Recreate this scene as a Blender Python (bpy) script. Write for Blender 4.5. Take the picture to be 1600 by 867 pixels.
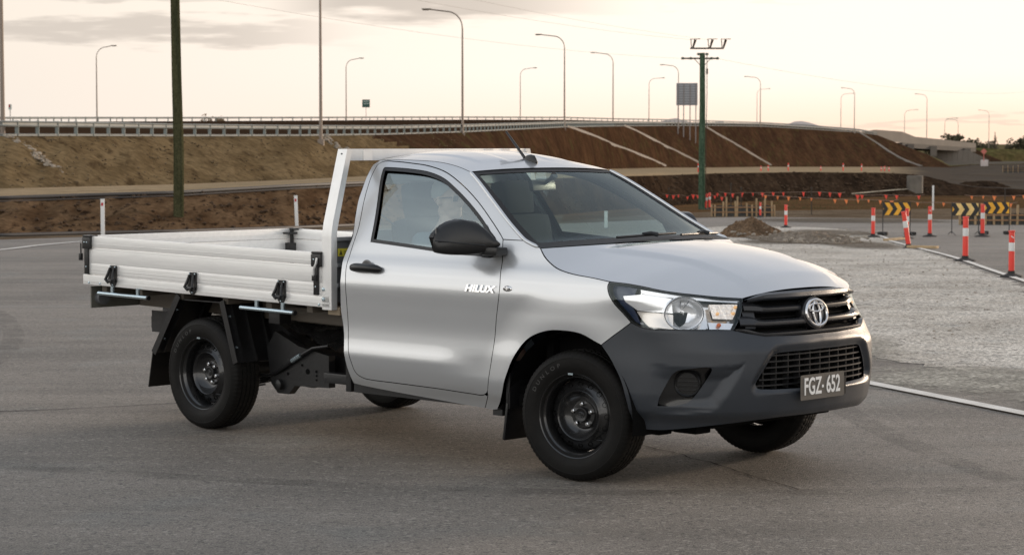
import bpy, bmesh, math, random
import numpy as np
from mathutils import Vector, Matrix
from mathutils.geometry import delaunay_2d_cdt
random.seed(7); np.random.seed(7)
SC = bpy.context.scene
COL = SC.collection
for o in list(bpy.data.objects): bpy.data.objects.remove(o)

# ------------------------------------------------------------------ camera
cam_d = bpy.data.cameras.new('camera'); cam = bpy.data.objects.new('camera', cam_d); COL.objects.link(cam)
cam.location = (0, 0, 1.7542); cam.rotation_euler = (math.radians(90 - 3.422), 0, 0)
cam_d.sensor_width = 36; cam_d.lens = 78.733; cam_d.clip_start = .1; cam_d.clip_end = 30000
cam_d.dof.use_dof = True; cam_d.dof.focus_distance = 12.4; cam_d.dof.aperture_fstop = 9
SC.camera = cam

# ------------------------------------------------------------------ sky
SUN_EL, SUN_AZ = math.radians(9), math.radians(48)     # azimuth from +Y towards +X: low, behind the truck, to the right
world = bpy.data.worlds.new('World'); SC.world = world; world.use_nodes = True
N = world.node_tree.nodes; L = world.node_tree.links; N.clear()
def wn(t, **k):
    n = N.new(t)
    for a, b in k.items(): setattr(n, a, b)
    return n
def wmath(op, a, b=None, c=None, clamp=False):
    n = N.new('ShaderNodeMath'); n.operation = op; n.use_clamp = clamp
    for i, v in enumerate((a, b, c)):
        if v is None: continue
        if isinstance(v, (int, float)): n.inputs[i].default_value = v
        else: L.new(v, n.inputs[i])
    return n.outputs[0]
def wmix(f, a, b):
    n = N.new('ShaderNodeMix'); n.data_type = 'RGBA'
    for i, v in ((0, f), (6, a), (7, b)):
        if isinstance(v, (int, float)): n.inputs[i].default_value = v
        elif isinstance(v, tuple): n.inputs[i].default_value = v
        else: L.new(v, n.inputs[i])
    return n.outputs[2]
def wrange(v, a, b, c=0., d=1., smooth=True):
    n = N.new('ShaderNodeMapRange'); n.interpolation_type = 'SMOOTHSTEP' if smooth else 'LINEAR'
    L.new(v, n.inputs[0])
    for i, q in enumerate((a, b, c, d)): n.inputs[i + 1].default_value = q
    return n.outputs[0]
sky = wn('ShaderNodeTexSky', sky_type='NISHITA', sun_disc=False)
sky.sun_elevation = SUN_EL; sky.sun_rotation = SUN_AZ; sky.air_density = 1.2; sky.dust_density = 3.0
tc = wn('ShaderNodeTexCoord'); sep = wn('ShaderNodeSeparateXYZ'); L.new(tc.outputs['Generated'], sep.inputs[0])
X, Y, Z = sep.outputs
el = wmath('MAXIMUM', Z, 0.0)
sunw = wmath('ADD', wmath('MULTIPLY', X, math.sin(SUN_AZ)), wmath('MULTIPLY', Y, math.cos(SUN_AZ)))
toward = wrange(sunw, -.5, .42)
front = wmix(wrange(sunw, .42, .80), (5.5, 4.95, 4.4, 1), (6.9, 6.1, 5.45, 1))
# thin high cloud: cream round the sun, cooler overhead and behind
low = wmix(toward, (10.0, 9.6, 9.1, 1), front)
high = wmix(toward, (3.4, 3.8, 4.3, 1), (3.1, 3.3, 3.7, 1))
veil = wmix(wmix(toward, wrange(el, .22, .80), wrange(el, .09, .50)), low, high)
# peach band on the horizon
hz = wmath('MULTIPLY', wrange(el, .035, .0), wrange(sunw, .45, .85))
veil = wmix(wmath('MULTIPLY', hz, .8), veil, (6.6, 4.6, 3.3, 1))
# soft large cloud structure
mp = wn('ShaderNodeMapping'); mp.inputs['Scale'].default_value = (2.2, 2.2, 9); L.new(tc.outputs['Generated'], mp.inputs[0])
n1 = wn('ShaderNodeTexNoise'); n1.inputs['Scale'].default_value = 1.6; n1.inputs['Detail'].default_value = 6; L.new(mp.outputs[0], n1.inputs[0])
veil = wmix(wmath('MULTIPLY', wrange(n1.outputs[0], .42, .62), wmath('MULTIPLY', wrange(el, .08, .25), .50)), veil, (2.9, 3.1, 3.5, 1))
# grey streaks of stratus low in front
mp2 = wn('ShaderNodeMapping'); mp2.inputs['Scale'].default_value = (16, 3, 130); mp2.inputs['Location'].default_value = (1.2, 0, 0); L.new(tc.outputs['Generated'], mp2.inputs[0])
n2 = wn('ShaderNodeTexNoise'); n2.inputs['Scale'].default_value = 1.0; n2.inputs['Detail'].default_value = 5; n2.inputs['Roughness'].default_value = .55; L.new(mp2.outputs[0], n2.inputs[0])
nz = wmath('MULTIPLY', wmath('SUBTRACT', n2.outputs[0], .5), .030)
zz = wmath('ADD', Z, nz)
def streak(z0, hw, x0, x1, amt):
    a = wrange(wmath('ABSOLUTE', wmath('SUBTRACT', zz, z0)), hw, hw * .25)
    b = wmath('MULTIPLY', wrange(X, x0 - .03, x0 + .02), wrange(X, x1 + .04, x1 - .05))
    return wmath('MULTIPLY', wmath('MULTIPLY', a, b), amt)
c = wmath('MAXIMUM', streak(.0490, .0065, -.40, -.085, .62), streak(.0625, .0100, -.09, .03, .75))
c = wmath('MAXIMUM', c, streak(.0655, .0035, -.42, -.12, .5))
c = wmath('MAXIMUM', c, streak(.0620, .002, .083, .11, .35))
c = wmath('MAXIMUM', c, streak(.0095, .0022, .15, .34, .30))
veil = wmix(c, veil, (3.0, 2.7, 2.5, 1))
final = wmix(.90, sky.outputs[0], veil)
# below the horizon: land colour (only seen where the land sheet ends)
final = wmix(wrange(Z, -.004, -.02), final, (1.2, 1.0, .85, 1))
bg = wn('ShaderNodeBackground'); bg.inputs[1].default_value = .15; L.new(final, bg.inputs[0])
wo = wn('ShaderNodeOutputWorld'); L.new(bg.outputs[0], wo.inputs[0])

# ------------------------------------------------------------------ sun
sd = bpy.data.lights.new('sun', 'SUN'); sun = bpy.data.objects.new('sun', sd); COL.objects.link(sun)
sd.energy = 2.0; sd.angle = math.radians(8); sd.color = (1, .80, .62)
dirv = Vector((math.sin(SUN_AZ) * math.cos(SUN_EL), math.cos(SUN_AZ) * math.cos(SUN_EL), math.sin(SUN_EL)))
sun.rotation_euler = dirv.to_track_quat('Z', 'Y').to_euler()
SC.view_settings.view_transform = 'Standard'; SC.view_settings.look = 'None'
SC.view_settings.exposure = .32; SC.view_settings.gamma = 1
SC.render.resolution_x = 1024; SC.render.resolution_y = 554

# ------------------------------------------------------------------ materials
MATS = {}
def mat(name, col, rough=.6, metal=0., coat=0., var=0., vscale=4., bump=0., bscale=60., col2=None, emit=None, spec=.5, stretch=(1,1,1), detail=6., coords='Object'):
    if name in MATS: return MATS[name]
    m = bpy.data.materials.new(name); m.use_nodes = True; t = m.node_tree; b = t.nodes['Principled BSDF']
    b.inputs['Roughness'].default_value = rough; b.inputs['Metallic'].default_value = metal
    b.inputs['Coat Weight'].default_value = coat; b.inputs['Coat Roughness'].default_value = .03
    b.inputs['Specular IOR Level'].default_value = spec
    c = tuple(col) + (1,)
    b.inputs['Base Color'].default_value = c
    tcn = t.nodes.new('ShaderNodeTexCoord'); mpn = t.nodes.new('ShaderNodeMapping'); mpn.inputs['Scale'].default_value = stretch
    t.links.new(tcn.outputs[coords], mpn.inputs[0])
    if var or col2:
        n = t.nodes.new('ShaderNodeTexNoise'); n.inputs['Scale'].default_value = vscale; n.inputs['Detail'].default_value = detail; n.inputs['Roughness'].default_value = .62
        t.links.new(mpn.outputs[0], n.inputs[0])
        r = t.nodes.new('ShaderNodeMapRange'); r.inputs[1].default_value = .32; r.inputs[2].default_value = .68
        t.links.new(n.outputs[0], r.inputs[0])
        x = t.nodes.new('ShaderNodeMix'); x.data_type = 'RGBA'
        t.links.new(r.outputs[0], x.inputs[0])
        if col2: x.inputs[6].default_value = c; x.inputs[7].default_value = tuple(col2) + (1,)
        else:
            x.inputs[6].default_value = tuple(v * (1 - var) for v in col) + (1,); x.inputs[7].default_value = tuple(min(1, v * (1 + var)) for v in col) + (1,)
        t.links.new(x.outputs[2], b.inputs['Base Color'])
    if bump:
        n = t.nodes.new('ShaderNodeTexNoise'); n.inputs['Scale'].default_value = bscale; n.inputs['Detail'].default_value = 4
        t.links.new(mpn.outputs[0], n.inputs[0])
        bp = t.nodes.new('ShaderNodeBump'); bp.inputs['Strength'].default_value = min(1, bump); bp.inputs['Distance'].default_value = .01
        t.links.new(n.outputs[0], bp.inputs['Height']); t.links.new(bp.outputs[0], b.inputs['Normal'])
    if emit:
        b.inputs['Emission Color'].default_value = tuple(emit[:3]) + (1,); b.inputs['Emission Strength'].default_value = emit[3]
    MATS[name] = m; return m
def glass(name, tint, refl, rough=0.0):
    m = bpy.data.materials.new(name); m.use_nodes = True; t = m.node_tree; t.nodes.clear()
    tr = t.nodes.new('ShaderNodeBsdfTransparent'); tr.inputs[0].default_value = tuple(tint) + (1,)
    gl = t.nodes.new('ShaderNodeBsdfGlossy'); gl.inputs['Roughness'].default_value = rough; gl.inputs[0].default_value = (.86, .98, 1, 1)
    ge = t.nodes.new('ShaderNodeNewGeometry'); dt = t.nodes.new('ShaderNodeVectorMath'); dt.operation = 'DOT_PRODUCT'
    t.links.new(ge.outputs['Normal'], dt.inputs[0]); t.links.new(ge.outputs['Incoming'], dt.inputs[1])
    def mth(op, x, y=None, z=None):
        q = t.nodes.new('ShaderNodeMath'); q.operation = op
        for i, w in enumerate((x, y, z)):
            if w is None: continue
            if isinstance(w, (int, float)): q.inputs[i].default_value = w
            else: t.links.new(w, q.inputs[i])
        return q
    # Schlick reflectance, the same from either face of the thin sheet
    f5 = mth('POWER', mth('SUBTRACT', 1.0, mth('ABSOLUTE', dt.outputs['Value']).outputs[0]).outputs[0], 5.0)
    a = mth('MULTIPLY_ADD', f5.outputs[0], .65, .045 + refl); a.use_clamp = True
    mx = t.nodes.new('ShaderNodeMixShader'); o = t.nodes.new('ShaderNodeOutputMaterial')
    t.links.new(a.outputs[0], mx.inputs[0]); t.links.new(tr.outputs[0], mx.inputs[1]); t.links.new(gl.outputs[0], mx.inputs[2]); t.links.new(mx.outputs[0], o.inputs[0])
    MATS[name] = m; return m

# ------------------------------------------------------------------ object helpers
def tag(o, label=None, cat=None, group=None, kind=None):
    if label: o['label'] = label
    if cat: o['category'] = cat
    if group: o['group'] = group
    if kind: o['kind'] = kind
    return o
def empty(name, loc=(0, 0, 0), rz=0., label=None, cat=None, group=None):
    o = bpy.data.objects.new(name, None); COL.objects.link(o); o.location = loc; o.rotation_euler = (0, 0, rz)
    o.empty_display_size = .1
    return tag(o, label, cat, group)
def link_mesh(name, me, m, parent=None):
    o = bpy.data.objects.new(name, me); COL.objects.link(o)
    if m is not None and not me.materials: me.materials.append(m)
    if parent is not None: o.parent = parent
    return o
def mesh(name, v, f, m, parent=None, smooth=True, normals=None, sharp=None):
    me = bpy.data.meshes.new(name)
    me.from_pydata([tuple(map(float, p)) for p in v], [], [tuple(map(int, q)) for q in f]); me.update()
    if smooth: me.polygons.foreach_set('use_smooth', [True] * len(me.polygons))
    if normals is not None: me.normals_split_custom_set_from_vertices([tuple(map(float, n)) for n in normals])
    elif sharp: me.set_sharp_from_angle(angle=math.radians(sharp))
    return link_mesh(name, me, m, parent)
def copy_tree(o, parent=None):
    kids = [c for c in bpy.data.objects if c.parent == o]
    c = o.copy(); COL.objects.link(c); c.parent = parent
    for k in kids: copy_tree(k, c)
    return c
class MB:
    """collects boxes, tubes, lathes and prisms into one mesh"""
    def __init__(s): s.v = []; s.f = []
    def add(s, v, f):
        n = len(s.v); s.v += [tuple(map(float, p)) for p in v]; s.f += [tuple(i + n for i in q) for q in f]; return s
    def box(s, c, d, rot=None, bev=0.):
        x, y, z = d[0] / 2, d[1] / 2, d[2] / 2
        if bev > 0:
            bm = bmesh.new(); bmesh.ops.create_cube(bm, size=1)
            for v in bm.verts: v.co = Vector((v.co.x * d[0], v.co.y * d[1], v.co.z * d[2]))
            bmesh.ops.bevel(bm, geom=bm.edges[:], offset=bev, segments=2, affect='EDGES', profile=.7)
            bm.verts.index_update()
            V = [v.co.copy() for v in bm.verts]; F = [[v.index for v in f.verts] for f in bm.faces]; bm.free()
        else:
            V = [Vector((a * x, b * y, q * z)) for a in (-1, 1) for b in (-1, 1) for q in (-1, 1)]
            F = [(0, 1, 3, 2), (4, 6, 7, 5), (0, 4, 5, 1), (2, 3, 7, 6), (0, 2, 6, 4), (1, 5, 7, 3)]
        if rot is not None:
            if not isinstance(rot, Matrix): rot = Matrix.Rotation(rot[2], 3, 'Z') @ Matrix.Rotation(rot[1], 3, 'Y') @ Matrix.Rotation(rot[0], 3, 'X')
            V = [rot @ q for q in V]
        return s.add([q + Vector(c) for q in V], F)
    def b2(s, lo, hi, bev=0.):
        return s.box([(a + b) / 2 for a, b in zip(lo, hi)], [abs(b - a) for a, b in zip(lo, hi)], bev=bev)
    def tube(s, pts, r, n=10, cap=True, flat=1.):
        pts = [Vector(p) for p in pts]; rr = r if isinstance(r, (list, tuple)) else [r] * len(pts)
        T = []
        for i in range(len(pts)):
            a = pts[max(i - 1, 0)]; b = pts[min(i + 1, len(pts) - 1)]; T.append((b - a).normalized())
        up = Vector((0, 0, 1)) if abs(T[0].z) < .9 else Vector((1, 0, 0))
        V = []; F = []
        for i, p in enumerate(pts):
            u = T[i].cross(up)
            if u.length < 1e-4: u = T[i].cross(Vector((1, 0, 0)))
            u.normalize(); w = u.cross(T[i]).normalized()
            if i: up = w
            for k in range(n):
                a = 2 * math.pi * k / n; V.append(p + (u * math.cos(a) + w * math.sin(a) * flat) * rr[i])
        for i in range(len(pts) - 1):
            for k in range(n):
                F.append((i * n + k, i * n + (k + 1) % n, (i + 1) * n + (k + 1) % n, (i + 1) * n + k))
        if cap: F.append(tuple(range(n))[::-1]); F.append(tuple((len(pts) - 1) * n + k for k in range(n)))
        return s.add(V, F)
    def lathe(s, prof, n=48, axis='Y', c=(0, 0, 0), closed=False, M=None):
        """prof: (radius, along)"""
        V = []; F = []
        for r, a in prof:
            for k in range(n):
                t = 2 * math.pi * k / n; p = (r * math.cos(t), a, r * math.sin(t))
                if axis == 'Z': p = (p[0], p[2], a)
                if axis == 'X': p = (a, r * math.cos(t), r * math.sin(t))
                p = Vector(p)
                if M is not None: p = M @ p
                V.append(p + Vector(c))
        m = len(prof)
        for i in range(m if closed else m - 1):
            for k in range(n):
                j = (i + 1) % m
                F.append((i * n + k, i * n + (k + 1) % n, j * n + (k + 1) % n, j * n + k))
        return s.add(V, F)
    def prism(s, poly, depth, M):
        """poly in the local xy plane, extruded along local z by depth, placed by M"""
        n = len(poly); V = [M @ Vector((p[0], p[1], 0)) for p in poly] + [M @ Vector((p[0], p[1], depth)) for p in poly]
        F = [tuple(range(n))[::-1], tuple(range(n, 2 * n))] + [(i, (i + 1) % n, n + (i + 1) % n, n + i) for i in range(n)]
        return s.add(V, F)
    def build(s, name, m, parent=None, smooth=True, angle=35):
        me = bpy.data.meshes.new(name); me.from_pydata(s.v, [], s.f); me.update()
        bm = bmesh.new(); bm.from_mesh(me); bmesh.ops.recalc_face_normals(bm, faces=bm.faces[:]); bm.to_mesh(me); bm.free()
        if smooth:
            me.polygons.foreach_set('use_smooth', [True] * len(me.polygons)); me.set_sharp_from_angle(angle=math.radians(angle))
        return link_mesh(name, me, m, parent)
def text_mesh(name, txt, size, m, parent, M, ext=.002, sx=1., shear=0., bold=0.):
    cu = bpy.data.curves.new(name, 'FONT'); cu.body = txt; cu.size = size; cu.extrude = ext; cu.align_x = 'CENTER'; cu.align_y = 'CENTER'; cu.shear = shear
    cu.offset = bold; cu.resolution_u = 4
    o = bpy.data.objects.new(name, cu); COL.objects.link(o)
    dg = bpy.context.evaluated_depsgraph_get(); me = bpy.data.meshes.new_from_object(o.evaluated_get(dg)); bpy.data.objects.remove(o)
    me.materials.clear()
    me.transform(M @ Matrix.Diagonal((sx, 1, 1, 1)))
    return link_mesh(name, me, m, parent)
def axes(o, x, y, z):
    """4x4 with local axes x, y, z at origin o"""
    x, y, z = Vector(x).normalized(), Vector(y).normalized(), Vector(z).normalized()
    return Matrix(((x.x, y.x, z.x, o[0]), (x.y, y.y, z.y, o[1]), (x.z, y.z, z.z, o[2]), (0, 0, 0, 1)))
def crv(xs, ys):
    """smooth monotone-ish cubic (PCHIP) through table"""
    xs=np.array(xs,float); ys=np.array(ys,float)
    h=np.diff(xs); dl=np.diff(ys)/h
    m=np.zeros(len(xs)); m[0]=dl[0]; m[-1]=dl[-1]
    for i in range(1,len(xs)-1):
        if dl[i-1]*dl[i]>0:
            w1=2*h[i]+h[i-1]; w2=h[i]+2*h[i-1]
            m[i]=(w1+w2)/(w1/dl[i-1]+w2/dl[i])
    def f(x):
        x=np.clip(np.asarray(x,float),xs[0],xs[-1])
        i=np.clip(np.searchsorted(xs,x,side='right')-1,0,len(h)-1)
        t=(x-xs[i])/h[i]
        return (ys[i]*(1+2*t)*(1-t)**2+m[i]*h[i]*t*(1-t)**2+ys[i+1]*t*t*(3-2*t)+m[i+1]*h[i]*t*t*(t-1))
    return f
def sm(a,b,x):
    t=np.clip((np.asarray(x,float)-a)/(b-a),0,1); return t*t*(3-2*t)
# plan curve of the body, from the nose centre round the corner and back along the side
_pl=np.array([(1.0,0),(.997,.12),(.985,.25),(.962,.38),(.92,.49),(.861,.597),(.776,.688),(.682,.757),(.566,.812),(.43,.852),(.25,.876),(0,.884),(-.5,.885),(-1.2,.885),(-2.4,.885)])
_s=np.concatenate([[0],np.cumsum(np.hypot(*np.diff(_pl,axis=0).T))])
PX=crv(_s,_pl[:,0]); PY=crv(_s,_pl[:,1])
WZ=crv([.25,.36,.42,.50,.60,.72,.85,.95,1.02,1.07,1.12,1.20,1.35,1.50,1.58,1.62,1.66],
       [.80,.835,.862,.876,.876,.872,.878,.884,.874,.858,.832,.797,.722,.641,.590,.555,.50])
FZ=crv([.22,.30,.38,.47,.60,.70,.78,.86,.95,1.02,1.08,1.15],[-.12,-.06,-.015,0,.012,.008,-.03,-.075,-.115,-.15,-.21,-.30])
def body(s,z):
    """(s,z) -> x, halfwidth, z on the outer skin"""
    s=np.asarray(s,float); z=np.asarray(z,float)
    px=PX(s); py=PY(s)
    fw=sm(.35,.92,px)
    x=px+FZ(z)*fw
    w=WZ(z)
    y=py/.885*w
    y=y*(1-.04*sm(.80,.92,z)*sm(.40,.60,px))
    r=np.hypot(x-0,z-.343)
    fl=.017*(1-sm(.44,.68,r))
    # flare fades out to the front corner
    y=y+fl*(1-sm(.45,.8,px))
    # soft pressed swage low on the door
    y=y+.014*np.exp(-((z-.555)/.050)**2)*sm(-.70,-.95,x)*0+.009*np.exp(-((z-.555)/.052)**2)*(1-sm(-1.0,-.66,x))*sm(.44,.50,z)
    return x,y,z+0*s
SMAX=_s[-1]
def s_of_x(x):
    ss=np.linspace(0,SMAX,3000); return np.interp(-x,-PX(ss),ss)
# outlines of the body panels on the skin, (arc from nose centre, height)
TR = {
 'gap_front': [(2.132,1.242),(2.103,1.171),(2.079,1.103),(2.056,0.979),(2.085,0.821),(2.116,0.612),(2.145,0.468)],
 'gap_bottom': [(2.145,0.468),(2.164,0.422),(2.204,0.403),(2.302,0.403),(2.55,0.411),(2.907,0.417),(3.093,0.42),(3.151,0.425),(3.204,0.445),(3.225,0.47)],
 'gap_rear': [(3.225,0.47),(3.262,0.586),(3.275,0.756),(3.28,0.877),(3.283,0.968),(3.296,1.058),(3.302,1.14),(3.304,1.27),(3.341,1.414),(3.365,1.536),(3.373,1.609)],
 'gap_top': [(3.373,1.609),(3.378,1.635),(3.354,1.649),(3.251,1.649),(3.1,1.64),(2.944,1.626),(2.77,1.592),(2.593,1.524),(2.423,1.437),(2.267,1.338),(2.164,1.267),(2.132,1.242)],
 'win_bottom': [(3.161,1.197),(2.839,1.177),(2.632,1.163),(2.429,1.151),(2.272,1.149),(2.185,1.143)],
 'win_front': [(2.185,1.143),(2.156,1.154),(2.151,1.182),(2.182,1.236),(2.246,1.279),(2.341,1.344),(2.489,1.431),(2.63,1.502),(2.764,1.558),(2.913,1.592),(3.058,1.606),(3.169,1.612),(3.272,1.615)],
 'win_rear': [(3.272,1.615),(3.302,1.612),(3.296,1.592),(3.28,1.553),(3.222,1.409),(3.185,1.295),(3.161,1.197)],
 'ws_side': [(1.968,1.239),(2.127,1.329),(2.296,1.434),(2.479,1.544),(2.579,1.595)],
 'ws_low': [(1.841,1.205),(1.902,1.219),(1.968,1.239)],
 'roof': [(2.582,1.598),(2.693,1.623),(2.804,1.64),(2.929,1.652),(3.053,1.657),(3.209,1.66),(3.317,1.66),(3.394,1.657)],
 'rear': [(3.394,1.657),(3.418,1.632),(3.41,1.598),(3.407,1.55),(3.399,1.482),(3.394,1.428),(3.365,1.329),(3.328,1.214),(3.344,1.112),(3.331,1.021),(3.328,0.931),(3.333,0.809),(3.312,0.688),(3.299,0.569),(3.28,0.473),(3.254,0.386)],
 'sill': [(3.254,0.386),(3.172,0.377),(2.91,0.36),(2.582,0.343),(2.309,0.329),(2.222,0.326)],
 'fbot': [(2.222,0.326),(2.164,0.323),(2.119,0.329)],
 'arch': [(2.119,0.329),(2.045,0.414),(1.995,0.527),(1.942,0.626),(1.847,0.725),(1.717,0.776),(1.593,0.787),(1.468,0.778),(1.373,0.744),(1.331,0.728)],
 'arch_b': [(1.331,0.728),(1.262,0.651),(1.198,0.538),(1.172,0.411),(1.19,0.304)],
 'fb': [(1.331,0.728),(1.153,0.852)],
 'hl_rear': [(1.296,1.052),(1.304,1.033),(1.296,1.002),(1.257,0.948),(1.201,0.897),(1.153,0.852)],
 'hl_bot': [(1.153,0.852),(1.103,0.832),(1.037,0.821),(0.907,0.821),(0.767,0.821),(0.656,0.821),(0.579,0.818)],
 'hl_in': [(0.579,0.818),(0.553,0.843),(0.526,0.874),(0.5,0.917),(0.479,0.956),(0.471,0.973)],
 'hl_top': [(0.471,0.973),(0.606,0.982),(0.722,0.993),(0.849,1.004),(0.995,1.019),(1.093,1.036),(1.193,1.047),(1.296,1.052)],
 'hoodline': [(1.841,1.205),(1.786,1.157),(1.69,1.109),(1.608,1.089),(1.532,1.078),(1.413,1.067),(1.296,1.052)],
 'gr_bot': [(0.579,0.818),(0.521,0.804),(0.421,0.79),(0.161,0.781),(0.037,0.781)],
 'trim_low': [(0.476,0.956),(0.41,0.965),(0.315,0.968),(0.151,0.968),(0.0,0.962)],
 'trim_top': [(0.471,0.973),(0.41,0.996),(0.302,0.996),(0.135,0.999),(0.0,0.993)],
 'bump_bot': [(1.19,0.304),(1.032,0.298),(0.847,0.312),(0.635,0.335),(0.362,0.363),(0.069,0.366)],
 'intake_l': [(0.04,0.501),(0.265,0.513),(0.434,0.518),(0.481,0.524),(0.492,0.544),(0.476,0.575),(0.421,0.651),(0.384,0.691),(0.336,0.702),(0.246,0.705),(0.114,0.705)],
 'fog': [(1.008,0.436),(0.997,0.476),(0.968,0.541),(0.942,0.589),(0.91,0.615),(0.857,0.626),(0.741,0.631),(0.759,0.586),(0.794,0.527),(0.836,0.468),(0.862,0.451),(0.936,0.436),(1.008,0.436)],
 'crease1': [(1.071,0.685),(0.905,0.637),(0.73,0.643),(0.585,0.657),(0.558,0.674),(0.524,0.728),(0.5,0.753),(0.511,0.773)],
 'crease2': [(1.101,0.411),(0.907,0.394),(0.714,0.405),(0.643,0.462),(0.566,0.583),(0.458,0.694),(0.373,0.722),(0.161,0.733)],
 'fog_c': [(0.865,0.55),(0.915,0.547),(0.807,0.55),(0.865,0.6),(0.86,0.493)],
}
# ------------------------------------------------------------------ truck skin panels
def pip(P, poly):
    """points in polygon, P (n,2)"""
    x, y = P[:, 0], P[:, 1]; q = np.asarray(poly); a = q; b = np.roll(q, -1, 0); r = np.zeros(len(P), bool)
    for (x1, y1), (x2, y2) in zip(a, b):
        c = ((y1 > y) != (y2 > y))
        with np.errstate(divide='ignore', invalid='ignore'): xx = (x2 - x1) * (y - y1) / (y2 - y1 + 1e-15) + x1
        r ^= c & (x < xx)
    return r
def segdist(P, poly, closed=True):
    q = np.asarray(poly, float); a = q if closed else q[:-1]; b = np.roll(q, -1, 0) if closed else q[1:]
    d = np.full(len(P), 1e9)
    for p1, p2 in zip(a, b):
        e = p2 - p1; t = np.clip(((P - p1) @ e) / (e @ e + 1e-12), 0, 1); d = np.minimum(d, np.hypot(*(P - p1 - t[:, None] * e).T))
    return d
def sdf(P, poly):
    d = segdist(P, poly); return np.where(pip(P, poly), -d, d)
def smooth_chain(pts, step=.02):
    p = np.asarray(pts, float)
    if len(p) == 2:
        n = max(1, int(np.hypot(*(p[1] - p[0])) / step)); return [tuple(p[0] + (p[1] - p[0]) * i / n) for i in range(n + 1)]
    out = []; q = np.vstack([2 * p[0] - p[1], p, 2 * p[-1] - p[-2]])
    for i in range(1, len(q) - 2):
        p0, p1, p2, p3 = q[i - 1:i + 3]; n = max(1, int(np.ceil(np.hypot(*(p2 - p1)) / step)))
        k = [0.]
        for a, b in ((p0, p1), (p1, p2), (p2, p3)): k.append(k[-1] + max(1e-4, np.hypot(*(b - a))) ** .5)
        for j in range(n):
            t = k[1] + (k[2] - k[1]) * j / n
            A1 = (k[1] - t) / (k[1] - k[0]) * p0 + (t - k[0]) / (k[1] - k[0]) * p1
            A2 = (k[2] - t) / (k[2] - k[1]) * p1 + (t - k[1]) / (k[2] - k[1]) * p2
            A3 = (k[3] - t) / (k[3] - k[2]) * p2 + (t - k[2]) / (k[3] - k[2]) * p3
            B1 = (k[2] - t) / (k[2] - k[0]) * A1 + (t - k[0]) / (k[2] - k[0]) * A2
            B2 = (k[3] - t) / (k[3] - k[1]) * A2 + (t - k[1]) / (k[3] - k[1]) * A3
            out.append(tuple((k[2] - t) / (k[2] - k[1]) * B1 + (t - k[1]) / (k[2] - k[1]) * B2))
    out.append(tuple(p[-1])); return out
def chain(*names, step=.02):
    """join traced chains into a closed outline; '-name' runs backwards; a list of points is taken as is"""
    out = []
    for n in names:
        if isinstance(n, str):
            rev = n.startswith('-'); c = smooth_chain(TR[n.lstrip('-')], step)
            if rev: c = c[::-1]
        else: c = list(n)
        if out and np.hypot(out[-1][0] - c[0][0], out[-1][1] - c[0][1]) < .004: c = c[1:]
        out += c
    if np.hypot(out[-1][0] - out[0][0], out[-1][1] - out[0][1]) < .004: out.pop()
    return out
def area(p): p = np.asarray(p); q = np.roll(p, -1, 0); return .5 * np.sum(p[:, 0] * q[:, 1] - q[:, 0] * p[:, 1])
def inset(poly, d):
    p = np.asarray(poly, float); s = 1 if area(p) > 0 else -1
    e = np.roll(p, -1, 0) - p; e /= np.hypot(*e.T)[:, None] + 1e-12; n = np.stack([-e[:, 1], e[:, 0]], 1) * s
    m = n + np.roll(n, 1, 0); l = np.hypot(*m.T)[:, None]; m = m / np.maximum(l, 1e-6); c = np.clip((m * n).sum(1), .5, 1)[:, None]
    return [tuple(q) for q in p + m * d / c]
def mir(poly): return [(-s, z) for s, z in poly]
def skin(s, z):
    s = np.asarray(s, float); x, y, zz = body(np.abs(s), z); return np.stack([x, -np.sign(s + 1e-9) * y, zz], -1)
def displaced(disp):
    def f(s, z):
        return skin(s, z) + snormal(skin, s, z) * disp(np.asarray(s, float), np.asarray(z, float))[..., None]
    return f
def snormal(surf, s, z, h=.004):
    s = np.asarray(s, float); z = np.asarray(z, float)
    a = surf(s + h, z) - surf(s - h, z); b = surf(s, z + h) - surf(s, z - h)
    n = np.cross(b, a); n /= np.linalg.norm(n, axis=-1, keepdims=True) + 1e-12; return n
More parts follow.
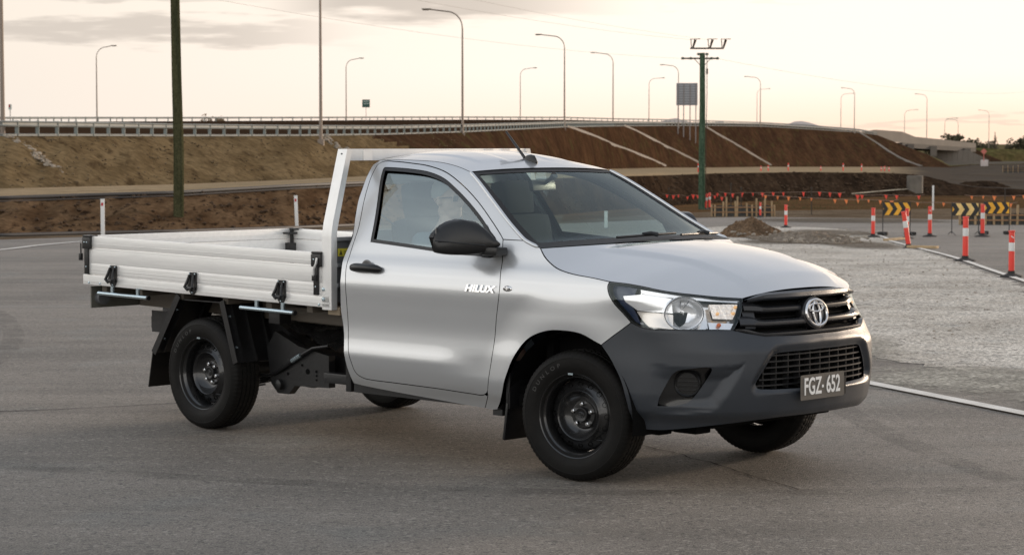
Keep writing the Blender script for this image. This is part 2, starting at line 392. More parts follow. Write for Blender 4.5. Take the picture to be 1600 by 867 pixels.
def panel(name, poly, m, parent, holes=(), ds=.03, off=0., depth=.02, surf=skin, gap=.0025, fine=None):
    poly = inset(poly, gap) if gap else list(poly)
    holes = [inset(h, -gap) if gap else list(h) for h in holes]
    B = np.array(poly); lo, hi = B.min(0), B.max(0)
    gx, gz = np.meshgrid(np.arange(lo[0] + ds * .5, hi[0], ds), np.arange(lo[1] + ds * .5, hi[1], ds)); G = np.stack([gx.ravel(), gz.ravel()], 1)
    G = G[pip(G, poly)]; G = G[segdist(G, poly) > ds * .45]
    for h in holes: G = G[~pip(G, h)]; G = G[segdist(G, h) > ds * .45]
    pts = [Vector(p) for p in poly]; edges = [(i, (i + 1) % len(poly)) for i in range(len(poly))]; loops = [list(range(len(poly)))]
    for h in holes:
        n0 = len(pts); pts += [Vector(p) for p in h]; edges += [(n0 + i, n0 + (i + 1) % len(h)) for i in range(len(h))]; loops.append([n0 + i for i in range(len(h))])
    nb = len(pts); pts += [Vector(p) for p in G]
    V, E, F, ov, oe, of = delaunay_2d_cdt(pts, edges, [], 0, 1e-7)
    P = np.array([tuple(v) for v in V]); F = np.array([f for f in F if len(f) == 3])
    cen = P[F].mean(1); keep = pip(cen, poly)
    for h in holes: keep &= ~pip(cen, h)
    F = F[keep]
    idx = {}
    for i, o in enumerate(ov):
        for k in o: idx[k] = i
    P3 = surf(P[:, 0], P[:, 1]); Nn = snormal(surf, P[:, 0], P[:, 1]); P3 = P3 + Nn * off
    # outward check, orientation of triangles
    a = P3[F[:, 1]] - P3[F[:, 0]]; b = P3[F[:, 2]] - P3[F[:, 0]]
    flip = (np.cross(a, b) * Nn[F[:, 0]]).sum(1) < 0; F[flip] = F[flip][:, ::-1]
    v = list(P3); nn = list(Nn); f = [tuple(t) for t in F]
    if depth:
        for lp in loops:
            ids = [idx[k] for k in lp if k in idx]; n = len(ids); base = len(v)
            pv = P3[ids]; nv = Nn[ids]
            e = np.roll(pv, -1, 0) - np.roll(pv, 1, 0); side = np.cross(e, nv); side /= np.linalg.norm(side, axis=1, keepdims=True) + 1e-12
            hole = lp is not loops[0]
            poly_s = 1 if area(poly if not hole else [tuple(P[i]) for i in ids]) > 0 else -1
            for i in range(n): v.append(pv[i]); nn.append(side[i] if True else nv[i])
            for i in range(n): v.append(pv[i] - nv[i] * depth); nn.append(side[i])
            for i in range(n): f.append((base + i, base + (i + 1) % n, base + n + (i + 1) % n, base + n + i))
    me = bpy.data.meshes.new(name); me.from_pydata([tuple(map(float, p)) for p in v], [], [tuple(int(i) for i in q) for q in f]); me.update()
    me.polygons.foreach_set('use_smooth', [True] * len(me.polygons)); me.normals_split_custom_set_from_vertices([tuple(map(float, n)) for n in nn])
    return link_mesh(name, me, m, parent)
def patch(name, fn, nu, nv, m, parent, u0=0., u1=1., v0=0., v1=1., depth=.0, flip=False, off=0.):
    """grid patch from fn(u, v) -> (...,3) with numeric normals and an edge flange"""
    uu, vv = np.meshgrid(np.linspace(u0, u1, nu), np.linspace(v0, v1, nv), indexing='ij'); P = fn(uu, vv); h = 1e-3
    a = fn(uu + h, vv) - fn(uu - h, vv); b = fn(uu, vv + h) - fn(uu, vv - h); Nn = np.cross(a, b); Nn /= np.linalg.norm(Nn, axis=-1, keepdims=True) + 1e-12
    if flip: Nn = -Nn
    P = P + Nn * off
    v = list(P.reshape(-1, 3)); nn = list(Nn.reshape(-1, 3)); f = []
    for i in range(nu - 1):
        for j in range(nv - 1):
            q = (i * nv + j, (i + 1) * nv + j, (i + 1) * nv + j + 1, i * nv + j + 1); f.append(q[::-1] if flip else q)
    if depth:
        ring = [(i, 0) for i in range(nu)] + [(nu - 1, j) for j in range(1, nv)] + [(i, nv - 1) for i in range(nu - 2, -1, -1)] + [(0, j) for j in range(nv - 2, 0, -1)]
        n = len(ring); base = len(v); pv = np.array([P[i, j] for i, j in ring]); nv_ = np.array([Nn[i, j] for i, j in ring])
        e = np.roll(pv, -1, 0) - np.roll(pv, 1, 0); sd_ = np.cross(e, nv_); sd_ /= np.linalg.norm(sd_, axis=1, keepdims=True) + 1e-12
        for i in range(n): v.append(pv[i]); nn.append(sd_[i])
        for i in range(n): v.append(pv[i] - nv_[i] * depth); nn.append(sd_[i])
        for i in range(n): f.append((base + i, base + (i + 1) % n, base + n + (i + 1) % n, base + n + i))
    me = bpy.data.meshes.new(name); me.from_pydata([tuple(map(float, p)) for p in v], [], [tuple(int(i) for i in q) for q in f]); me.update()
    me.polygons.foreach_set('use_smooth', [True] * len(me.polygons)); me.normals_split_custom_set_from_vertices([tuple(map(float, n)) for n in nn])
    return link_mesh(name, me, m, parent)
# ================================================================== the truck
M_SIL = mat('silver_paint', (.62, .635, .65), .28, .70, 1.0, bump=.02, bscale=900)
M_BLK = mat('black_plastic', (.008, .008, .0085), .30, bump=.08, bscale=500)
M_GREY = mat('grey_plastic', (.032, .037, .045), .36, bump=.12, bscale=700, var=.06, vscale=3)
M_DARK = mat('dark_void', (.004, .004, .004), .9, spec=.1)
M_RUB = mat('tyre_rubber', (.007, .0068, .0065), .55, bump=.15, bscale=260, col2=(.011, .010, .009), vscale=14, spec=.14)
M_RIM = mat('black_steel', (.010, .010, .0105), .24, .0, .6, bump=.03, bscale=90)
M_CHR = mat('chrome', (.80, .80, .80), .09, 1.)
M_ALU = mat('painted_aluminium', (.90, .89, .865), .33, .35, .1, bump=.04, bscale=60, var=.05, vscale=5, stretch=(.6, 6, 9))
M_ALU2 = mat('mill_aluminium', (.80, .80, .79), .38, .65, bump=.05, bscale=120, var=.06, vscale=6)
M_ZINC = mat('zinc_steel', (.55, .66, .72), .25, .9)
M_CHAS = mat('chassis_black', (.009, .009, .0095), .45, .1, .15, bump=.12, bscale=40, var=.25, vscale=9)
M_BRN = mat('tray_subframe', (.10, .085, .068), .6, .1, bump=.1, bscale=60)
M_PANEL = mat('steel_panel_grey', (.12, .125, .13), .5, .2, bump=.06, bscale=80)
M_SEAT = mat('seat_fabric', (.030, .034, .037), .9, bump=.5, bscale=420)
M_INT = mat('interior_plastic', (.022, .025, .027), .6, bump=.2, bscale=500)
M_LIN = mat('roof_lining', (.26, .26, .25), .9)
M_WS = glass('windscreen_glass', (.86, .97, .94), .0)
M_SG = glass('side_glass', (.82, .94, .94), .24)
M_LENS = glass('lamp_lens', (.98, .985, .99), .0)

TRUCK = empty('utility_truck', (.8991, 12.1801, 0), math.radians(-44.066),
    'silver single-cab utility truck with white alloy drop-side tray and grey bumper on the road', 'truck')
T = TRUCK

# ---- body sides, doors, guards (near side then far side)
OUT_DOOR = chain('gap_front', 'gap_bottom', 'gap_rear', 'gap_top')
OUT_WIN = chain('win_bottom', 'win_front', 'win_rear', step=.015)
door_loop_back = smooth_chain(TR['gap_bottom'])[5:] + smooth_chain(TR['gap_rear'])[1:] + smooth_chain(TR['gap_top'])[1:]
OUT_CAB = chain([(2.130, 1.240), (1.968, 1.239)], 'ws_side', 'roof', 'rear', 'sill', [(2.222, .326), (2.166, .40)], door_loop_back)
OUT_FEND = chain([(2.130, 1.240), (1.968, 1.239)], '-ws_low', 'hoodline', 'hl_rear', '-fb', '-arch', '-fbot', [(2.222, .326), (2.166, .40)], [(2.160, .43)], '-gap_front')
OUT_HL = chain('hl_rear', 'hl_bot', 'hl_in', 'hl_top', step=.015)
for side in (1, -1):
    S = (lambda p: p) if side == 1 else mir
    door = panel('door', S(OUT_DOOR), M_SIL, T, holes=[S(OUT_WIN)], depth=.03)
    win_in = inset(OUT_WIN, .019)
    seal = panel('window_seal', S(OUT_WIN), M_BLK, door, holes=[S(inset(OUT_WIN, .017))], off=-.002, depth=.02, gap=0, ds=.02)
    panel('window', S(inset(OUT_WIN, .012)), M_SG, door, off=-.014, depth=0, gap=0, ds=.05)
    trim = panel('door_trim', S(inset(OUT_DOOR, .02)), M_INT, door, holes=[S(inset(OUT_WIN, -.015))], off=-.055, depth=0, gap=0, ds=.06)
    panel('cab_side', S(OUT_CAB), M_SIL, T, depth=.03)
    panel('pillar_trim', S(inset(OUT_CAB, .006)), M_INT, T, off=-.035, depth=0, gap=0, ds=.06)
    fend = panel('front_guard', S(OUT_FEND), M_SIL, T, depth=.03, ds=.02)
    # handle: shallow raised disc, its dark colour painting the cup's shade, and pull bar
    y0 = -side
    hp = lambda s, z, off=0.: (skin(s * side, z) + snormal(skin, np.array(s * side), np.array(z)) * off)
    hs, hz_ = 3.118, 1.047
    cup = MB(); c0 = hp(hs, hz_, .0005)
    cup.lathe([(.001, .0005), (.026, .001), (.046, .0035), (.0495, .003), (.052, .0)], 28, M=axes((0, 0, 0), (1, 0, 0), (0, -side, 0), (0, 0, 1)).to_3x3(), c=c0)
    cp = cup.build('handle_cup', mat('cup_shade_metal', (.16, .16, .165), .30, .7, .8), door)
    cup2 = MB(); pts = []
    for k in range(13):
        t = k / 12; q = hp(hs + .125 - .25 * t, hz_ - .002 * math.sin(t * 3), .006 + .026 * math.sin(math.pi * t) ** .7); pts.append(tuple(q))
    cup2.tube(pts, [.013, .021, .024, .025, .0245, .024, .0235, .024, .0245, .025, .024, .021, .012], 12, flat=1.0)
    hd = cup2.build('door_handle', M_BLK, door)
    lk = MB(); q = hp(hs + .095, hz_, .018)
    # wheel arch liner
    al = MB(); prof = []
    n = 40; V = []; F = []
    for k in range(n + 1):
        a = math.radians(-9 + 193 * k / n)
        for yy in (.872, .80, .70, .50, .42):
            r = .452 if yy < .84 else .440
            V.append((r * math.cos(a), -side * yy, .345 + r * .98 * math.sin(a)))
    for k in range(n):
        for j in range(4): F.append((k * 5 + j, k * 5 + j + 1, (k + 1) * 5 + j + 1, (k + 1) * 5 + j))
    # inner wall of the liner
    al.add(V, F)
    al.box((0, -side * .43, .62), (.9, .02, .5)); 
    al.build('arch_liner', M_DARK, T)
    fl = MB(); fl.box((-.455, -side * .78, .275), (.016, .19, .20), (0, math.radians(8), 0), bev=.004); fl.box((-.44, -side * .76, .47), (.03, .22, .25), bev=.005)
    
    if side == 1: fl.build('mud_flap', M_BLK, T)

# seam plug behind the guard joint, dark inner tub so no daylight shows through the gaps
tub = MB()
tub.b2((-.22, -.70, .62), (.60, .70, .90)); tub.b2((-.28, -.74, .55), (-.23, .74, 1.12)); tub.b2((.60, -.42, .50), (.72, .42, .93))
tub.b2((-1.70, -.80, .36), (-.30, .80, .42)); tub.build('engine_bay', M_DARK, T)
sl = MB()
for sd_ in (1, -1):
    sl.b2((-1.72, -sd_ * .78, .332), (-.54, -sd_ * .818, .38)); sl.b2((-.60, -sd_ * .82, .295), (-.53, -sd_ * .75, .33)); sl.b2((-1.68, -sd_ * .40, .30), (-.4, -sd_ * .46, .40))
sl.build('sill_underside', M_CHAS, T)

# ---- badge on the door, small badge on the guard
def on_skin(s, z, off):
    p = skin(np.array(s), np.array(z)) + snormal(skin, np.array(s), np.array(z)) * off; nrm = snormal(skin, np.array(s), np.array(z))
    nx = Vector(nrm); up = Vector((0, 0, 1)); x = up.cross(nx).normalized(); y = nx.cross(x).normalized(); return axes(tuple(p), x, y, nx)
sb = float(s_of_x(-.640)); mb = on_skin(sb, .975, .0025)
text_mesh('door_badge', 'HILUX', .050, M_CHR, T, mb, ext=.0035, sx=1.5, shear=.22, bold=.0022)
# far side badge
mb2 = on_skin(-sb, .975, .0025); text_mesh('door_badge', 'HILUX', .050, M_CHR, T, mb2, ext=.0035, sx=1.5, shear=.22, bold=.0022)
for sg in (1, -1):
    g = on_skin(sg * float(s_of_x(-.432)), .986, .0); mbx = MB()
    mbx.lathe([(.001, .008), (.016, .0075), (.023, .004), (.025, .0)], 28, M=g.to_3x3() @ Matrix(((1.35, 0, 0), (0, 0, .62), (0, 1, 0))), c=g.translation)
    rp = mbx.build('side_repeater', M_CHR, T)
    mb_ = MB(); mb_.box(g.translation + g.to_3x3() @ Vector((0, 0, .007)), (.05, .002, .006)); mb_.build('repeater_slot', M_BLK, rp)

# ---- windscreen, roof, hood, cab back
def chain3(*names):
    pts = chain(*names, step=.02)
    return pts
def edge_curve(pts):
    p = np.array(pts, float); P = skin(p[:, 0], p[:, 1]); d = np.concatenate([[0], np.cumsum(np.linalg.norm(np.diff(P, axis=0), axis=1))]); d /= d[-1]
    # light smoothing keeps the reflections clean
    for _ in range(3): P[1:-1] = .25 * P[:-2] + .5 * P[1:-1] + .25 * P[2:]
    cx_ = [crv(d, P[:, i]) for i in range(3)]
    return lambda t: np.stack([c(t) for c in cx_], -1)
W_E = edge_curve(smooth_chain(TR['ws_low'])[:-1] + smooth_chain(TR['ws_side']))
def ws_fn(u, v):
    a = 2 * u - 1; e = W_E(v); ye = -e[..., 1]
    bow = .165 * (1 - v) + .035 * v; k = 1 - np.abs(a) ** 2.2
    return np.stack([e[..., 0] + bow * k, ye * a, e[..., 2] + (.022 * (1 - v) + .016 * v) * k], -1)
patch('windscreen', ws_fn, 40, 24, M_WS, T, u0=.004, u1=.996, v0=.0, v1=.992, off=-.004)
# black frit band round the glass
fr_ = MB
for nm, (a, b, c_, d_) in {'a': (.0, 1., 0., .10), 'b': (.0, .034, .09, 1.), 'c': (.966, 1., .09, 1.), 'd': (.0, 1., .955, 1.)}.items():
    patch('windscreen_seal', ws_fn, 40 if b - a > .5 else 3, 4 if d_ - c_ < .5 else 24, mat('frit_black', (.013, .013, .014), .5, spec=.25), T, a, b, c_, d_, off=-.0015)
for sg in (1, -1):
    q = MB(); P = W_E(np.linspace(.02, .995, 40)); q.tube([(p[0] + .002, sg * p[1] * 1.004, p[2] + .001) for p in P], [.004] + [.010] * 38 + [.006], 10); q.build('pillar_bead', M_SIL, T)
R_E = edge_curve(smooth_chain(TR['roof']))
def roof_fn(u, v):
    a = 2 * u - 1; e = R_E(v); k = 1 - np.abs(a) ** 2.4
    cz = .018 + .034 * np.sin(np.clip(v, 0, 1) * math.pi * .80)
    x = e[..., 0] + (.035 * (1 - v) - .015 * v) * k
    z = e[..., 2] + cz * k
    # two shallow pressed ribs
    rib = sm(.28, .36, np.abs(a)) * (1 - sm(.66, .74, np.abs(a))) * sm(.12, .22, v) * (1 - sm(.86, .95, v))
    z = z + .005 * rib
    return np.stack([x, -e[..., 1] * a, z], -1)
patch('roof_panel', roof_fn, 60, 40, M_SIL, T, depth=.012)
patch('roof_lining', roof_fn, 12, 8, M_LIN, T, off=-.03)
OUT_HOOD_E = smooth_chain(TR['hoodline']) + smooth_chain(TR['hl_top'][::-1])[1:]
H_E = edge_curve(OUT_HOOD_E)
ZC = crv([-.15, -.10, .10, .30, .50, .68, .78, .84, .87], [1.222, 1.220, 1.204, 1.178, 1.140, 1.090, 1.052, 1.020, .998])
xf_hood = float(body(0., .998)[0])
def hood_fn(u, v):
    a = 2 * u - 1; e = H_E(v); xe = e[..., 0]; ye = -e[..., 1]; ze = e[..., 2]
    xc = crv([0, .3, .6, .8, 1.], [-.095, .17, .47, .68, xf_hood - .004])(v)
    p = 2.5 + 0 * v
    x = xe + (xc - xe) * (1 - np.abs(a) ** 2.3)
    zc = ZC(xc); z = ze + (zc - ze) * (1 - np.abs(a) ** p)
    y = ye * a
    # raised centre with a pressed line each side
    yb = .52 - .16 * sm(-.3, .8, x)
    edge = 1 - sm(yb - .022, yb + .045, np.abs(y))
    fade = sm(.02, .18, v) * (1 - sm(.86, .99, v))
    z = z + .017 * edge * fade
    return np.stack([x, y, z], -1)
patch('bonnet', hood_fn, 110, 90, M_SIL, T, v0=.006, v1=.994, u0=.002, u1=.998, depth=.014, flip=True)
B_E = edge_curve(smooth_chain(TR['rear']))
def back_fn(u, v):
    a = 2 * u - 1; e = B_E(v); return np.stack([e[..., 0] - .03 * (1 - np.abs(a) ** 4), -e[..., 1] * a, e[..., 2] + .035 * (1 - a * a) * (1 - sm(0, .25, v))], -1)
for (a, b, c_, d_) in ((0, 1, 0, .15), (0, 1, .36, 1), (0, .14, .15, .36), (.86, 1, .15, .36)):
    patch('cab_back', back_fn, 16, 10, M_SIL, T, a, b, c_, d_, flip=False)
patch('rear_window', back_fn, 8, 6, glass('rear_glass', (.85, .9, .88), .02), T, .13, .87, .145, .365)

# ---- front bumper
REC = smooth_chain([(1.12, .665), (.905, .634), (.73, .638), (.61, .648), (.572, .662)], .03) + [(.575, .64), (.60, .58), (.645, .50), (.69, .43), (.73, .410)] + smooth_chain([(.75, .405), (.907, .396), (1.10, .412), (1.15, .50)], .03)
OUT_FOG = chain('fog', step=.015)
def sym(p): return p + [(-a, b) for a, b in p[::-1] if abs(a) > 1e-6]
OUT_INT = [(0., .505)] + smooth_chain(TR['intake_l'][1:], .02) + [(0., .708)]
OUT_INT = sym(OUT_INT)
def bump_disp(s, z):
    P = np.stack([np.abs(s).ravel(), (z + 0 * s).ravel()], 1)
    d = sdf(P, REC).reshape(np.broadcast(s, z).shape)
    top = sm(.60, .66, z); bot = 1 - sm(.405, .43, z); w = .075 - .058 * np.maximum(top, .8 * bot)
    w = np.where(np.abs(s) > .66, w, np.maximum(w, .05))
    rec = -.034 * (1 - sm(-w, .004, d)) * (1 - sm(.86, 1.08, np.abs(s)))
    # step under the lamp line runs on in front as a soft rounded shoulder
    di = sdf(np.stack([s.ravel(), (z + 0 * s).ravel()], 1), OUT_INT).reshape(d.shape)
    lip = -.030 * (1 - sm(.0, .045, di)) * sm(.47, .53, z) 
    lip2 = .010 * np.exp(-((di - .012) / .012) ** 2) * (1 - sm(.50, .56, z))
    chin = -.02 * (1 - sm(.33, .41, z))
    # notch where the upper shoulder ends beside the intake
    return rec + lip + lip2 + chin
bskin = displaced(bump_disp)
half = chain('hl_bot', 'gr_bot')
top_line = smooth_chain(TR['hl_bot'][:-1] + TR['gr_bot'], .02)
bot_line = smooth_chain(TR['bump_bot'], .02)
near = top_line[::-1] + smooth_chain(TR['fb'][::-1], .02)[1:] + smooth_chain(TR['arch_b'], .02)[1:] + bot_line[1:]
near = [(0., .781)] + [p for p in near if p[0] > .02] + [(0., .368)]
OUT_BUMP = near + [(-a, b) for a, b in near[::-1] if a > 1e-6]
bum = panel('front_bumper', OUT_BUMP, M_GREY, T, holes=[OUT_INT, OUT_FOG, mir(OUT_FOG)], depth=.045, surf=bskin, ds=.013, gap=.002)
for sg in (1, -1):
    S = (lambda p: p) if sg == 1 else mir
    M_GB = mat('gloss_black', (.008, .008, .009), .18, 0, .3)
    bz = panel('fog_lamp_bezel', S(OUT_FOG), M_GB, bum, off=-.030, depth=0, surf=bskin, gap=-.004, ds=.02)
    g = on_skin(sg * .865, .548, -.052); q = MB()
    A = g.to_3x3() @ Matrix(((1, 0, 0), (0, 0, 1), (0, 1, 0)))
    q.lathe([(.068, -.012), (.068, .012), (.063, .018), (.057, .012), (.056, .004), (.001, .004)], 36, M=A, c=g.translation)
    fc_ = q.build('fog_lamp_cover', M_BLK, bz)
    for k in range(4):
        zz_ = -.033 + .022 * k; w_ = math.sqrt(.055 ** 2 - zz_ ** 2) * 2
        q = MB(); q.box((0, 0, 0), (w_, .004, .010)); 
        q.v = [tuple(g @ Vector((p[0], p[1] + zz_, p[2] + .009))) for p in q.v]; q.build('cover_slat', M_GB, fc_)
# intake: backing, fins, lip
bk = panel('intake_backing', inset(OUT_INT, -.02), M_DARK, bum, off=-.13, depth=0, gap=0, ds=.06)
M_FIN = mat('fin_black', (.020, .020, .021), .35)
for k in range(6):
    zz_ = .535 + k * .030
    def fin_fn(u, v, zz_=zz_): return skin(-.5 + u, zz_ + .0 * v) + np.stack([-.055 - .035 * v, 0 * v, -.004 * v - .004 * (v > .5)], -1)
    hw = .47 - max(0, (zz_ - .54)) * .62
    q = MB(); nn_ = 24; V = []; F = []
    for i in range(nn_ + 1):
        s_ = -hw + 2 * hw * i / nn_; p0 = skin(np.array(s_), np.array(zz_))
        for dx, dz in ((-.040, .0035), (-.040, -.0035), (-.075, -.0035), (-.075, .0035)): V.append((p0[0] + dx, p0[1], p0[2] + dz))
    for i in range(nn_):
        for j in range(4): F.append((i * 4 + j, i * 4 + (j + 1) % 4, (i + 1) * 4 + (j + 1) % 4, (i + 1) * 4 + j))
    q.add(V, F); q.build('intake_fin', M_FIN, bum, angle=30)
for s_ in np.arange(-.42, .43, .0843):
    zt = .695 if abs(s_) < .36 else .62
    p0 = skin(np.array(s_), np.array(.6)); q = MB(); q.b2((p0[0] - .085, p0[1] - .003, .515), (p0[0] - .050, p0[1] + .003, zt)); q.build('intake_rib', M_FIN, bum)
rad = MB(); rad.b2((.74, -.34, .50), (.76, .34, .74)); rad.tube([(.80, -.33, .66), (.80, .33, .66)], .012); rad.tube([(.79, -.12, .52), (.79, -.12, .72)], .014); rad.tube([(.79, -.28, .60), (.79, -.05, .585)], .014)
rad.build('radiator', mat('radiator_grey', (.06, .06, .06), .4, .5), T)
# number plate
PC = (1.018, -.057, .517)
pm = axes(PC, (0, 1, 0), (0, 0, 1), (1, 0, 0))
q = MB(); q.prism([(-.186 + .008 * (1 - math.cos(a)) if False else x, y) for x, y in [(-.186, -.058), (-.180, -.064), (.180, -.064), (.186, -.058), (.186, .058), (.180, .064), (-.180, .064), (-.186, .058)] for a in (0,)], .003, pm)
plate = q.build('number_plate', mat('plate_grey', (.105, .095, .082), .45, bump=.02, bscale=50), T)
plate['label'] = 'dark grey number plate with white letters FGZ 652'
text_mesh('plate_text', 'FGZ', .122, mat('plate_white', (.82, .82, .80), .5), plate, axes((PC[0] + .0042, PC[1] - .086, PC[2]), (0, 1, 0), (0, 0, 1), (1, 0, 0)), ext=.0008, sx=.66, bold=.0022)
text_mesh('plate_text', '652', .122, MATS['plate_white'], plate, axes((PC[0] + .0042, PC[1] + .090, PC[2]), (0, 1, 0), (0, 0, 1), (1, 0, 0)), ext=.0008, sx=.66, bold=.0022)
q = MB(); q.b2((PC[0] + .003, PC[1] + .000 - .007, PC[2] - .009), (PC[0] + .005, PC[1] + .007, PC[2] + .005)); q.build('plate_dot', MATS['plate_white'], plate)
q = MB(); q.b2((PC[0] - .05, -.15, .46), (PC[0] - .001, .15, .55)); q.build('plate_bracket', M_BLK, T)
# under-bumper pieces: splash guard, tow eye
q = MB(); q.b2((-.30, -.50, .30), (.66, .50, .34), bev=.01); q.box((.30, -.60, .285), (.26, .10, .05), bev=.01); q.box((.52, -.50, .295), (.16, .12, .05), bev=.015)
q.build('splash_guard', M_DARK, T)
for yy in ():
    q = MB(); ring = [(.80 + .035 * math.cos(a), yy, .315 + .028 * math.sin(a)) for a in np.linspace(0, 2 * math.pi, 14)]
    q.tube(ring, .008, 8, cap=False); q.b2((.70, yy - .008, .32), (.775, yy + .008, .345)); q.build('tow_eye', M_CHAS, T)

# ---- grille
M_GR = mat('grille_black', (.022, .023, .026), .33, 0, .15, bump=.03, bscale=300)
trim_t = [(0., .9935)] + [(.135, .999), (.302, .996), (.41, .994), (.470, .974)]
zb = [(.477, .953), (.41, .966), (.315, .970), (.151, .970), (0., .966)]
OT = sym(smooth_chain(trim_t, .02) + smooth_chain(zb, .02)[:-1] + [(0., .966)])
half_g = smooth_chain(trim_t, .02) + [(.478, .953), (.50, .917), (.526, .874), (.553, .843), (.579, .818)] + smooth_chain(TR['gr_bot'], .02)[1:]
half_g = [p for p in half_g if p[0] >= 0] + [(0., .781)]
OG = sym(half_g)
gr = panel('grille', inset(OG, .003), M_DARK, T, off=-.062, depth=0, gap=0, ds=.03)
def strip(name, m, parent, zt, zb_, s0, s1, off0, off1, thick=.03, n=60):
    """moulded bar following the nose: zt(s), zb(s) heights, offsets at top and bottom edge"""
    q = MB(); V = []; F = []
    for i in range(n + 1):
        s_ = s0 + (s1 - s0) * i / n; za, zc = zt(abs(s_)), zb_(abs(s_)); zm = .5 * (za + zc)
        for z_, o_ in ((za, off0 - thick), (za, off0 - .004), (za - .003, off0), (zm, max(off0, off1) + .003), (zc + .003, off1), (zc, off1 - .004), (zc, off1 - thick)):
            p = skin(np.array(s_), np.array(z_)) + snormal(skin, np.array(s_), np.array(z_)) * o_; V.append(p)
    for i in range(n):
        for j in range(6): F.append((i * 7 + j, i * 7 + j + 1, (i + 1) * 7 + j + 1, (i + 1) * 7 + j))
    q.add(V, F); return q.build(name, m, parent, angle=40)
bend = lambda base, amt: (lambda s: base + amt * max(0, (s - .30)) ** 1.0)
strip('grille_top_trim', M_GREY, gr, lambda s: 1.000 - .05 * s * s - .024 * max(0, s - .36) / .11, lambda s: .957 - .008 * max(0, s - .36) / .11, -.472, .472, .006, .032)
strip('grille_bar', M_GR, gr, lambda s: .934 + .02 * sm(.34, .44, s), lambda s: .902 + .008 * sm(.34, .5, s), -.492, .492, -.008, .004)
strip('grille_bar', M_GR, gr, lambda s: .868 + .020 * sm(.38, .48, s), lambda s: .836 + .004 * sm(.38, .5, s), -.535, .535, -.008, .004)
strip('grille_bar', M_GR, gr, lambda s: .806 + .022 * sm(.42, .52, s), lambda s: .784 + .030 * sm(.40, .58, s), -.572, .572, -.006, .006)
for z_ in (.950, .886, .822):
    strip('grille_fin', M_FIN, gr, lambda s, z_=z_: z_ + .003, lambda s, z_=z_: z_ - .003, -.47, .47, -.035, -.035, thick=.02, n=30)
for sg in (1, -1):
    strip('grille_end', M_GR, gr, lambda s: .965, lambda s: .83 if s > .44 else .85, sg * .43, sg * .50, -.016, -.016, thick=.03, n=6)
# emblem: dark oval, ring and two inner ovals
EC = Vector((float(body(0., .88)[0]) + .012, 0, .882)); nrm = Vector((1, 0, .22)).normalized(); yv = Vector((0, 1, 0)); zv = nrm.cross(yv).normalized()
EM = axes(EC, yv, zv, nrm)
q = MB(); q.lathe([(.001, .004), (.90, .004), (.97, .002), (1., -.004), (1., -.05)], 48, M=EM.to_3x3() @ Matrix(((.104, 0, 0), (0, 0, .086), (0, 1, 0))), c=EC)
emb = q.build('emblem_base', M_GB, gr)
def oval(a, b, cy=0., r=.0075, n=48, flat=.6):
    q = MB(); pts = [EM @ Vector((a * math.cos(t), cy + b * math.sin(t), .010)) for t in np.linspace(0, 2 * math.pi, n, endpoint=False)]
    pts.append(pts[0]); pts.append(pts[1]); q.tube(pts, r, 8, cap=False); return q
for a, b, cy, r in ((.086, .068, 0, .0085), (.028, .060, 0, .0065), (.058, .021, .026, .0065)):
    oval(a, b, cy, r).build('emblem_ring', M_CHR, emb)

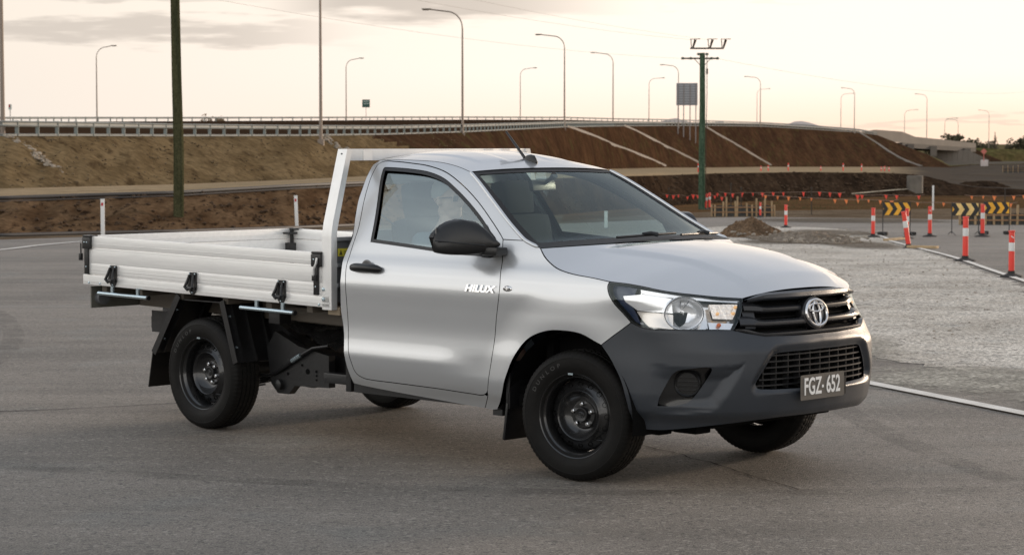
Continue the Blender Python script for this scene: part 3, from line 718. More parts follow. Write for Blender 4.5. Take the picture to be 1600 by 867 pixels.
# ---- headlights
M_DKC = mat('lamp_dark', (.012, .026, .07), .30, .2, .4)
M_BOX = mat('lamp_chrome', (.95, .96, .98), .16, .72)
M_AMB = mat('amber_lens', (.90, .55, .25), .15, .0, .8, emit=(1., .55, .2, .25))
for sg in (1, -1):
    S = (lambda p: p) if sg == 1 else mir
    hl = panel('headlight', S(OUT_HL), M_LENS, T, off=.0, depth=0, gap=.002, ds=.03)
    rim_ = panel('lamp_surround', S(OUT_HL), M_BLK, hl, holes=[S(inset(OUT_HL, .006))], off=-.004, depth=.06, gap=.001, ds=.02)
    panel('lamp_housing', S(inset(OUT_HL, -.002)), M_BOX, hl, off=-.085, depth=0, gap=0, ds=.03)
    # rear dark part, chrome blades, bowl, indicator box, inner chrome step
    panel('lamp_dark_end', S([(1.315, 1.05), (1.30, .99), (1.25, .93), (1.16, .860), (1.11, .838), (1.13, .88), (1.165, .93), (1.155, .985), (1.13, 1.03), (1.2, 1.04)]), M_DKC, hl, off=-.038, depth=.04, gap=0, ds=.03)
    panel('lamp_blade', S([(1.215, .985), (1.20, .955), (1.12, .912), (.91, .905), (.90, .978), (1.05, 1.0)]), M_BOX, hl, off=-.022, depth=.05, gap=0, ds=.03)
    panel('lamp_blade', S([(1.13, .905), (1.095, .862), (1.06, .835), (.91, .832), (.91, .90)]), mat('lamp_satin', (.74, .70, .66), .25, .8), hl, off=-.034, depth=.04, gap=0, ds=.03)
    panel('lamp_trim_strip', S([(1.10, 1.02), (.95, 1.003), (.70, .985), (.49, .968), (.49, .955), (.70, .968), (.95, .985), (1.09, 1.0)]), M_BOX, hl, off=-.018, depth=.05, gap=0, ds=.03)
    c = skin(np.array(sg * .815), np.array(.898)); cen = Vector(c) + Vector((-.055, sg * .025, 0))
    ax = Vector((.80, -sg * .60, 0.0)).normalized(); A = axes((0, 0, 0), Vector((0, 0, 1)).cross(ax), (0, 0, 1), ax).to_3x3()
    A2 = A @ Matrix(((1.22, 0, 0), (0, 0, 1), (0, 1, 0)))
    q = MB(); q.lathe([(.082, .030), (.080, .036), (.077, .034), (.070, .012), (.056, -.010), (.036, -.024), (.014, -.028)], 40, M=A2, c=cen)
    bowl = q.build('main_reflector', mat('reflector_bright', (.95, .96, .98), .22, .55), hl)
    q = MB(); q.lathe([(.0865, -.03), (.0865, .030), (.0855, .038), (.0835, .034)], 40, M=A2, c=cen); q.build('reflector_ring', M_BOX, bowl); mat('ring_dark', (.45, .45, .47), .15, 1.)
    q = MB(); q.tube([cen + A @ Vector((0, 0, -.03)), cen + A @ Vector((0, 0, -.003))], [.010, .008], 14); q.build('bulb', mat('bulb_bright', (.85, .85, .87), .2, .6), bowl)
    for k in range(2):
        ang = math.radians(70 + 30 * k)
        q = MB(); p0 = cen + A @ Vector((.030 * math.cos(ang), .025 * math.sin(ang), -.028)); p1 = cen + A @ Vector((.082 * math.cos(ang), .066 * math.sin(ang), .022))
        q.tube([p0, p1], [.002, .003], 6); q.build('reflector_facet', MATS['ring_dark'], bowl)
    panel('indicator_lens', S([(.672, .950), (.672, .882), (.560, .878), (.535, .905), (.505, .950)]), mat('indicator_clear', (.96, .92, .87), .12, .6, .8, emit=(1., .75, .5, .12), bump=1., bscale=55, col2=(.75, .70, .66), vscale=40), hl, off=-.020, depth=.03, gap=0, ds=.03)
    panel('lamp_step', S([(.70, .868), (.70, .832), (.585, .830), (.556, .862)]), M_BOX, hl, off=-.030, depth=.03, gap=0, ds=.03)
    for (s_, z_) in ((.525, .935), (.548, .905), (.64, .905)):
        q = MB(); p = skin(np.array(sg * s_), np.array(z_)) + snormal(skin, np.array(sg * s_), np.array(z_)) * -.016; q.lathe([(.0005, -.010), (.007, -.006), (.009, 0), (.007, .006), (.0005, .010)], 12, c=p); q.build('indicator_bulb', M_AMB, hl)
    q = MB(); p = skin(np.array(sg * .645), np.array(.852)) + snormal(skin, np.array(sg * .645), np.array(.852)) * -.02; q.lathe([(.0005, -.014), (.009, -.008), (.011, 0), (.009, .008), (.0005, .014)], 14, c=p); q.build('park_bulb', mat('orange_bulb', (.75, .16, .02), .2), hl)

# ---- door mirrors
for sg in (1, -1):
    # local: x forward, y outboard (positive), z up, then mirrored to the side
    secs = []
    prof = [ # y outboard, x front, x rear, z bottom, z top, roundness
        (.845, -.52, -.60, 1.205, 1.240), (.875, -.54, -.68, 1.180, 1.300), (.905, -.575, -.75, 1.163, 1.340), (.95, -.625, -.80, 1.157, 1.350),
        (.99, -.675, -.812, 1.158, 1.336), (1.02, -.712, -.816, 1.161, 1.316), (1.045, -.738, -.818, 1.166, 1.290), (1.062, -.757, -.818, 1.172, 1.270), (1.070, -.77, -.812, 1.182, 1.252)]
    V = []; F = []; n = 28
    for (y, xf, xr, z0, z1) in prof:
        for k in range(n):
            t = 2 * math.pi * k / n; cx_, sx_ = math.cos(t), math.sin(t)
            ex = (abs(cx_) ** .45) * (1 if cx_ > 0 else -1); ez = (abs(sx_) ** .52) * (1 if sx_ > 0 else -1)
            xm, xh = (xf + xr) / 2, (xf - xr) / 2; zm, zh = (z0 + z1) / 2, (z1 - z0) / 2
            # front face slopes back towards the top
            X_ = xm + xh * ex - .045 * max(0, ez) * (ex > 0)
            V.append((X_, -sg * y, zm + zh * ez))
    for i in range(len(prof) - 1):
        for k in range(n): F.append((i * n + k, i * n + (k + 1) % n, (i + 1) * n + (k + 1) % n, (i + 1) * n + k))
    F.append(tuple((len(prof) - 1) * n + k for k in range(n)))
    F.append(tuple(range(n)))
    q = MB(); q.add(V, F); mir_ = q.build('door_mirror', M_BLK, T, angle=60)
    q = MB(); q.box((-.822, -sg * .985, 1.245), (.004, .15, .12), (0, 0, sg * math.radians(20))); q.build('mirror_glass', M_CHR, mir_)
    q = MB(); V2 = [];
    strip_pts = [(-.575, .905), (-.625, .95), (-.685, 1.0), (-.725, 1.035), (-.775, 1.085)]
    q.tube([(a + .002, -sg * b, 1.212 + .006 * i) for i, (a, b) in enumerate(strip_pts)], [.003] * 5, 8); q.build('mirror_seam', M_GB, mir_)
    # foot and triangle plate in the window corner
    q = MB(); q.box((-.56, -sg * .855, 1.180), (.13, .09, .045), bev=.015); q.build('mirror_arm', M_BLK, mir_)
    tri = [(2.150, 1.152), (2.158, 1.200), (2.182, 1.236), (2.246, 1.279), (2.300, 1.316), (2.285, 1.22), (2.275, 1.155), (2.19, 1.143)]
    S = (lambda p: p) if sg == 1 else mir
    panel('mirror_plate', S(smooth_chain(tri + [tri[0]], .02)[:-1]), M_BLK, mir_, off=.006, depth=.02, gap=0, ds=.03)

# ---- wipers, cowl, aerial
cw = MB()
def wsp(u, v, off): 
    h = 1e-3; P = ws_fn(np.array(u), np.array(v)); a = ws_fn(np.array(u + h), np.array(v)) - ws_fn(np.array(u - h), np.array(v)); b = ws_fn(np.array(u), np.array(v + h)) - ws_fn(np.array(u), np.array(v - h)); n_ = np.cross(a, b); n_ /= np.linalg.norm(n_)
    if n_[2] < 0: n_ = -n_
    return Vector(P + n_ * off)
for (u0, u1, v0, v1) in ((.30, .62, .030, .060), (.62, .93, .018, .052)):
    q = MB(); q.tube([wsp(u0 + (u1 - u0) * t, v0 + (v1 - v0) * t, .020) for t in np.linspace(0, 1, 10)], .007, 8)
    wp = q.build('wiper', M_BLK, T)
    q = MB(); um = (u0 + u1) / 2; q.tube([wsp(um + .02, -.015, .03), wsp(um, .03, .034), wsp(um - .03, (v0 + v1) / 2, .028)], [.013, .011, .008], 8); q.build('wiper_arm', M_BLK, wp)
cw = MB()
def cowl_fn(u, v):
    a = ws_fn(u, 0 * v + .0); b = hood_fn(u, 0 * v + .012); b = b + np.stack([0 * u, 0 * u, -.03 + 0 * u], -1); a = a + np.stack([0 * u, 0 * u, -.012 + 0 * u], -1)
    return a * (1 - v)[..., None] + b * v[..., None]
patch('cowl', cowl_fn, 30, 4, M_BLK, T, .0, 1., 0., 1.)
q = MB(); q.lathe([(.001, .045), (.016, .040), (.026, .022), (.036, .0), (.036, -.03)], 20, axis='Z', c=(-1.115, 0, 1.645), M=Matrix(((1.9, 0, .35), (0, .62, 0), (0, 0, 1)))); an = q.build('aerial', M_BLK, T)
pts = [Vector((-1.15, 0, 1.672)) + Vector((-.148, 0, .150)) * t for t in np.linspace(0, 1, 30)]
q = MB(); q.tube(pts, [.0085 - .003 * i / 30 + (.0012 if i % 2 else 0) for i in range(30)], 8); q.build('aerial_rod', M_BLK, an)

# ---- wheels
def tyre_mesh():
    half = [(.205, .080), (.217, .094), (.226, .099), (.236, .1015), (.243, .106), (.262, .1095), (.285, .1105), (.300, .109), (.302, .1105), (.306, .1095), (.318, .103), (.328, .0965), (.3345, .089), (.3385, .081),
            (.3405, .070), (.3415, .052), (.3335, .050), (.3335, .044), (.3425, .042), (.343, .020), (.335, .018), (.335, .013), (.343, .011)]
    prof = half + [(r, -y) for r, y in half[::-1]]
    n = 240; V = []; F = []
    for j, (r, y) in enumerate(prof):
        for k in range(n):
            t = 2 * math.pi * k / n; rr = r
            shoulder = .318 <= r and abs(y) > .047
            if shoulder and (k % 3 == 0): rr -= .0035
            mid = r >= .3405 and .01 < abs(y) < .047
            if mid and ((k + (2 if y > 0 else 0)) % 5 == 0): rr -= .0035
            V.append((rr * math.cos(t), y, rr * math.sin(t)))
    m = len(prof)
    for i in range(m - 1):
        for k in range(n): F.append((i * n + k, i * n + (k + 1) % n, (i + 1) * n + (k + 1) % n, (i + 1) * n + k))
    me = bpy.data.meshes.new('tyre'); me.from_pydata(V, [], F); me.update(); me.polygons.foreach_set('use_smooth', [True] * len(me.polygons)); me.set_sharp_from_angle(angle=math.radians(38)); me.materials.append(M_RUB)
    return me
def make_wheel(loc, rz, nuts, word):
    w = empty('wheel', loc, rz); w.parent = T
    ty = link_mesh('tyre', tyre_mesh(), None, w)
    # barrel and disc; outboard is +y here
    q = MB(); q.lathe([(.2235, .084), (.2250, .0945), (.2215, .0975), (.2170, .0945), (.2130, .086), (.2100, .076), (.2000, .070), (.1960, .055), (.1940, .030), (.1900, .004), (.1860, -.06), (.2050, -.075), (.2200, -.09)], 72)
    rim = q.build('rim', M_RIM, w, angle=50)
    q = MB(); q.lathe([(.1895, .008), (.1820, .020), (.1750, .027), (.1490, .044), (.1370, .052), (.1330, .058), (.1290, .061), (.1250, .058), (.1200, .044), (.1060, .022), (.0900, .006), (.0780, .002), (.0720, .006), (.0700, .012), (.0600, .013), (.0430, .013), (.0400, .013)], 72)
    dsc = q.build('wheel_disc', mat('disc_steel', (.012, .012, .0125), .26, .0, .6), rim, angle=50)
    for k in range(16):
        a = 2 * math.pi * k / 16; q = MB(); n_ = Vector((.40 * math.cos(a), 1, .40 * math.sin(a))).normalized()
        c_ = Vector((.163 * math.cos(a), .0390, .163 * math.sin(a)))
        tx = n_.cross(Vector((0, 0, 1)) if abs(n_.z) < .9 else Vector((1, 0, 0))).normalized(); tz = n_.cross(tx)
        MM = Matrix(((tx.x, n_.x, tz.x), (tx.y, n_.y, tz.y), (tx.z, n_.z, tz.z)))
        q.lathe([(.0135, .0002), (.0125, .0012), (.0115, -.002), (.0105, -.006), (.001, -.006)], 18, M=MM, c=c_); q.build('vent_hole', M_DARK, w)
    for k in range(nuts):
        a = 2 * math.pi * (k + .25) / nuts; q = MB(); q.lathe([(.0145, .010), (.0140, .024), (.0115, .033), (.0070, .037), (.0005, .0375)], 6, c=(.0570 * math.cos(a), 0, .0570 * math.sin(a))); q.build('wheel_nut', M_CHR, w, angle=20)
    q = MB(); q.lathe([(.040, .010), (.040, .030), (.0365, .036), (.034, .037), (.030, .0345), (.001, .0345)], 40); cap = q.build('hub_cap', M_BLK, w)
    for a_, b_, c_, r_ in ((.020, .0155, 0, .0016), (.0065, .0140, 0, .0013), (.0135, .005, .0065, .0013)):
        q = MB(); pts = [(a_ * math.cos(t), .0355, c_ + b_ * math.sin(t)) for t in np.linspace(0, 2 * math.pi, 25)]; q.tube(pts, r_, 6, cap=False); q.build('cap_ring', M_RIM, cap)
    q = MB(); a = math.radians(218); q.tube([(.197 * math.cos(a), .07, .197 * math.sin(a)), (.178 * math.cos(a + .05), .090, .178 * math.sin(a + .05))], [.0055, .004], 8); q.build('valve', M_BLK, w)
    q = MB(); a = math.radians(84); q.box((.219 * math.cos(a), .0985, .219 * math.sin(a)), (.030, .004, .010)); q.build('balance_weight', M_ZINC, w)
    # raised lettering on the sidewall
    for i, ch in enumerate(word):
        a = math.radians(28 + i * 8.5); c_ = (.272 * math.cos(a), .1100, .272 * math.sin(a))
        # seen from outboard (+y) the circle runs mirrored, so letters face +y
        up = Vector((math.cos(a), 0, math.sin(a))); xx = up.cross(Vector((0, 1, 0)))
        text_mesh('sidewall_letter', ch, .030, mat('letter_rubber', (.045, .044, .042), .5), w, axes(c_, up.cross(Vector((0, 1, 0))), up, (0, 1, 0)), ext=.0006, sx=1.2)
    return w
STEER = math.radians(9)
make_wheel((0, -.7475, .343), math.pi + STEER, 5, 'DUNLOP')
make_wheel((0, .7475, .343), STEER, 5, 'DUNLOP')
make_wheel((-3.085, -.755, .343), math.pi, 6, 'DUNLOP')
make_wheel((-3.085, .755, .343), 0, 6, 'DUNLOP')

# ---- chassis
q = MB()
for sg in (1, -1):
    V = []; F = []
    path = [(.62, .50), (.3, .52), (-.3, .44), (-.7, .40), (-2.05, .40), (-2.45, .46), (-2.75, .60), (-3.45, .60), (-3.8, .60), (-4.0, .60)]
    for x, z in path:
        for dy, dz in ((-.04, -.07), (.04, -.07), (.04, .07), (-.04, .07)): V.append((x, -sg * .50 + dy, z + dz))
    for i in range(len(path) - 1):
        for j in range(4): F.append((i * 4 + j, i * 4 + (j + 1) % 4, (i + 1) * 4 + (j + 1) % 4, (i + 1) * 4 + j))
    q.add(V, F)
for x in (-.2, -2.0, -2.7, -3.6, -3.97): q.b2((x - .04, -.5, .45 + (.1 if x < -2.5 else 0)), (x + .04, .5, .53 + (.1 if x < -2.5 else 0)))
q.build('chassis_rails', M_CHAS, T, angle=30)
for sg in (1, -1):
    # spring hanger plate with holes, leaf pack, damper
    q = MB(); M_ = axes((0, -sg * .60, 0), (1, 0, 0), (0, 0, 1), (0, -1, 0))
    pl = [(-2.13, .31), (-2.13, .50), (-2.40, .54), (-2.62, .62), (-2.70, .52), (-2.66, .30), (-2.60, .245), (-2.50, .245), (-2.44, .30)]
    q.prism(pl, .05, M_); hg = q.build('spring_hanger', M_CHAS, T)
    for (x, z, r) in ((-2.32, .395, .017), (-2.24, .40, .009), (-2.24, .375, .007), (-2.37, .43, .008), (-2.24, .35, .007), (-2.50, .37, .010)):
        q = MB(); q.lathe([(r, .0), (r * .7, .001), (.0005, .001)], 12, c=(x, -sg * (.6535 if sg > 0 else .6535), z), M=Matrix.Diagonal((1, -sg, 1))); q.build('hole', M_DARK, hg)
    q = MB(); q.lathe([(.032, .0), (.032, .03), (.02, .036), (.0005, .036)], 16, c=(-2.57, -sg * .65, .30), M=Matrix.Diagonal((1, -sg, 1))); q.build('hanger_bolt', M_CHAS, hg)
    q = MB()
    for k in range(5):
        L_ = 1.25 - .2 * k; pts = [(-3.085 + L_ * (t - .5), -sg * .56, .30 - .013 * k + .16 * (2 * (t - .5) * L_ / 1.25) ** 2) for t in np.linspace(0, 1, 14)]
        for i in range(13):
            a, b = pts[i], pts[i + 1]; q.box(((a[0] + b[0]) / 2, a[1], (a[2] + b[2]) / 2), (abs(b[0] - a[0]) + .003, .06, .010), (0, -math.atan2(b[2] - a[2], b[0] - a[0]), 0))
    q.build('leaf_spring', M_CHAS, T)
    q = MB(); 
    for xx in (-3.16, -3.02): q.tube([(xx, -sg * .53, .20), (xx, -sg * .53, .40)], .008, 6); q.tube([(xx, -sg * .59, .20), (xx, -sg * .59, .40)], .008, 6)
    q.b2((-3.19, -sg * .51, .20), (-2.99, -sg * .61, .225)); q.build('spring_bolts', M_CHAS, T)
    q = MB(); q.tube([(-2.85, -sg * .42, .25), (-2.55, -sg * .40, .62)], .028, 12); q.build('damper', M_CHAS, T)
q = MB(); q.tube([(-3.085, -.70, .343), (-3.085, .70, .343)], .045, 16); q.lathe([(.001, -.16), (.10, -.12), (.15, -.05), (.16, 0), (.15, .05), (.10, .12), (.001, .16)], 24, c=(-3.085, .05, .343), axis='Y')
q.tube([(-3.0, .05, .36), (-1.6, .03, .42), (-.4, 0, .45)], .035, 12); q.build('rear_axle', M_CHAS, T)
q = MB(); q.tube([(0, -.68, .343), (0, .68, .343)], .035, 12); q.b2((-.18, -.6, .26), (.12, .6, .32)); q.tube([(.1, -.65, .32), (.05, 0, .30), (.1, .65, .32)], .018, 8); q.build('front_suspension', M_CHAS, T)
# black shroud sheet, brake cable, tank
q = MB(); V = []; F = []
for i in range(13):
    x = -2.10 - .50 * i / 12
    for j in range(9):
        t = j / 8; y = -.62 + .5 * t; z = .53 + .14 * (i / 12) + .05 * math.sin(i * 1.3 + j) * .25 + .06 * math.sin(math.pi * t)
        V.append((x, y, z))
for i in range(12):
    for j in range(8): F.append((i * 9 + j, i * 9 + j + 1, (i + 1) * 9 + j + 1, (i + 1) * 9 + j))
q.add(V, F); q.build('chassis_cover', mat('cover_sheet', (.018, .018, .018), .25, 0, .3, bump=1., bscale=25), T)
q = MB(); q.tube([(-2.12, -.66, .56), (-2.25, -.67, .54), (-2.4, -.67, .47), (-2.52, -.67, .405), (-2.62, -.66, .36), (-2.70, -.65, .345), (-2.84, -.64, .345), (-2.95, -.62, .34)], .010, 8); q.build('brake_cable', M_BLK, T)
q = MB(); q.tube([(-2.36, -.672, .492), (-2.44, -.672, .452)], .014, 8); q.build('cable_clamp', M_ZINC, T)
q = MB(); q.b2((-1.95, .10, .28), (-.9, .42, .42), bev=.04); q.build('fuel_tank', M_CHAS, T)
q = MB(); q.b2((-2.03, -.78, .36), (-1.78, -.70, .42), bev=.01); q.b2((-1.79, -.82, .33), (-1.745, -.70, .95), bev=.006); q.build('cab_mount', M_CHAS, T)

# ---- tray
TRAY = empty('tray', (0, 0, 0)); TRAY.parent = T
TILT = .0135    # the tray sits slightly nose-down
def tz(x, z): return z - TILT * (x + 4.25)
XR, XF = -4.255, -1.918
def plank(name, x0, x1, y0, y1, z0, z1, m, parent, bev=.003):
    q = MB(); q.b2((x0, y0, z0), (x1, y1, z1), bev=bev); q.v = [(p[0], p[1], p[2] - TILT * (p[0] + 4.25)) for p in q.v]
    return q.build(name, m, parent)
PL = ((.912, .9848), (.9855, 1.0845), (1.0875, 1.158))
for sg in (1, -1):
    ya, yb = -sg * .862, -sg * .885
    for i, (z0, z1) in enumerate(PL):
        p = plank('side_plank', XR + .02, XF - .003, ya, yb, z0, z1, M_ALU, TRAY)
        # extruded ridges on the face
        for zr in ([z0 + .012, z0 + .030, z0 + .052] if i == 0 else [z0 + .088] if i == 1 else [z0 + .020]):
            plank('ridge', XR + .022, XF - .005, -sg * .885, -sg * .8862, zr, zr + .005, M_ALU, p, bev=.001)
    sr = plank('side_rail', XR - .005, XF + .07, -sg * .84, -sg * .889, .845, .908, M_ALU, TRAY)
    plank('ridge', XR - .003, XF + .068, -sg * .889, -sg * .8915, .866, .871, M_ALU, sr, bev=.001)
    for x in (-4.20, -4.08, -1.94): 
        q = MB(); q.lathe([(.0085, 0), (.0075, .004), (.0005, .005)], 10, c=(x, -sg * .889, tz(x, .857)), M=Matrix.Diagonal((1, -sg, 1))); q.build('rivet', M_ZINC, sr)
    # drop-side hinges
    for x in (-3.93, -3.11, -2.27):
        M_ = axes((x, -sg * .8880, tz(x, 0)), (1, 0, 0), (0, 0, 1), (0, -sg, 0) if sg == 1 else (0, 1, 0))
        q = MB(); pts = [(-.030, .975), (-.024, .982), (.030, .982), (.036, .975), (.034, .930), (.040, .885), (.030, .866), (.012, .848), (-.012, .846), (-.030, .868), (-.052, .885), (-.036, .925)]
        if sg == -1: M_ = axes((x, .888, tz(x, 0)), (1, 0, 0), (0, 0, 1), (0, -1, 0)) @ Matrix.Translation((0, 0, -.012))
        q.prism(pts, .012, M_); hn = q.build('side_hinge', M_BLK, TRAY)
        q = MB()
        for dx, sx in ((-.028, -.022), (.028, .016)): q.tube([(x + dx * .8, -sg * .905, tz(x, .965)), (x + dx * .9, -sg * .915, tz(x, .93)), (x + dx + sx * .5, -sg * .925, tz(x, .893)), (x + dx * .6, -sg * .918, tz(x, .872))], [.006, .009, .011, .009], 8)
        q.tube([(x - .04, -sg * .916, tz(x, .884)), (x + .036, -sg * .916, tz(x, .884))], .011, 8); q.build('hinge_arm', M_BLK, hn)
        for dx, z in ((-.022, .972), (.028, .972), (.004, .945), (0, .858)):
            q = MB(); q.lathe([(.005, 0), (.004, .003), (.0005, .004)], 8, c=(x + dx, -sg * .900, tz(x, z)), M=Matrix.Diagonal((1, -sg, 1))); q.build('rivet', M_ZINC, hn)
    # rope rails under the side
    for x0, x1 in ((-4.08, -3.56), (-2.64, -2.15)):
        q = MB(); q.tube([(x0, -sg * .90, tz(x0, .797)), (x1, -sg * .90, tz(x1, .797))], .0125, 12)
        rr = q.build('rope_rail', M_ZINC, TRAY)
        for x in (x0 + .15, x1 - .10): q = MB(); q.b2((x - .012, -sg * .894, tz(x, .80)), (x + .012, -sg * .906, tz(x, .85))); q.build('rail_post', M_ZINC, rr)
        q = MB(); q.tube([(x1 - .001, -sg * .90, tz(x1, .797)), (x1 + .012, -sg * .90, tz(x1, .797))], .015, 12); q.build('rail_cap', M_BLK, rr)
    # corner latches
    for x, dirx in ((XR + .045, 1), (XF - .035, -1)):
        q = MB(); q.b2((x - .026, -sg * .886, tz(x, .912)), (x + .012, -sg * .899, tz(x, 1.10)), bev=.003); q.b2((x - .042, -sg * .886, tz(x, 1.075)), (x + .044, -sg * .905, tz(x, 1.150)), bev=.008); q.b2((x - .042, -sg * .84, tz(x, 1.150)), (x + .044, -sg * .900, tz(x, 1.163)), bev=.003)
        lt = q.build('corner_latch', M_BLK, TRAY)
        if dirx < 0:
            q = MB(); q.tube([(x + .022, -sg * .912, tz(x, 1.128)), (x + .020, -sg * .918, tz(x, 1.095)), (x, -sg * .918, tz(x, 1.065)), (x - .004, -sg * .916, tz(x, 1.025))], .0065, 8); q.build('latch_handle', M_ALU2, lt)
            q = MB(); q.b2((x - .016, -sg * .90, tz(x, .995)), (x + .008, -sg * .920, tz(x, 1.03)), bev=.003); q.build('latch_grip', M_BLK, lt)
        else:
            q = MB(); q.tube([(x - .060, -sg * .90, tz(x, 1.11)), (x - .060, -sg * .90, tz(x, 1.04))], .005, 6); q.b2((x - .072, -sg * .89, tz(x, 1.00)), (x - .050, -sg * .91, tz(x, 1.045)), bev=.003); q.build('latch_handle', M_BLK, lt)
        for dx, z in ((-.015, 1.118), (.012, 1.118), (-.006, .96)):
            q = MB(); q.lathe([(.0055, 0), (.0045, .003), (.0005, .004)], 8, c=(x + dx, -sg * (.905 if z > 1 else .899), tz(x, z)), M=Matrix.Diagonal((1, -sg, 1))); q.build('rivet', M_ZINC, lt)
# tail board and inner corner hardware
for i, (z0, z1) in enumerate(PL):
    p = plank('tail_plank', XR - .012, XR + .012, -.862, .862, z0, z1, M_ALU, TRAY)
    plank('ridge', XR + .012, XR + .0145, -.86, .86, z0 + .03, z0 + .036, M_ALU, p, bev=.001)
plank('tail_rail', XR - .015, XR + .03, -.885, .885, .845, .908, M_ALU, TRAY)
for sg in (1, -1):
    plank('corner_post', XR + .012, XR + .034, -sg * .846, -sg * .862, .90, 1.165, M_BLK, TRAY)
    plank('corner_block', XR + .012, XR + .06, -sg * .800, -sg * .862, .975, 1.06, M_BLK, TRAY); plank('corner_block', XR + .012, XR + .075, -sg * .78, -sg * .8615, 1.12, 1.135, M_BLK, TRAY)
for k in range(9):
    y0 = -.84 + k * 1.68 / 9; plank('floor_plank', XR + .03, XF + .03, y0 + .002, y0 + 1.68 / 9 - .002, .872, .892, M_ALU2, TRAY)
# cross members and long rails below the floor
for x in (-4.1, -3.72, -3.30, -2.86, -2.45, -2.08): plank('cross_member', x - .025, x + .025, -.84, .84, .800, .871, M_BRN, TRAY, bev=.002)
for sg in (1, -1): plank('long_rail', -4.1, -1.88, -sg * .56, -sg * .50, .70, .799, M_BRN, TRAY, bev=.003); plank('rail_pad', -2.55, -1.80, -sg * .66, -sg * .59, .72, .799, M_BRN, TRAY); plank('rail_bracket', -2.56, -2.46, -sg * .75, -sg * .66, .70, .775, M_CHAS, TRAY)
plank('tray_front_sill', XF, XF + .10, -.84, .84, .80, .846, mat('primer_tan', (.28, .22, .15), .6), TRAY)
# headboard: uprights, top rail, steel panel with pressed ledges
XH = -1.872
for sg in (1, -1):
    q = MB(); V = []; F = []
    path = [(.80, .889, .845), (1.215, .889, .845), (1.255, .884, .842), (1.30, .876, .832), (1.722, .762, .724)]
    for z, yo, yi in path:
        for dx, y in ((-.040, yo), (.040, yo), (.040, yi), (-.040, yi)): V.append((XH + dx, -sg * y, tz(XH, z) + .032))
    for i in range(len(path) - 1):
        for j in range(4): F.append((i * 4 + j, i * 4 + (j + 1) % 4, (i + 1) * 4 + (j + 1) % 4, (i + 1) * 4 + j))
    F.append((0, 1, 2, 3)); F.append(tuple(len(path) * 4 - 4 + j for j in range(4)))
    q.add(V, F); up_ = q.build('headboard_upright', M_ALU2, TRAY, angle=20)
    for z in (.862, .918): q = MB(); q.lathe([(.011, 0), (.010, .006), (.0005, .007)], 12, c=(XH - .03, -sg * .889, tz(XH, z) + .03), M=Matrix.Diagonal((1, -sg, 1))); q.build('bolt', M_ZINC, up_)
    q = MB(); q.lathe([(.009, 0), (.0005, .001)], 12, c=(XH, -sg * .770, 1.690), M=Matrix.Diagonal((1, -sg, 1))); q.build('bolt_hole', M_DARK, up_)
q = MB(); q.b2((XH - .032, -.735, 1.655), (XH + .032, .735, 1.722), bev=.003); tr = q.build('headboard_top_rail', M_ALU2, TRAY)
for y in (-.60, .40, .55): q = MB(); q.b2((XH + .032, y - .035, 1.657), (XH + .037, y + .035, 1.721)); q.build('rail_bracket', M_ALU2, tr)
q = MB(); q.b2((XH - .005, -.845, .84), (XH + .012, .845, 1.205), bev=.002); hb = q.build('headboard_panel', M_PANEL, TRAY)
for z in (.93, 1.045, 1.195):
    q = MB(); q.b2((XH + .012, -.845, z), (XH + .045, .845, z + .022), bev=.003); q.build('panel_ledge', mat('ledge_grey', (.20, .21, .22), .4, .4), hb)
q = MB(); q.b2((XH + .012, -.815, 1.105), (XH + .0145, -.700, 1.150)); q.build('warning_sticker', mat('sticker_yellow', (.62, .55, .05), .5), hb)
q = MB(); q.b2((XH + .0145, -.770, 1.118), (XH + .0155, -.712, 1.122)); q.b2((XH + .0145, -.770, 1.130), (XH + .0155, -.712, 1.134)); q.prism([(-.806, 1.112), (-.780, 1.112), (-.793, 1.143)], .001, axes((XH + .0145, 0, 0), (0, 1, 0), (0, 0, 1), (1, 0, 0))); q.build('sticker_print', mat('sticker_ink', (.08, .075, .02), .6), hb)
# mud guards: folded black sheets before and behind each rear wheel
for sg in (1, -1):
    def sheet(p0, p1, name, ribs):
        q = MB(); a = Vector((p0[0], 0, p0[1])); b = Vector((p1[0], 0, p1[1])); d = b - a; mid = (a + b) / 2; ang = math.atan2(d.x, -d.z)
        q.box((mid.x, -sg * .69, mid.z), (.006, .33, d.length), (0, -ang, 0))
        q.box((mid.x, -sg * .857, mid.z), (.045, .006, d.length), (0, -ang, 0)); o = q.build(name, M_BLK, TRAY)
        for y in ribs: q = MB(); q.box((mid.x + .012, -sg * y, mid.z), (.022, .012, d.length * .96), (0, -ang, 0), bev=.003); q.build('pressed_rib', M_BLK, o)
        for t in (.25, .75):
            p = a + d * t; q = MB(); q.lathe([(.0005, .016), (.006, .014), (.008, .008), (.008, 0)], 10, c=(p.x + .004, -sg * .83, p.z), axis='X'); q.build('bolt', M_ZINC, o)
        return o
    sheet((-3.30, .815), (-3.56, .44), 'rear_mudguard', (.80, .62))
    q = MB(); q.box((-3.595, -sg * .72, .335), (.008, .27, .23), (0, math.radians(-12) * -1, 0)); q.build('mud_flap', M_RUB, TRAY)
    sheet((-2.875, .80), (-2.745, .43), 'front_mudguard', (.80, .70, .58))
    q = MB(); q.b2((-3.29, -sg * .54, .785), (-2.88, -sg * .84, .792)); q.build('guard_top', M_BLK, TRAY)
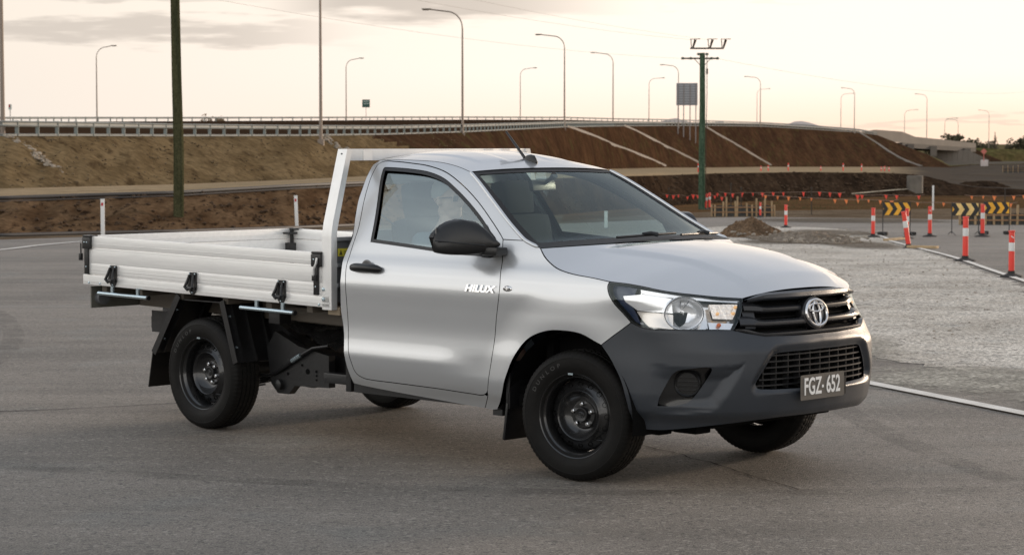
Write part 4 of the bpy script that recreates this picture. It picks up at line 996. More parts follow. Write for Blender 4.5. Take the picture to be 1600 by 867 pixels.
# lamp board at the back, tow bar
q = MB(); q.b2((-4.225, -.86, .69), (-4.215, -.42, .83)); q.b2((-4.224, -.42, .80), (-4.216, .42, .83)); q.b2((-4.225, .42, .69), (-4.215, .86, .83)); lb = q.build('lamp_board', mat('lamp_board_grey', (.14, .14, .12), .5, .2), TRAY)
for sg in (1, -1):
    for dy, m in ((.0, mat('tail_red', (.35, .02, .02), .2, 0, .5)), (.1, mat('tail_amber', (.5, .18, .02), .2, 0, .5))):
        q = MB(); q.b2((-4.245, -sg * (.56 + dy), .70), (-4.225, -sg * (.65 + dy), .76), bev=.004); q.build('tail_lamp', m, lb)
    q = MB(); q.tube([(-4.215, -sg * .79, .755), (-4.17, -sg * .79, .755)], .045, 16); q.build('lamp_back', M_PANEL, lb)
q = MB(); q.b2((-4.30, -.26, .53), (-4.24, .32, .59), bev=.006); q.b2((-4.34, -.29, .52), (-4.24, -.26, .60)); q.b2((-4.24, -.27, .50), (-4.12, -.25, .76)); q.b2((-4.24, .25, .50), (-4.12, .27, .76)); q.build('tow_bar', M_CHAS, T)

# ---- cab interior
q = MB(); V = []; F = []
prof = [(-.18, 1.16), (-.40, 1.17), (-.62, 1.13), (-.74, 1.08), (-.78, .98), (-.70, .72)]
for x, z in prof:
    for y in (-.70, -.37, 0, .37, .70): V.append((x, y, z + (.035 * math.exp(-((y + .37) / .18) ** 2) if -.75 < x < -.5 else 0)))
for i in range(len(prof) - 1):
    for j in range(4): F.append((i * 5 + j, i * 5 + j + 1, (i + 1) * 5 + j + 1, (i + 1) * 5 + j))
q.add(V, F); q.build('dashboard', M_INT, T)
q = MB(); q.b2((-.85, -.15, .42), (-.6, .15, .95), bev=.03); q.build('centre_console', M_INT, T)
q = MB(); q.b2((-1.75, -.78, .42), (-.3, .78, .46)); q.build('cab_floor', M_DARK, T)
def seat(y):
    st = empty('seat', (0, 0, 0)); st.parent = T
    q = MB(); q.box((-1.22, y, .74), (.52, .50, .16), (0, math.radians(-6), 0), bev=.06); q.build('seat_base', M_SEAT, st)
    q = MB(); q.box((-1.52, y, 1.02), (.15, .48, .62), (0, math.radians(-12), 0), bev=.06); q.build('seat_backrest', M_SEAT, st)
    q = MB(); q.box((-1.605, y, 1.425), (.115, .27, .21), (0, math.radians(-9), 0), bev=.045); q.build('head_restraint', M_SEAT, st)
    q = MB(); q.tube([(-1.57, y - .06, 1.25), (-1.60, y - .06, 1.36)], .007, 8); q.tube([(-1.57, y + .06, 1.25), (-1.60, y + .06, 1.36)], .007, 8); q.build('restraint_posts', M_CHR, st)
seat(-.37); seat(.37)
q = MB(); SWc = Vector((-.93, -.37, 1.03)); nrm = Vector((-.88, 0, .47)).normalized(); yv = Vector((0, 1, 0)); zv = nrm.cross(yv).normalized(); SM = axes(SWc, yv, zv, nrm)
pts = [SM @ Vector((.188 * math.cos(t), .188 * math.sin(t), 0)) for t in np.linspace(0, 2 * math.pi, 41)]; q.tube(pts, .015, 10, cap=False)
sw = q.build('steering_wheel', M_BLK, T)
q = MB(); q.lathe([(.001, .0), (.05, -.005), (.075, -.03), (.05, -.06)], 24, M=SM.to_3x3() @ Matrix(((1, 0, 0), (0, 0, 1), (0, 1, 0))), c=SWc); 
for a in (200, 340, 270): q.tube([SM @ Vector((.06 * math.cos(math.radians(a)), .06 * math.sin(math.radians(a)), -.02)), SM @ Vector((.18 * math.cos(math.radians(a)), .18 * math.sin(math.radians(a)), 0))], .014, 8)
q.tube([SWc + nrm * -.03, SWc + nrm * -.28], .035, 10); q.build('wheel_hub', M_BLK, sw)
q = MB(); c_ = ws_fn(np.array(.5), np.array(.90)); c_ = Vector(c_); q.box(c_ + Vector((-.10, -.02, -.06)), (.03, .24, .065), (0, math.radians(-12), math.radians(10)), bev=.012); im = q.build('interior_mirror', M_BLK, T)
q = MB(); q.box(c_ + Vector((-.116, -.02, -.06)), (.003, .22, .052), (0, math.radians(-12), math.radians(10))); q.build('mirror_face', M_CHR, im)
q = MB(); q.tube([c_ + Vector((-.02, 0, .0)), c_ + Vector((-.05, 0, -.02)), c_ + Vector((-.09, -.01, -.05))], [.022, .012, .010], 10); q.build('mirror_stem', M_BLK, im)
# seat belt, grab handle
q = MB(); q.tube([(-1.72, -.66, 1.38), (-1.60, -.60, 1.28), (-1.50, -.50, 1.22)], .018, 6, flat=.15); q.build('seat_belt', mat('belt_grey', (.10, .10, .10), .8), T)
# ================================================================== the driver
PER = empty('person', tuple(TRUCK.matrix_world.translation), 0, 'driver in sunglasses and dark shirt, seen in profile through the side window', 'person')
PER.location = TRUCK.location; PER.rotation_euler = TRUCK.rotation_euler
def skinned(name, joints, bones, m, parent, root=0, sub=2, remesh=None, extra=None):
    me = bpy.data.meshes.new(name); me.from_pydata([j[0] for j in joints], bones, [])
    o = bpy.data.objects.new(name, me); COL.objects.link(o)
    md = o.modifiers.new('s', 'SKIN'); 
    for i, j in enumerate(joints):
        r = j[1]; me.skin_vertices[0].data[i].radius = r if isinstance(r, tuple) else (r, r)
    me.skin_vertices[0].data[root].use_root = True
    md2 = o.modifiers.new('u', 'SUBSURF'); md2.levels = sub; md2.render_levels = sub
    dg = bpy.context.evaluated_depsgraph_get(); nm = bpy.data.meshes.new_from_object(o.evaluated_get(dg)); bpy.data.objects.remove(o)
    if extra or remesh:
        bm = bmesh.new(); bm.from_mesh(nm)
        for v, f in (extra or []):
            vs = [bm.verts.new(p) for p in v]
            for q in f:
                try: bm.faces.new([vs[i] for i in q])
                except ValueError: pass
        bm.to_mesh(nm); bm.free()
        o = bpy.data.objects.new(name, nm); COL.objects.link(o)
        r = o.modifiers.new('r', 'REMESH'); r.mode = 'VOXEL'; r.voxel_size = remesh or .006
        sm_ = o.modifiers.new('m', 'SMOOTH'); sm_.iterations = 2; sm_.factor = .5
        dg = bpy.context.evaluated_depsgraph_get(); n2 = bpy.data.meshes.new_from_object(o.evaluated_get(dg)); bpy.data.objects.remove(o); nm = n2
    nm.materials.clear(); nm.polygons.foreach_set('use_smooth', [True] * len(nm.polygons)); nm.name = name
    return link_mesh(name, nm, m, parent)
def ball(c, r, M=None, n=20):
    q = MB(); q.lathe([(math.sin(math.pi * i / n) * 1., -math.cos(math.pi * i / n)) for i in range(0, n + 1)], 24, axis='Z', M=Matrix.Diagonal(r) if M is None else M @ Matrix.Diagonal(r), c=c); return (q.v, q.f)
M_SKIN = mat('skin', (.56, .36, .28), .55, var=.08, vscale=20)
PY_ = -.37; HD = Vector((-1.40, PY_, 1.425))
def hd(dx, dy, dz): return HD + Vector((dx, dy, dz))
J = [((-1.36, PY_, .86), (.15, .11)), ((-1.40, PY_, 1.02), (.15, .11)), ((-1.42, PY_, 1.17), (.155, .10)), ((-1.42, PY_, 1.245), (.09, .075)), ((-1.40, PY_, 1.31), (.055, .058)), ((-1.39, PY_, 1.36), (.055, .055))]
B = [(0, 1), (1, 2), (2, 3), (3, 4), (4, 5)]
fingers = []
for sg in (1, -1):
    ysh = PY_ + sg * .185; k = len(J)
    hx = SM @ Vector((sg * .172, .075, .0))
    J += [((-1.42, ysh, 1.19), .062), ((-1.30, PY_ + sg * .25, .98), .048), ((-1.12, PY_ + sg * .235, .98), .038), (tuple(hx + Vector((-.085, sg * .02, -.01))), .026), (tuple(hx + Vector((-.035, sg * .012, .0))), (.036, .018))]
    B += [(2, k), (k, k + 1), (k + 1, k + 2), (k + 2, k + 3), (k + 3, k + 4)]
    for i in range(4):
        t = (i - 1.5) * .019; d = (SM.to_3x3() @ Vector((0, 1, 0))); b0 = hx + Vector((-.01, sg * .010, 0)) + d * t
        L_ = (.9, 1.0, .95, .8)[i]
        f0 = len(J); J += [(tuple(b0 + Vector((-.012, 0, .012))), .0098), (tuple(b0 + Vector((.018 * L_, -sg * .004, .020))), .0088), (tuple(b0 + Vector((.030 * L_, -sg * .02, .004))), .0082), (tuple(b0 + Vector((.016, -sg * .028, -.012))), .0075)]
        B += [(k + 4, f0), (f0, f0 + 1), (f0 + 1, f0 + 2), (f0 + 2, f0 + 3)]
    f0 = len(J); J += [(tuple(hx + Vector((-.035, -sg * .012, .012))), .0105), (tuple(hx + Vector((-.012, -sg * .030, .018))), .0095), (tuple(hx + Vector((.008, -sg * .032, .008))), .0085)]
    B += [(k + 4, f0), (f0, f0 + 1), (f0 + 1, f0 + 2)]
    k = len(J); J += [((-1.30, PY_ + sg * .10, .84), .085), ((-.92, PY_ + sg * .13, .86), .062), ((-.72, PY_ + sg * .12, .58), .045), ((-.60, PY_ + sg * .12, .50), .038)]
    B += [(0, k), (k, k + 1), (k + 1, k + 2), (k + 2, k + 3)]
head = [ball(hd(-.012, 0, .045), (.098, .076, .090)), ball(hd(.022, 0, -.010), (.072, .062, .085)), ball(hd(.045, 0, -.070), (.045, .045, .038)), ball(hd(.060, 0, -.085), (.026, .026, .020)),
        ball(hd(.098, 0, -.012), (.022, .014, .022)), ball(hd(.088, 0, .012), (.016, .010, .028)), ball(hd(.078, 0, .030), (.020, .045, .014)), ball(hd(.082, 0, -.050), (.014, .024, .008)), ball(hd(.080, 0, -.060), (.013, .021, .007)),
        ball(hd(-.010, 0, -.06), (.058, .055, .05))]
for sg in (1, -1): head += [ball(hd(-.008, sg * .074, .000), (.018, .010, .031)), ball(hd(.072, sg * .030, .012), (.010, .013, .009))]
body_o = skinned('body', J, B, M_SKIN, PER, remesh=.0065, extra=head)
# shirt: a slightly larger shell of the torso and upper arms
JS = [((-1.36, PY_, .84), (.168, .128)), ((-1.40, PY_, 1.02), (.168, .125)), ((-1.42, PY_, 1.17), (.172, .118)), ((-1.42, PY_, 1.235), (.105, .09)), ((-1.415, PY_, 1.275), (.066, .068))]
BS = [(0, 1), (1, 2), (2, 3), (3, 4)]
for sg in (1, -1):
    k = len(JS); JS += [((-1.42, PY_ + sg * .185, 1.19), .078), ((-1.30, PY_ + sg * .25, .99), .064), ((-1.24, PY_ + sg * .245, .985), .062)]; BS += [(2, k), (k, k + 1), (k + 1, k + 2)]
skinned('shirt', JS, BS, mat('shirt_navy', (.10, .14, .17), .9, bump=.3, bscale=200), PER)
JT = [((-1.36, PY_, .84), (.16, .12))]; BT = []
for sg in (1, -1):
    k = len(JT); JT += [((-1.28, PY_ + sg * .10, .84), .098), ((-.92, PY_ + sg * .13, .86), .075), ((-.72, PY_ + sg * .12, .60), .058)]; BT += [(0, k), (k, k + 1), (k + 1, k + 2)]
skinned('trousers', JT, BT, mat('trousers', (.05, .05, .055), .9), PER)
# short grey hair as a cap following the skull, sunglasses with arms
q = MB(); n = 22; V = []; F = []
for i in range(n + 1):
    for j in range(33):
        th_, ph = math.pi * .60 * i / n, 2 * math.pi * j / 32
        d = Vector((math.sin(th_) * math.cos(ph), math.sin(th_) * math.sin(ph), math.cos(th_)))
        lim = .60 - .30 * max(0, math.cos(ph)) ** 1.5
        d2 = d if th_ < math.pi * lim else Vector((math.sin(math.pi * lim) * math.cos(ph), math.sin(math.pi * lim) * math.sin(ph), math.cos(math.pi * lim)))
        r = 1.055 + .012 * math.sin(17 * ph + 9 * th_) ; V.append(hd(-.014, 0, .046) + Vector((d2.x * .098 * r, d2.y * .077 * r, d2.z * .090 * r)))
for i in range(n):
    for j in range(32): F.append((i * 33 + j, i * 33 + j + 1, (i + 1) * 33 + j + 1, (i + 1) * 33 + j))
q.add(V, F); q.build('hair', mat('grey_hair', (.42, .40, .38), .9, bump=1., bscale=300), PER)
q = MB()
for sg in (1, -1):
    q.box(hd(.094, sg * .034, .014), (.006, .050, .034), (0, math.radians(8), sg * math.radians(-14)), bev=.0025); q.tube([hd(.088, sg * .062, .022), hd(.04, sg * .076, .020), hd(-.012, sg * .080, .014), hd(-.024, sg * .080, .0)], .0025, 6)
q.tube([hd(.097, -.012, .022), hd(.097, .012, .022)], .0028, 6); q.build('sunglasses', M_GB, PER)
# cross-sections of the land (x, y, z): toe of bank, ledge, foot of slope, near crest, far crest
STATIONS = [
 [(-25.52,52.50,-0.49),(-28.42,58.50,0.16),(-41.27,85.00,-0.01),(-46.06,95.00,2.09),(-111.48,230.00,3.87)],
 [(-16.72,53.16,-0.50),(-18.59,59.16,0.24),(-29.85,95.00,-0.22),(-32.94,105.00,2.09),(-84.68,270.00,4.23)],
 [(-12.65,55.28,-0.55),(-14.01,61.28,0.23),(-22.85,100.00,-0.26),(-25.55,112.00,2.11),(-68.43,300.00,4.51)],
 [(-11.11,57.56,-0.59),(-12.26,63.56,0.25),(-20.82,108.00,-0.33),(-23.49,122.00,2.15),(-65.43,340.00,4.97)],
 [(-9.10,60.05,-0.64),(-10.00,66.05,0.27),(-18.16,120.00,-0.44),(-20.86,138.00,2.18),(-55.91,370.00,5.31)],
 [(-6.37,65.72,-0.75),(-6.94,71.72,0.37),(-13.55,140.00,-0.51),(-15.47,160.00,2.27),(-39.63,410.00,5.81)],
 [(-4.15,72.58,-0.89),(-4.49,78.58,0.37),(-9.42,165.00,-0.58),(-10.67,187.00,2.46),(-25.66,450.00,6.33)],
 [(-1.78,81.03,-1.06),(-1.91,87.03,0.32),(-4.29,195.00,-0.79),(-4.77,217.00,2.82),(-10.65,485.00,6.76)],
 [(2.41,103.00,-1.50),(2.55,109.00,0.08),(6.74,288.00,-1.67),(7.15,306.00,3.95),(12.39,530.00,7.22)],
 [(5.69,124.48,-1.93),(5.96,130.48,-0.17),(16.90,370.00,-2.44),(17.75,389.00,4.72),(25.54,560.00,7.21)],
 [(9.83,143.27,-2.24),(10.23,149.27,-0.36),(29.94,437.00,-2.95),(31.55,461.00,5.33),(41.06,600.00,7.43)],
 [(13.81,151.01,-2.24),(14.34,157.01,-0.34),(43.39,475.00,-3.35),(45.62,500.00,5.63),(59.30,650.00,7.54)],
 [(17.30,156.06,-2.24),(17.95,162.06,-0.36),(56.48,510.00,-3.58),(59.52,538.00,5.78),(77.44,700.00,7.58)],
 [(21.22,161.47,-2.24),(21.99,167.47,-0.38),(71.56,545.00,-3.95),(75.42,575.00,5.40),(94.44,720.00,6.93)],
 [(25.36,165.29,-2.24),(26.26,171.29,-0.48),(88.90,580.00,-4.32),(94.49,617.00,4.79),(113.32,740.00,5.81)],
 [(27.24,167.26,-2.24),(28.19,173.26,-0.50),(97.62,600.00,-4.53),(102.42,630.00,4.13),(120.30,740.00,4.76)],
 [(29.79,169.29,-2.24),(30.83,175.29,-0.63),(107.26,610.00,-4.63),(112.47,640.00,0.89),(131.80,750.00,0.63)],
 [(31.82,171.36,-2.24),(32.92,177.36,-0.86),(114.66,618.00,-4.72),(119.63,645.00,-1.51),(140.96,760.00,-2.09)],
 [(33.48,171.36,-2.24),(34.64,177.36,-1.37),(123.01,630.00,-5.02),(126.91,650.00,-4.87),(156.17,800.00,-4.11)],
 [(35.25,171.36,-2.24),(36.47,177.36,-1.67),(131.53,640.00,-4.40),(135.64,660.00,-4.50),(164.39,800.00,-4.11)],
 [(38.23,167.26,-2.24),(39.59,173.26,-1.79),(146.14,640.00,-4.22),(150.70,660.00,-4.31),(182.65,800.00,-4.11)],
 [(46.67,163.36,-2.24),(48.37,169.36,-1.71),(182.67,640.00,-4.22),(188.38,660.00,-4.21),(228.31,800.00,-4.11)],
 [(74.67,163.36,-2.24),(77.39,169.36,-1.71),(292.28,640.00,-4.22),(301.40,660.00,-4.21),(365.30,800.00,-4.11)],
]
# ================================================================== land and roads
def G(y):
    """height of the ground ahead of the camera: level round the truck, then falling gently away"""
    y = max(0, min(y, 140)); return 0. if y < 20 else (-.02 * (y - 20) ** 2 / 32 if y < 36 else -.02 * (y - 28))
def gz(x, y): return G(y)
def tnode(m): return m.node_tree
def ground_mat(name, c1, c2, scale, fine, bump, rough=.9, c3=None, stretch=(1, 1, 1), fscale=220, rot=0., specks=0., spec=0.):
    m = bpy.data.materials.new(name); m.use_nodes = True; t = m.node_tree; b = t.nodes['Principled BSDF']; b.inputs['Roughness'].default_value = rough; b.inputs['Specular IOR Level'].default_value = spec
    tc_ = t.nodes.new('ShaderNodeTexCoord'); mp_ = t.nodes.new('ShaderNodeMapping'); mp_.inputs['Scale'].default_value = stretch; mp_.inputs['Rotation'].default_value = (0, 0, rot)
    t.links.new(tc_.outputs['Object'], mp_.inputs[0])
    def noise(s, d=8, src=None, r=.6):
        n = t.nodes.new('ShaderNodeTexNoise'); n.inputs['Scale'].default_value = s; n.inputs['Detail'].default_value = d; n.inputs['Roughness'].default_value = r; t.links.new((src or mp_).outputs[0] if src is not tc_ else tc_.outputs['Object'], n.inputs[0]); return n.outputs[0]
    def rng(v, a, b_, c_=0., d_=1.):
        r = t.nodes.new('ShaderNodeMapRange'); r.interpolation_type = 'SMOOTHSTEP'; t.links.new(v, r.inputs[0]); r.inputs[1].default_value = a; r.inputs[2].default_value = b_; r.inputs[3].default_value = c_; r.inputs[4].default_value = d_; return r.outputs[0]
    def mixc(f, a, b_, mode='MIX'):
        x = t.nodes.new('ShaderNodeMix'); x.data_type = 'RGBA'; x.blend_type = mode
        for i, v in ((0, f), (6, a), (7, b_)):
            if isinstance(v, (int, float)): x.inputs[i].default_value = v
            elif isinstance(v, tuple): x.inputs[i].default_value = v + (1,)
            else: t.links.new(v, x.inputs[i])
        return x.outputs[2]
    c = mixc(rng(noise(scale), .35, .65), c1, c2)
    if c3: c = mixc(rng(noise(scale * 3.1), .52, .70), c, c3)
    f = noise(fscale, 3, tc_)
    c = mixc(1., c, mixc(rng(f, .30, .70), (1 - fine,) * 3, (1 + fine,) * 3), 'MULTIPLY')
    if specks:
        v = t.nodes.new('ShaderNodeTexVoronoi'); v.inputs['Scale'].default_value = fscale * .55; t.links.new(tc_.outputs['Object'], v.inputs[0])
        sepc = t.nodes.new('ShaderNodeSeparateColor'); t.links.new(v.outputs['Color'], sepc.inputs[0])
        c = mixc(rng(sepc.outputs[0], .86, .97, 0, specks), c, (.34, .31, .27)); c = mixc(rng(sepc.outputs[1], .84, .95, 0, specks * .8), c, (.025, .025, .025))
    t.links.new(c, b.inputs['Base Color'])
    bp = t.nodes.new('ShaderNodeBump'); bp.inputs['Strength'].default_value = bump; bp.inputs['Distance'].default_value = .01; t.links.new(f, bp.inputs['Height'])
    t.links.new(bp.outputs[0], b.inputs['Normal']); return m
M_DIRT = ground_mat('dirt', (.17, .125, .085), (.10, .072, .048), .25, .3, .6, fscale=9, c3=(.20, .165, .12))
M_ASPH = ground_mat('asphalt', (.215, .190, .162), (.155, .138, .118), .30, .50, 1., rough=.66, fscale=95, specks=.6, c3=(.190, .180, .160), spec=.40)
def sweeps(m, rot, sx, sy, amt):
    t = m.node_tree; b = t.nodes['Principled BSDF']; src = b.inputs['Base Color'].links[0].from_socket
    tc_ = t.nodes.new('ShaderNodeTexCoord'); mp_ = t.nodes.new('ShaderNodeMapping'); mp_.inputs['Rotation'].default_value = (0, 0, rot); mp_.inputs['Scale'].default_value = (sx, sy, 1); t.links.new(tc_.outputs['Object'], mp_.inputs[0])
    n = t.nodes.new('ShaderNodeTexNoise'); n.inputs['Scale'].default_value = 1.; n.inputs['Detail'].default_value = 7; n.inputs['Roughness'].default_value = .65; t.links.new(mp_.outputs[0], n.inputs[0])
    r = t.nodes.new('ShaderNodeMapRange'); r.interpolation_type = 'SMOOTHSTEP'; t.links.new(n.outputs[0], r.inputs[0]); r.inputs[1].default_value = .38; r.inputs[2].default_value = .62; r.inputs[3].default_value = 1 - amt; r.inputs[4].default_value = 1 + amt * .6
    x = t.nodes.new('ShaderNodeVectorMath'); x.operation = 'SCALE'; t.links.new(src, x.inputs[0]); t.links.new(r.outputs[0], x.inputs['Scale']); t.links.new(x.outputs[0], b.inputs['Base Color'])
sweeps(M_ASPH, math.radians(30), .18, 1.3, .10); sweeps(M_ASPH, math.radians(-48), .25, 2.2, .09)
M_GRAV = ground_mat('gravel_surface', (.60, .56, .50), (.46, .42, .365), .8, .55, 1., fscale=34, c3=(.50, .475, .43), specks=.6)

sweeps(M_GRAV, math.radians(20), .35, .6, .08)
# ---- loft through the land stations, with worked detail on the banks
def hnoise(x, y, s):
    x = x / s; y = y / s; return (math.sin(x * 1.7 + 2.3 * math.sin(y * .9)) + math.sin(y * 2.1 + 1.9 * math.sin(x * 1.3 + 1)) + .5 * math.sin(3.9 * x + 4.3 * y)) / 2.5
def lerp(a, b, t): return tuple(a[i] + (b[i] - a[i]) * t for i in range(3))
STATIONS[0] = [(-75, 36, -.16), (-78, 42, .5), (-92, 68, .1), (-98, 78, 2.1), (-190, 200, 3.8)]
STATIONS[-1] = [(170, 60, -.64), (176, 66, -.5), (560, 500, -4.2), (600, 520, -4.2), (760, 600, -4.1)]
ST = []
for i in range(len(STATIONS) - 1):
    n = 7
    for k in range(n): ST.append([lerp(STATIONS[i][j], STATIONS[i + 1][j], k / n) for j in range(5)])
ST.append(STATIONS[-1])
def section(s):
    toe, led, foot, cr, fc = s
    e1 = lerp(fc, cr, -.10); e1 = (e1[0], e1[1], e1[2]); far1 = (fc[0] * 1.25, fc[1] * 1.25, -4.3); far2 = (fc[0] * 3, fc[1] * 3, -5.); far3 = (fc[0] * 30, fc[1] * 30, -8.)
    return toe, led, foot, cr, fc, e1, far1, far2, far3
secs = [section(s) for s in ST]
def loft(a, b, n, amp, name, m, sc=1.2, jitter=None):
    V = []; F = []
    for i, s in enumerate(secs):
        for k in range(n + 1):
            t = k / n; p = lerp(s[a], s[b], t); w = math.sin(math.pi * t)
            h = amp * w * (hnoise(p[0] * 1. + i * .13, p[1] * .35, sc) + .5 * hnoise(p[0] * 2.7 + 9, p[1], sc))
            V.append((p[0], p[1], p[2] + h))
    c = n + 1
    for i in range(len(secs) - 1):
        for k in range(n): F.append((i * c + k, (i + 1) * c + k, (i + 1) * c + k + 1, i * c + k + 1))
    return V, F
# one continuous land sheet: behind the camera, the level site, the banks, the highway, the far plain
rings = []
V = []; F = []; MI = []
levels = []      # list of (fn(section index) -> point, material slot of the band that ends here)
for i, s in enumerate(secs):
    col = []
    x0, y0, _ = s[0]
    # a fan of near points from behind the camera out to the toe of the bank
    for t in (0, .12, .25, .35, .45, .55, .65, .75, .85, .93, 1.0):
        u = (i / (len(secs) - 1)); bx = -60 + 160 * u
        xx = bx + (x0 - bx) * t; yy = -40 + (y0 + 40) * t; col.append((xx, yy, G(yy) - .02 * (1 - t) - (.012 if t < 1 else 0), 0))
    def band(a, b, n, amp, slot, sc, lens_=1.):
        for k in range(1, n + 1):
            t = k / n; p = lerp(s[a], s[b], t); w = math.sin(math.pi * t) ** .7
            # rills run down the slope: the relief follows the direction along the bank
            q = i * .9 - t * 2.2
            h = amp * w * (.6 * math.sin(q * 2.1 + 1.3 * math.sin(q * .7)) + .4 * math.sin(q * 5.3 + t * 3) + .5 * hnoise(p[0] * 3, p[1] * 2, sc))
            col.append((p[0], p[1], p[2] + h, slot))
    band(0, 1, 8, .09, 1, 1.); band(1, 2, 5, .03, 2, 3.); band(2, 3, 10, .15, 3, 3.); band(3, 4, 3, 0, 4, 1.); band(4, 5, 1, 0, 4, 1.); band(5, 6, 2, 0, 0, 1.); band(6, 7, 1, 0, 5, 1.); band(7, 8, 1, 0, 5, 1.)
    rings.append(col)
nc = len(rings[0])
for col in rings: V += [c[:3] for c in col]
for i in range(len(rings) - 1):
    for k in range(nc - 1):
        F.append((i * nc + k, (i + 1) * nc + k, (i + 1) * nc + k + 1, i * nc + k + 1)); MI.append((rings[i][k + 1][3], i))
def bank_mat(name, c1, c2, c3, sc, rot, fine=.25, fs=1.5):
    return ground_mat(name, c1, c2, sc, fine, .8, c3=c3, fscale=fs, stretch=(2.6, .8, 1), rot=rot)
slots = [M_DIRT,
    bank_mat('lower_bank_soil', (.135, .085, .048), (.075, .044, .024), (.026, .016, .010), .55, math.radians(62), fs=6),
    ground_mat('bench_sand', (.36, .27, .17), (.26, .195, .12), .12, .2, .4, fscale=2.5),
    bank_mat('upper_slope_tan', (.165, .118, .064), (.112, .078, .041), (.060, .040, .022), .20, math.radians(40), fs=2.2),
    ground_mat('highway_surface', (.050, .030, .018), (.035, .022, .014), .1, .2, .3, fscale=2),
    ground_mat('far_plain', (.11, .10, .05), (.15, .11, .06), .02, .2, .3, fscale=.5),
    bank_mat('upper_slope_brown', (.070, .039, .022), (.046, .026, .016), (.062, .048, .022), .10, math.radians(40), fs=.8),
    bank_mat('lower_bank_dark', (.048, .031, .020), (.024, .016, .011), (.065, .044, .028), .35, math.radians(62), fs=2.),
    ground_mat('rough_verge', (.135, .075, .038), (.085, .050, .027), .3, .4, .9, fscale=6, c3=(.060, .065, .024)),
    ground_mat('site_road', (.10, .085, .07), (.075, .06, .048), .08, .2, .4, fscale=3, c3=(.13, .095, .06))]
def blend_x(m, c_far):
    # the sandy bench gives way to the grey-brown site road on its right
    t = m.node_tree; b = t.nodes['Principled BSDF']; src = b.inputs['Base Color'].links[0].from_socket
    tc_ = t.nodes.new('ShaderNodeTexCoord'); sp_ = t.nodes.new('ShaderNodeSeparateXYZ'); t.links.new(tc_.outputs['Object'], sp_.inputs[0])
    def mm(op, *v):
        q = t.nodes.new('ShaderNodeMath'); q.operation = op
        for i, w in enumerate(v):
            if isinstance(w, (int, float)): q.inputs[i].default_value = w
            else: t.links.new(w, q.inputs[i])
        return q.outputs[0]
    nz_ = t.nodes.new('ShaderNodeTexNoise'); nz_.inputs['Scale'].default_value = .12; nz_.inputs['Detail'].default_value = 6; t.links.new(tc_.outputs['Object'], nz_.inputs[0])
    d = mm('DIVIDE', mm('SUBTRACT', sp_.outputs[0], mm('MULTIPLY', sp_.outputs[1], .172)), mm('ADD', mm('MULTIPLY', sp_.outputs[1], .02), 1.0))
    d = mm('ADD', d, mm('MULTIPLY', mm('SUBTRACT', nz_.outputs[0], .5), 1.2)); r = t.nodes.new('ShaderNodeMapRange'); t.links.new(d, r.inputs[0]); r.inputs[1].default_value = -.3; r.inputs[2].default_value = .5
    x = t.nodes.new('ShaderNodeMix'); x.data_type = 'RGBA'; t.links.new(r.outputs[0], x.inputs[0]); t.links.new(src, x.inputs[6]); x.inputs[7].default_value = c_far + (1,); t.links.new(x.outputs[2], b.inputs['Base Color'])
blend_x(slots[2], (.088, .072, .058))
me = bpy.data.meshes.new('ground'); me.from_pydata(V, [], F); me.update()
for m in slots: me.materials.append(m)
SPLIT = 5 * 7 + 5     # where the tan slope gives way to the red-brown one
for p, (s_, i) in zip(me.polygons, MI):
    k = p.index % (nc - 1)
    if s_ == 3 and i >= 41 + (32 - k) * .75: s_ = 6
    if s_ == 1 and i >= 7 * 7: s_ = 7
    if s_ == 2 and i >= 18 * 7: s_ = 9
    if s_ == 0 and k in (8, 9) and i >= 8 * 7: s_ = 8
    if s_ == 4 and i >= 17 * 7: s_ = 5
    if s_ == 3 and i >= 18 * 7: s_ = 5
    p.material_index = s_
me.polygons.foreach_set('use_smooth', [True] * len(me.polygons))
ground = link_mesh('ground', me, None); tag(ground, kind='structure')

V = [(0, 0, -9.)] + [(24000 * math.cos(a), 24000 * math.sin(a), -9.) for a in np.linspace(0, 2 * math.pi, 65)[:-1]]
tag(mesh('terrain', V, [(0, 1 + k, 1 + (k + 1) % 64) for k in range(64)], slots[5], smooth=False), kind='structure')
def sheet(name, outline, m, dz, step=3., kind='structure', zf=G):
    """flat sheet over the fall of the ground"""
    lo = np.min(outline, 0); hi = np.max(outline, 0)
    ys = sorted(set([lo[1], hi[1]] + [v for v in list(np.arange(20, 36, 2)) + [140.] if lo[1] < v < hi[1]]))
    bm = bmesh.new(); vs = [bm.verts.new((p[0], p[1], 0)) for p in outline]; bm.faces.new(vs)
    for y in ys[1:-1]:
        bmesh.ops.bisect_plane(bm, geom=bm.verts[:] + bm.edges[:] + bm.faces[:], plane_co=(0, y, 0), plane_no=(0, 1, 0))
    for v in bm.verts: v.co.z = zf(v.co.y) + dz
    bmesh.ops.triangulate(bm, faces=bm.faces[:]); bmesh.ops.recalc_face_normals(bm, faces=bm.faces[:])
    me = bpy.data.meshes.new(name); bm.to_mesh(me); bm.free()
    if me.polygons and me.polygons[0].normal.z < 0: me.flip_normals()
    return tag(link_mesh(name, me, m), kind=kind)
def smooth2(pts, n=8):
    out = []
    q = [np.array(p, float) for p in pts]; q = [2 * q[0] - q[1]] + q + [2 * q[-1] - q[-2]]
    for i in range(1, len(q) - 2):
        for j in range(n):
            t = j / n; out.append(tuple(.5 * ((2 * q[i]) + (-q[i - 1] + q[i + 1]) * t + (2 * q[i - 1] - 5 * q[i] + 4 * q[i + 1] - q[i + 2]) * t * t + (-q[i - 1] + 3 * q[i] - 3 * q[i + 1] + q[i + 2]) * t ** 3)))
    out.append(tuple(q[-2])); return out
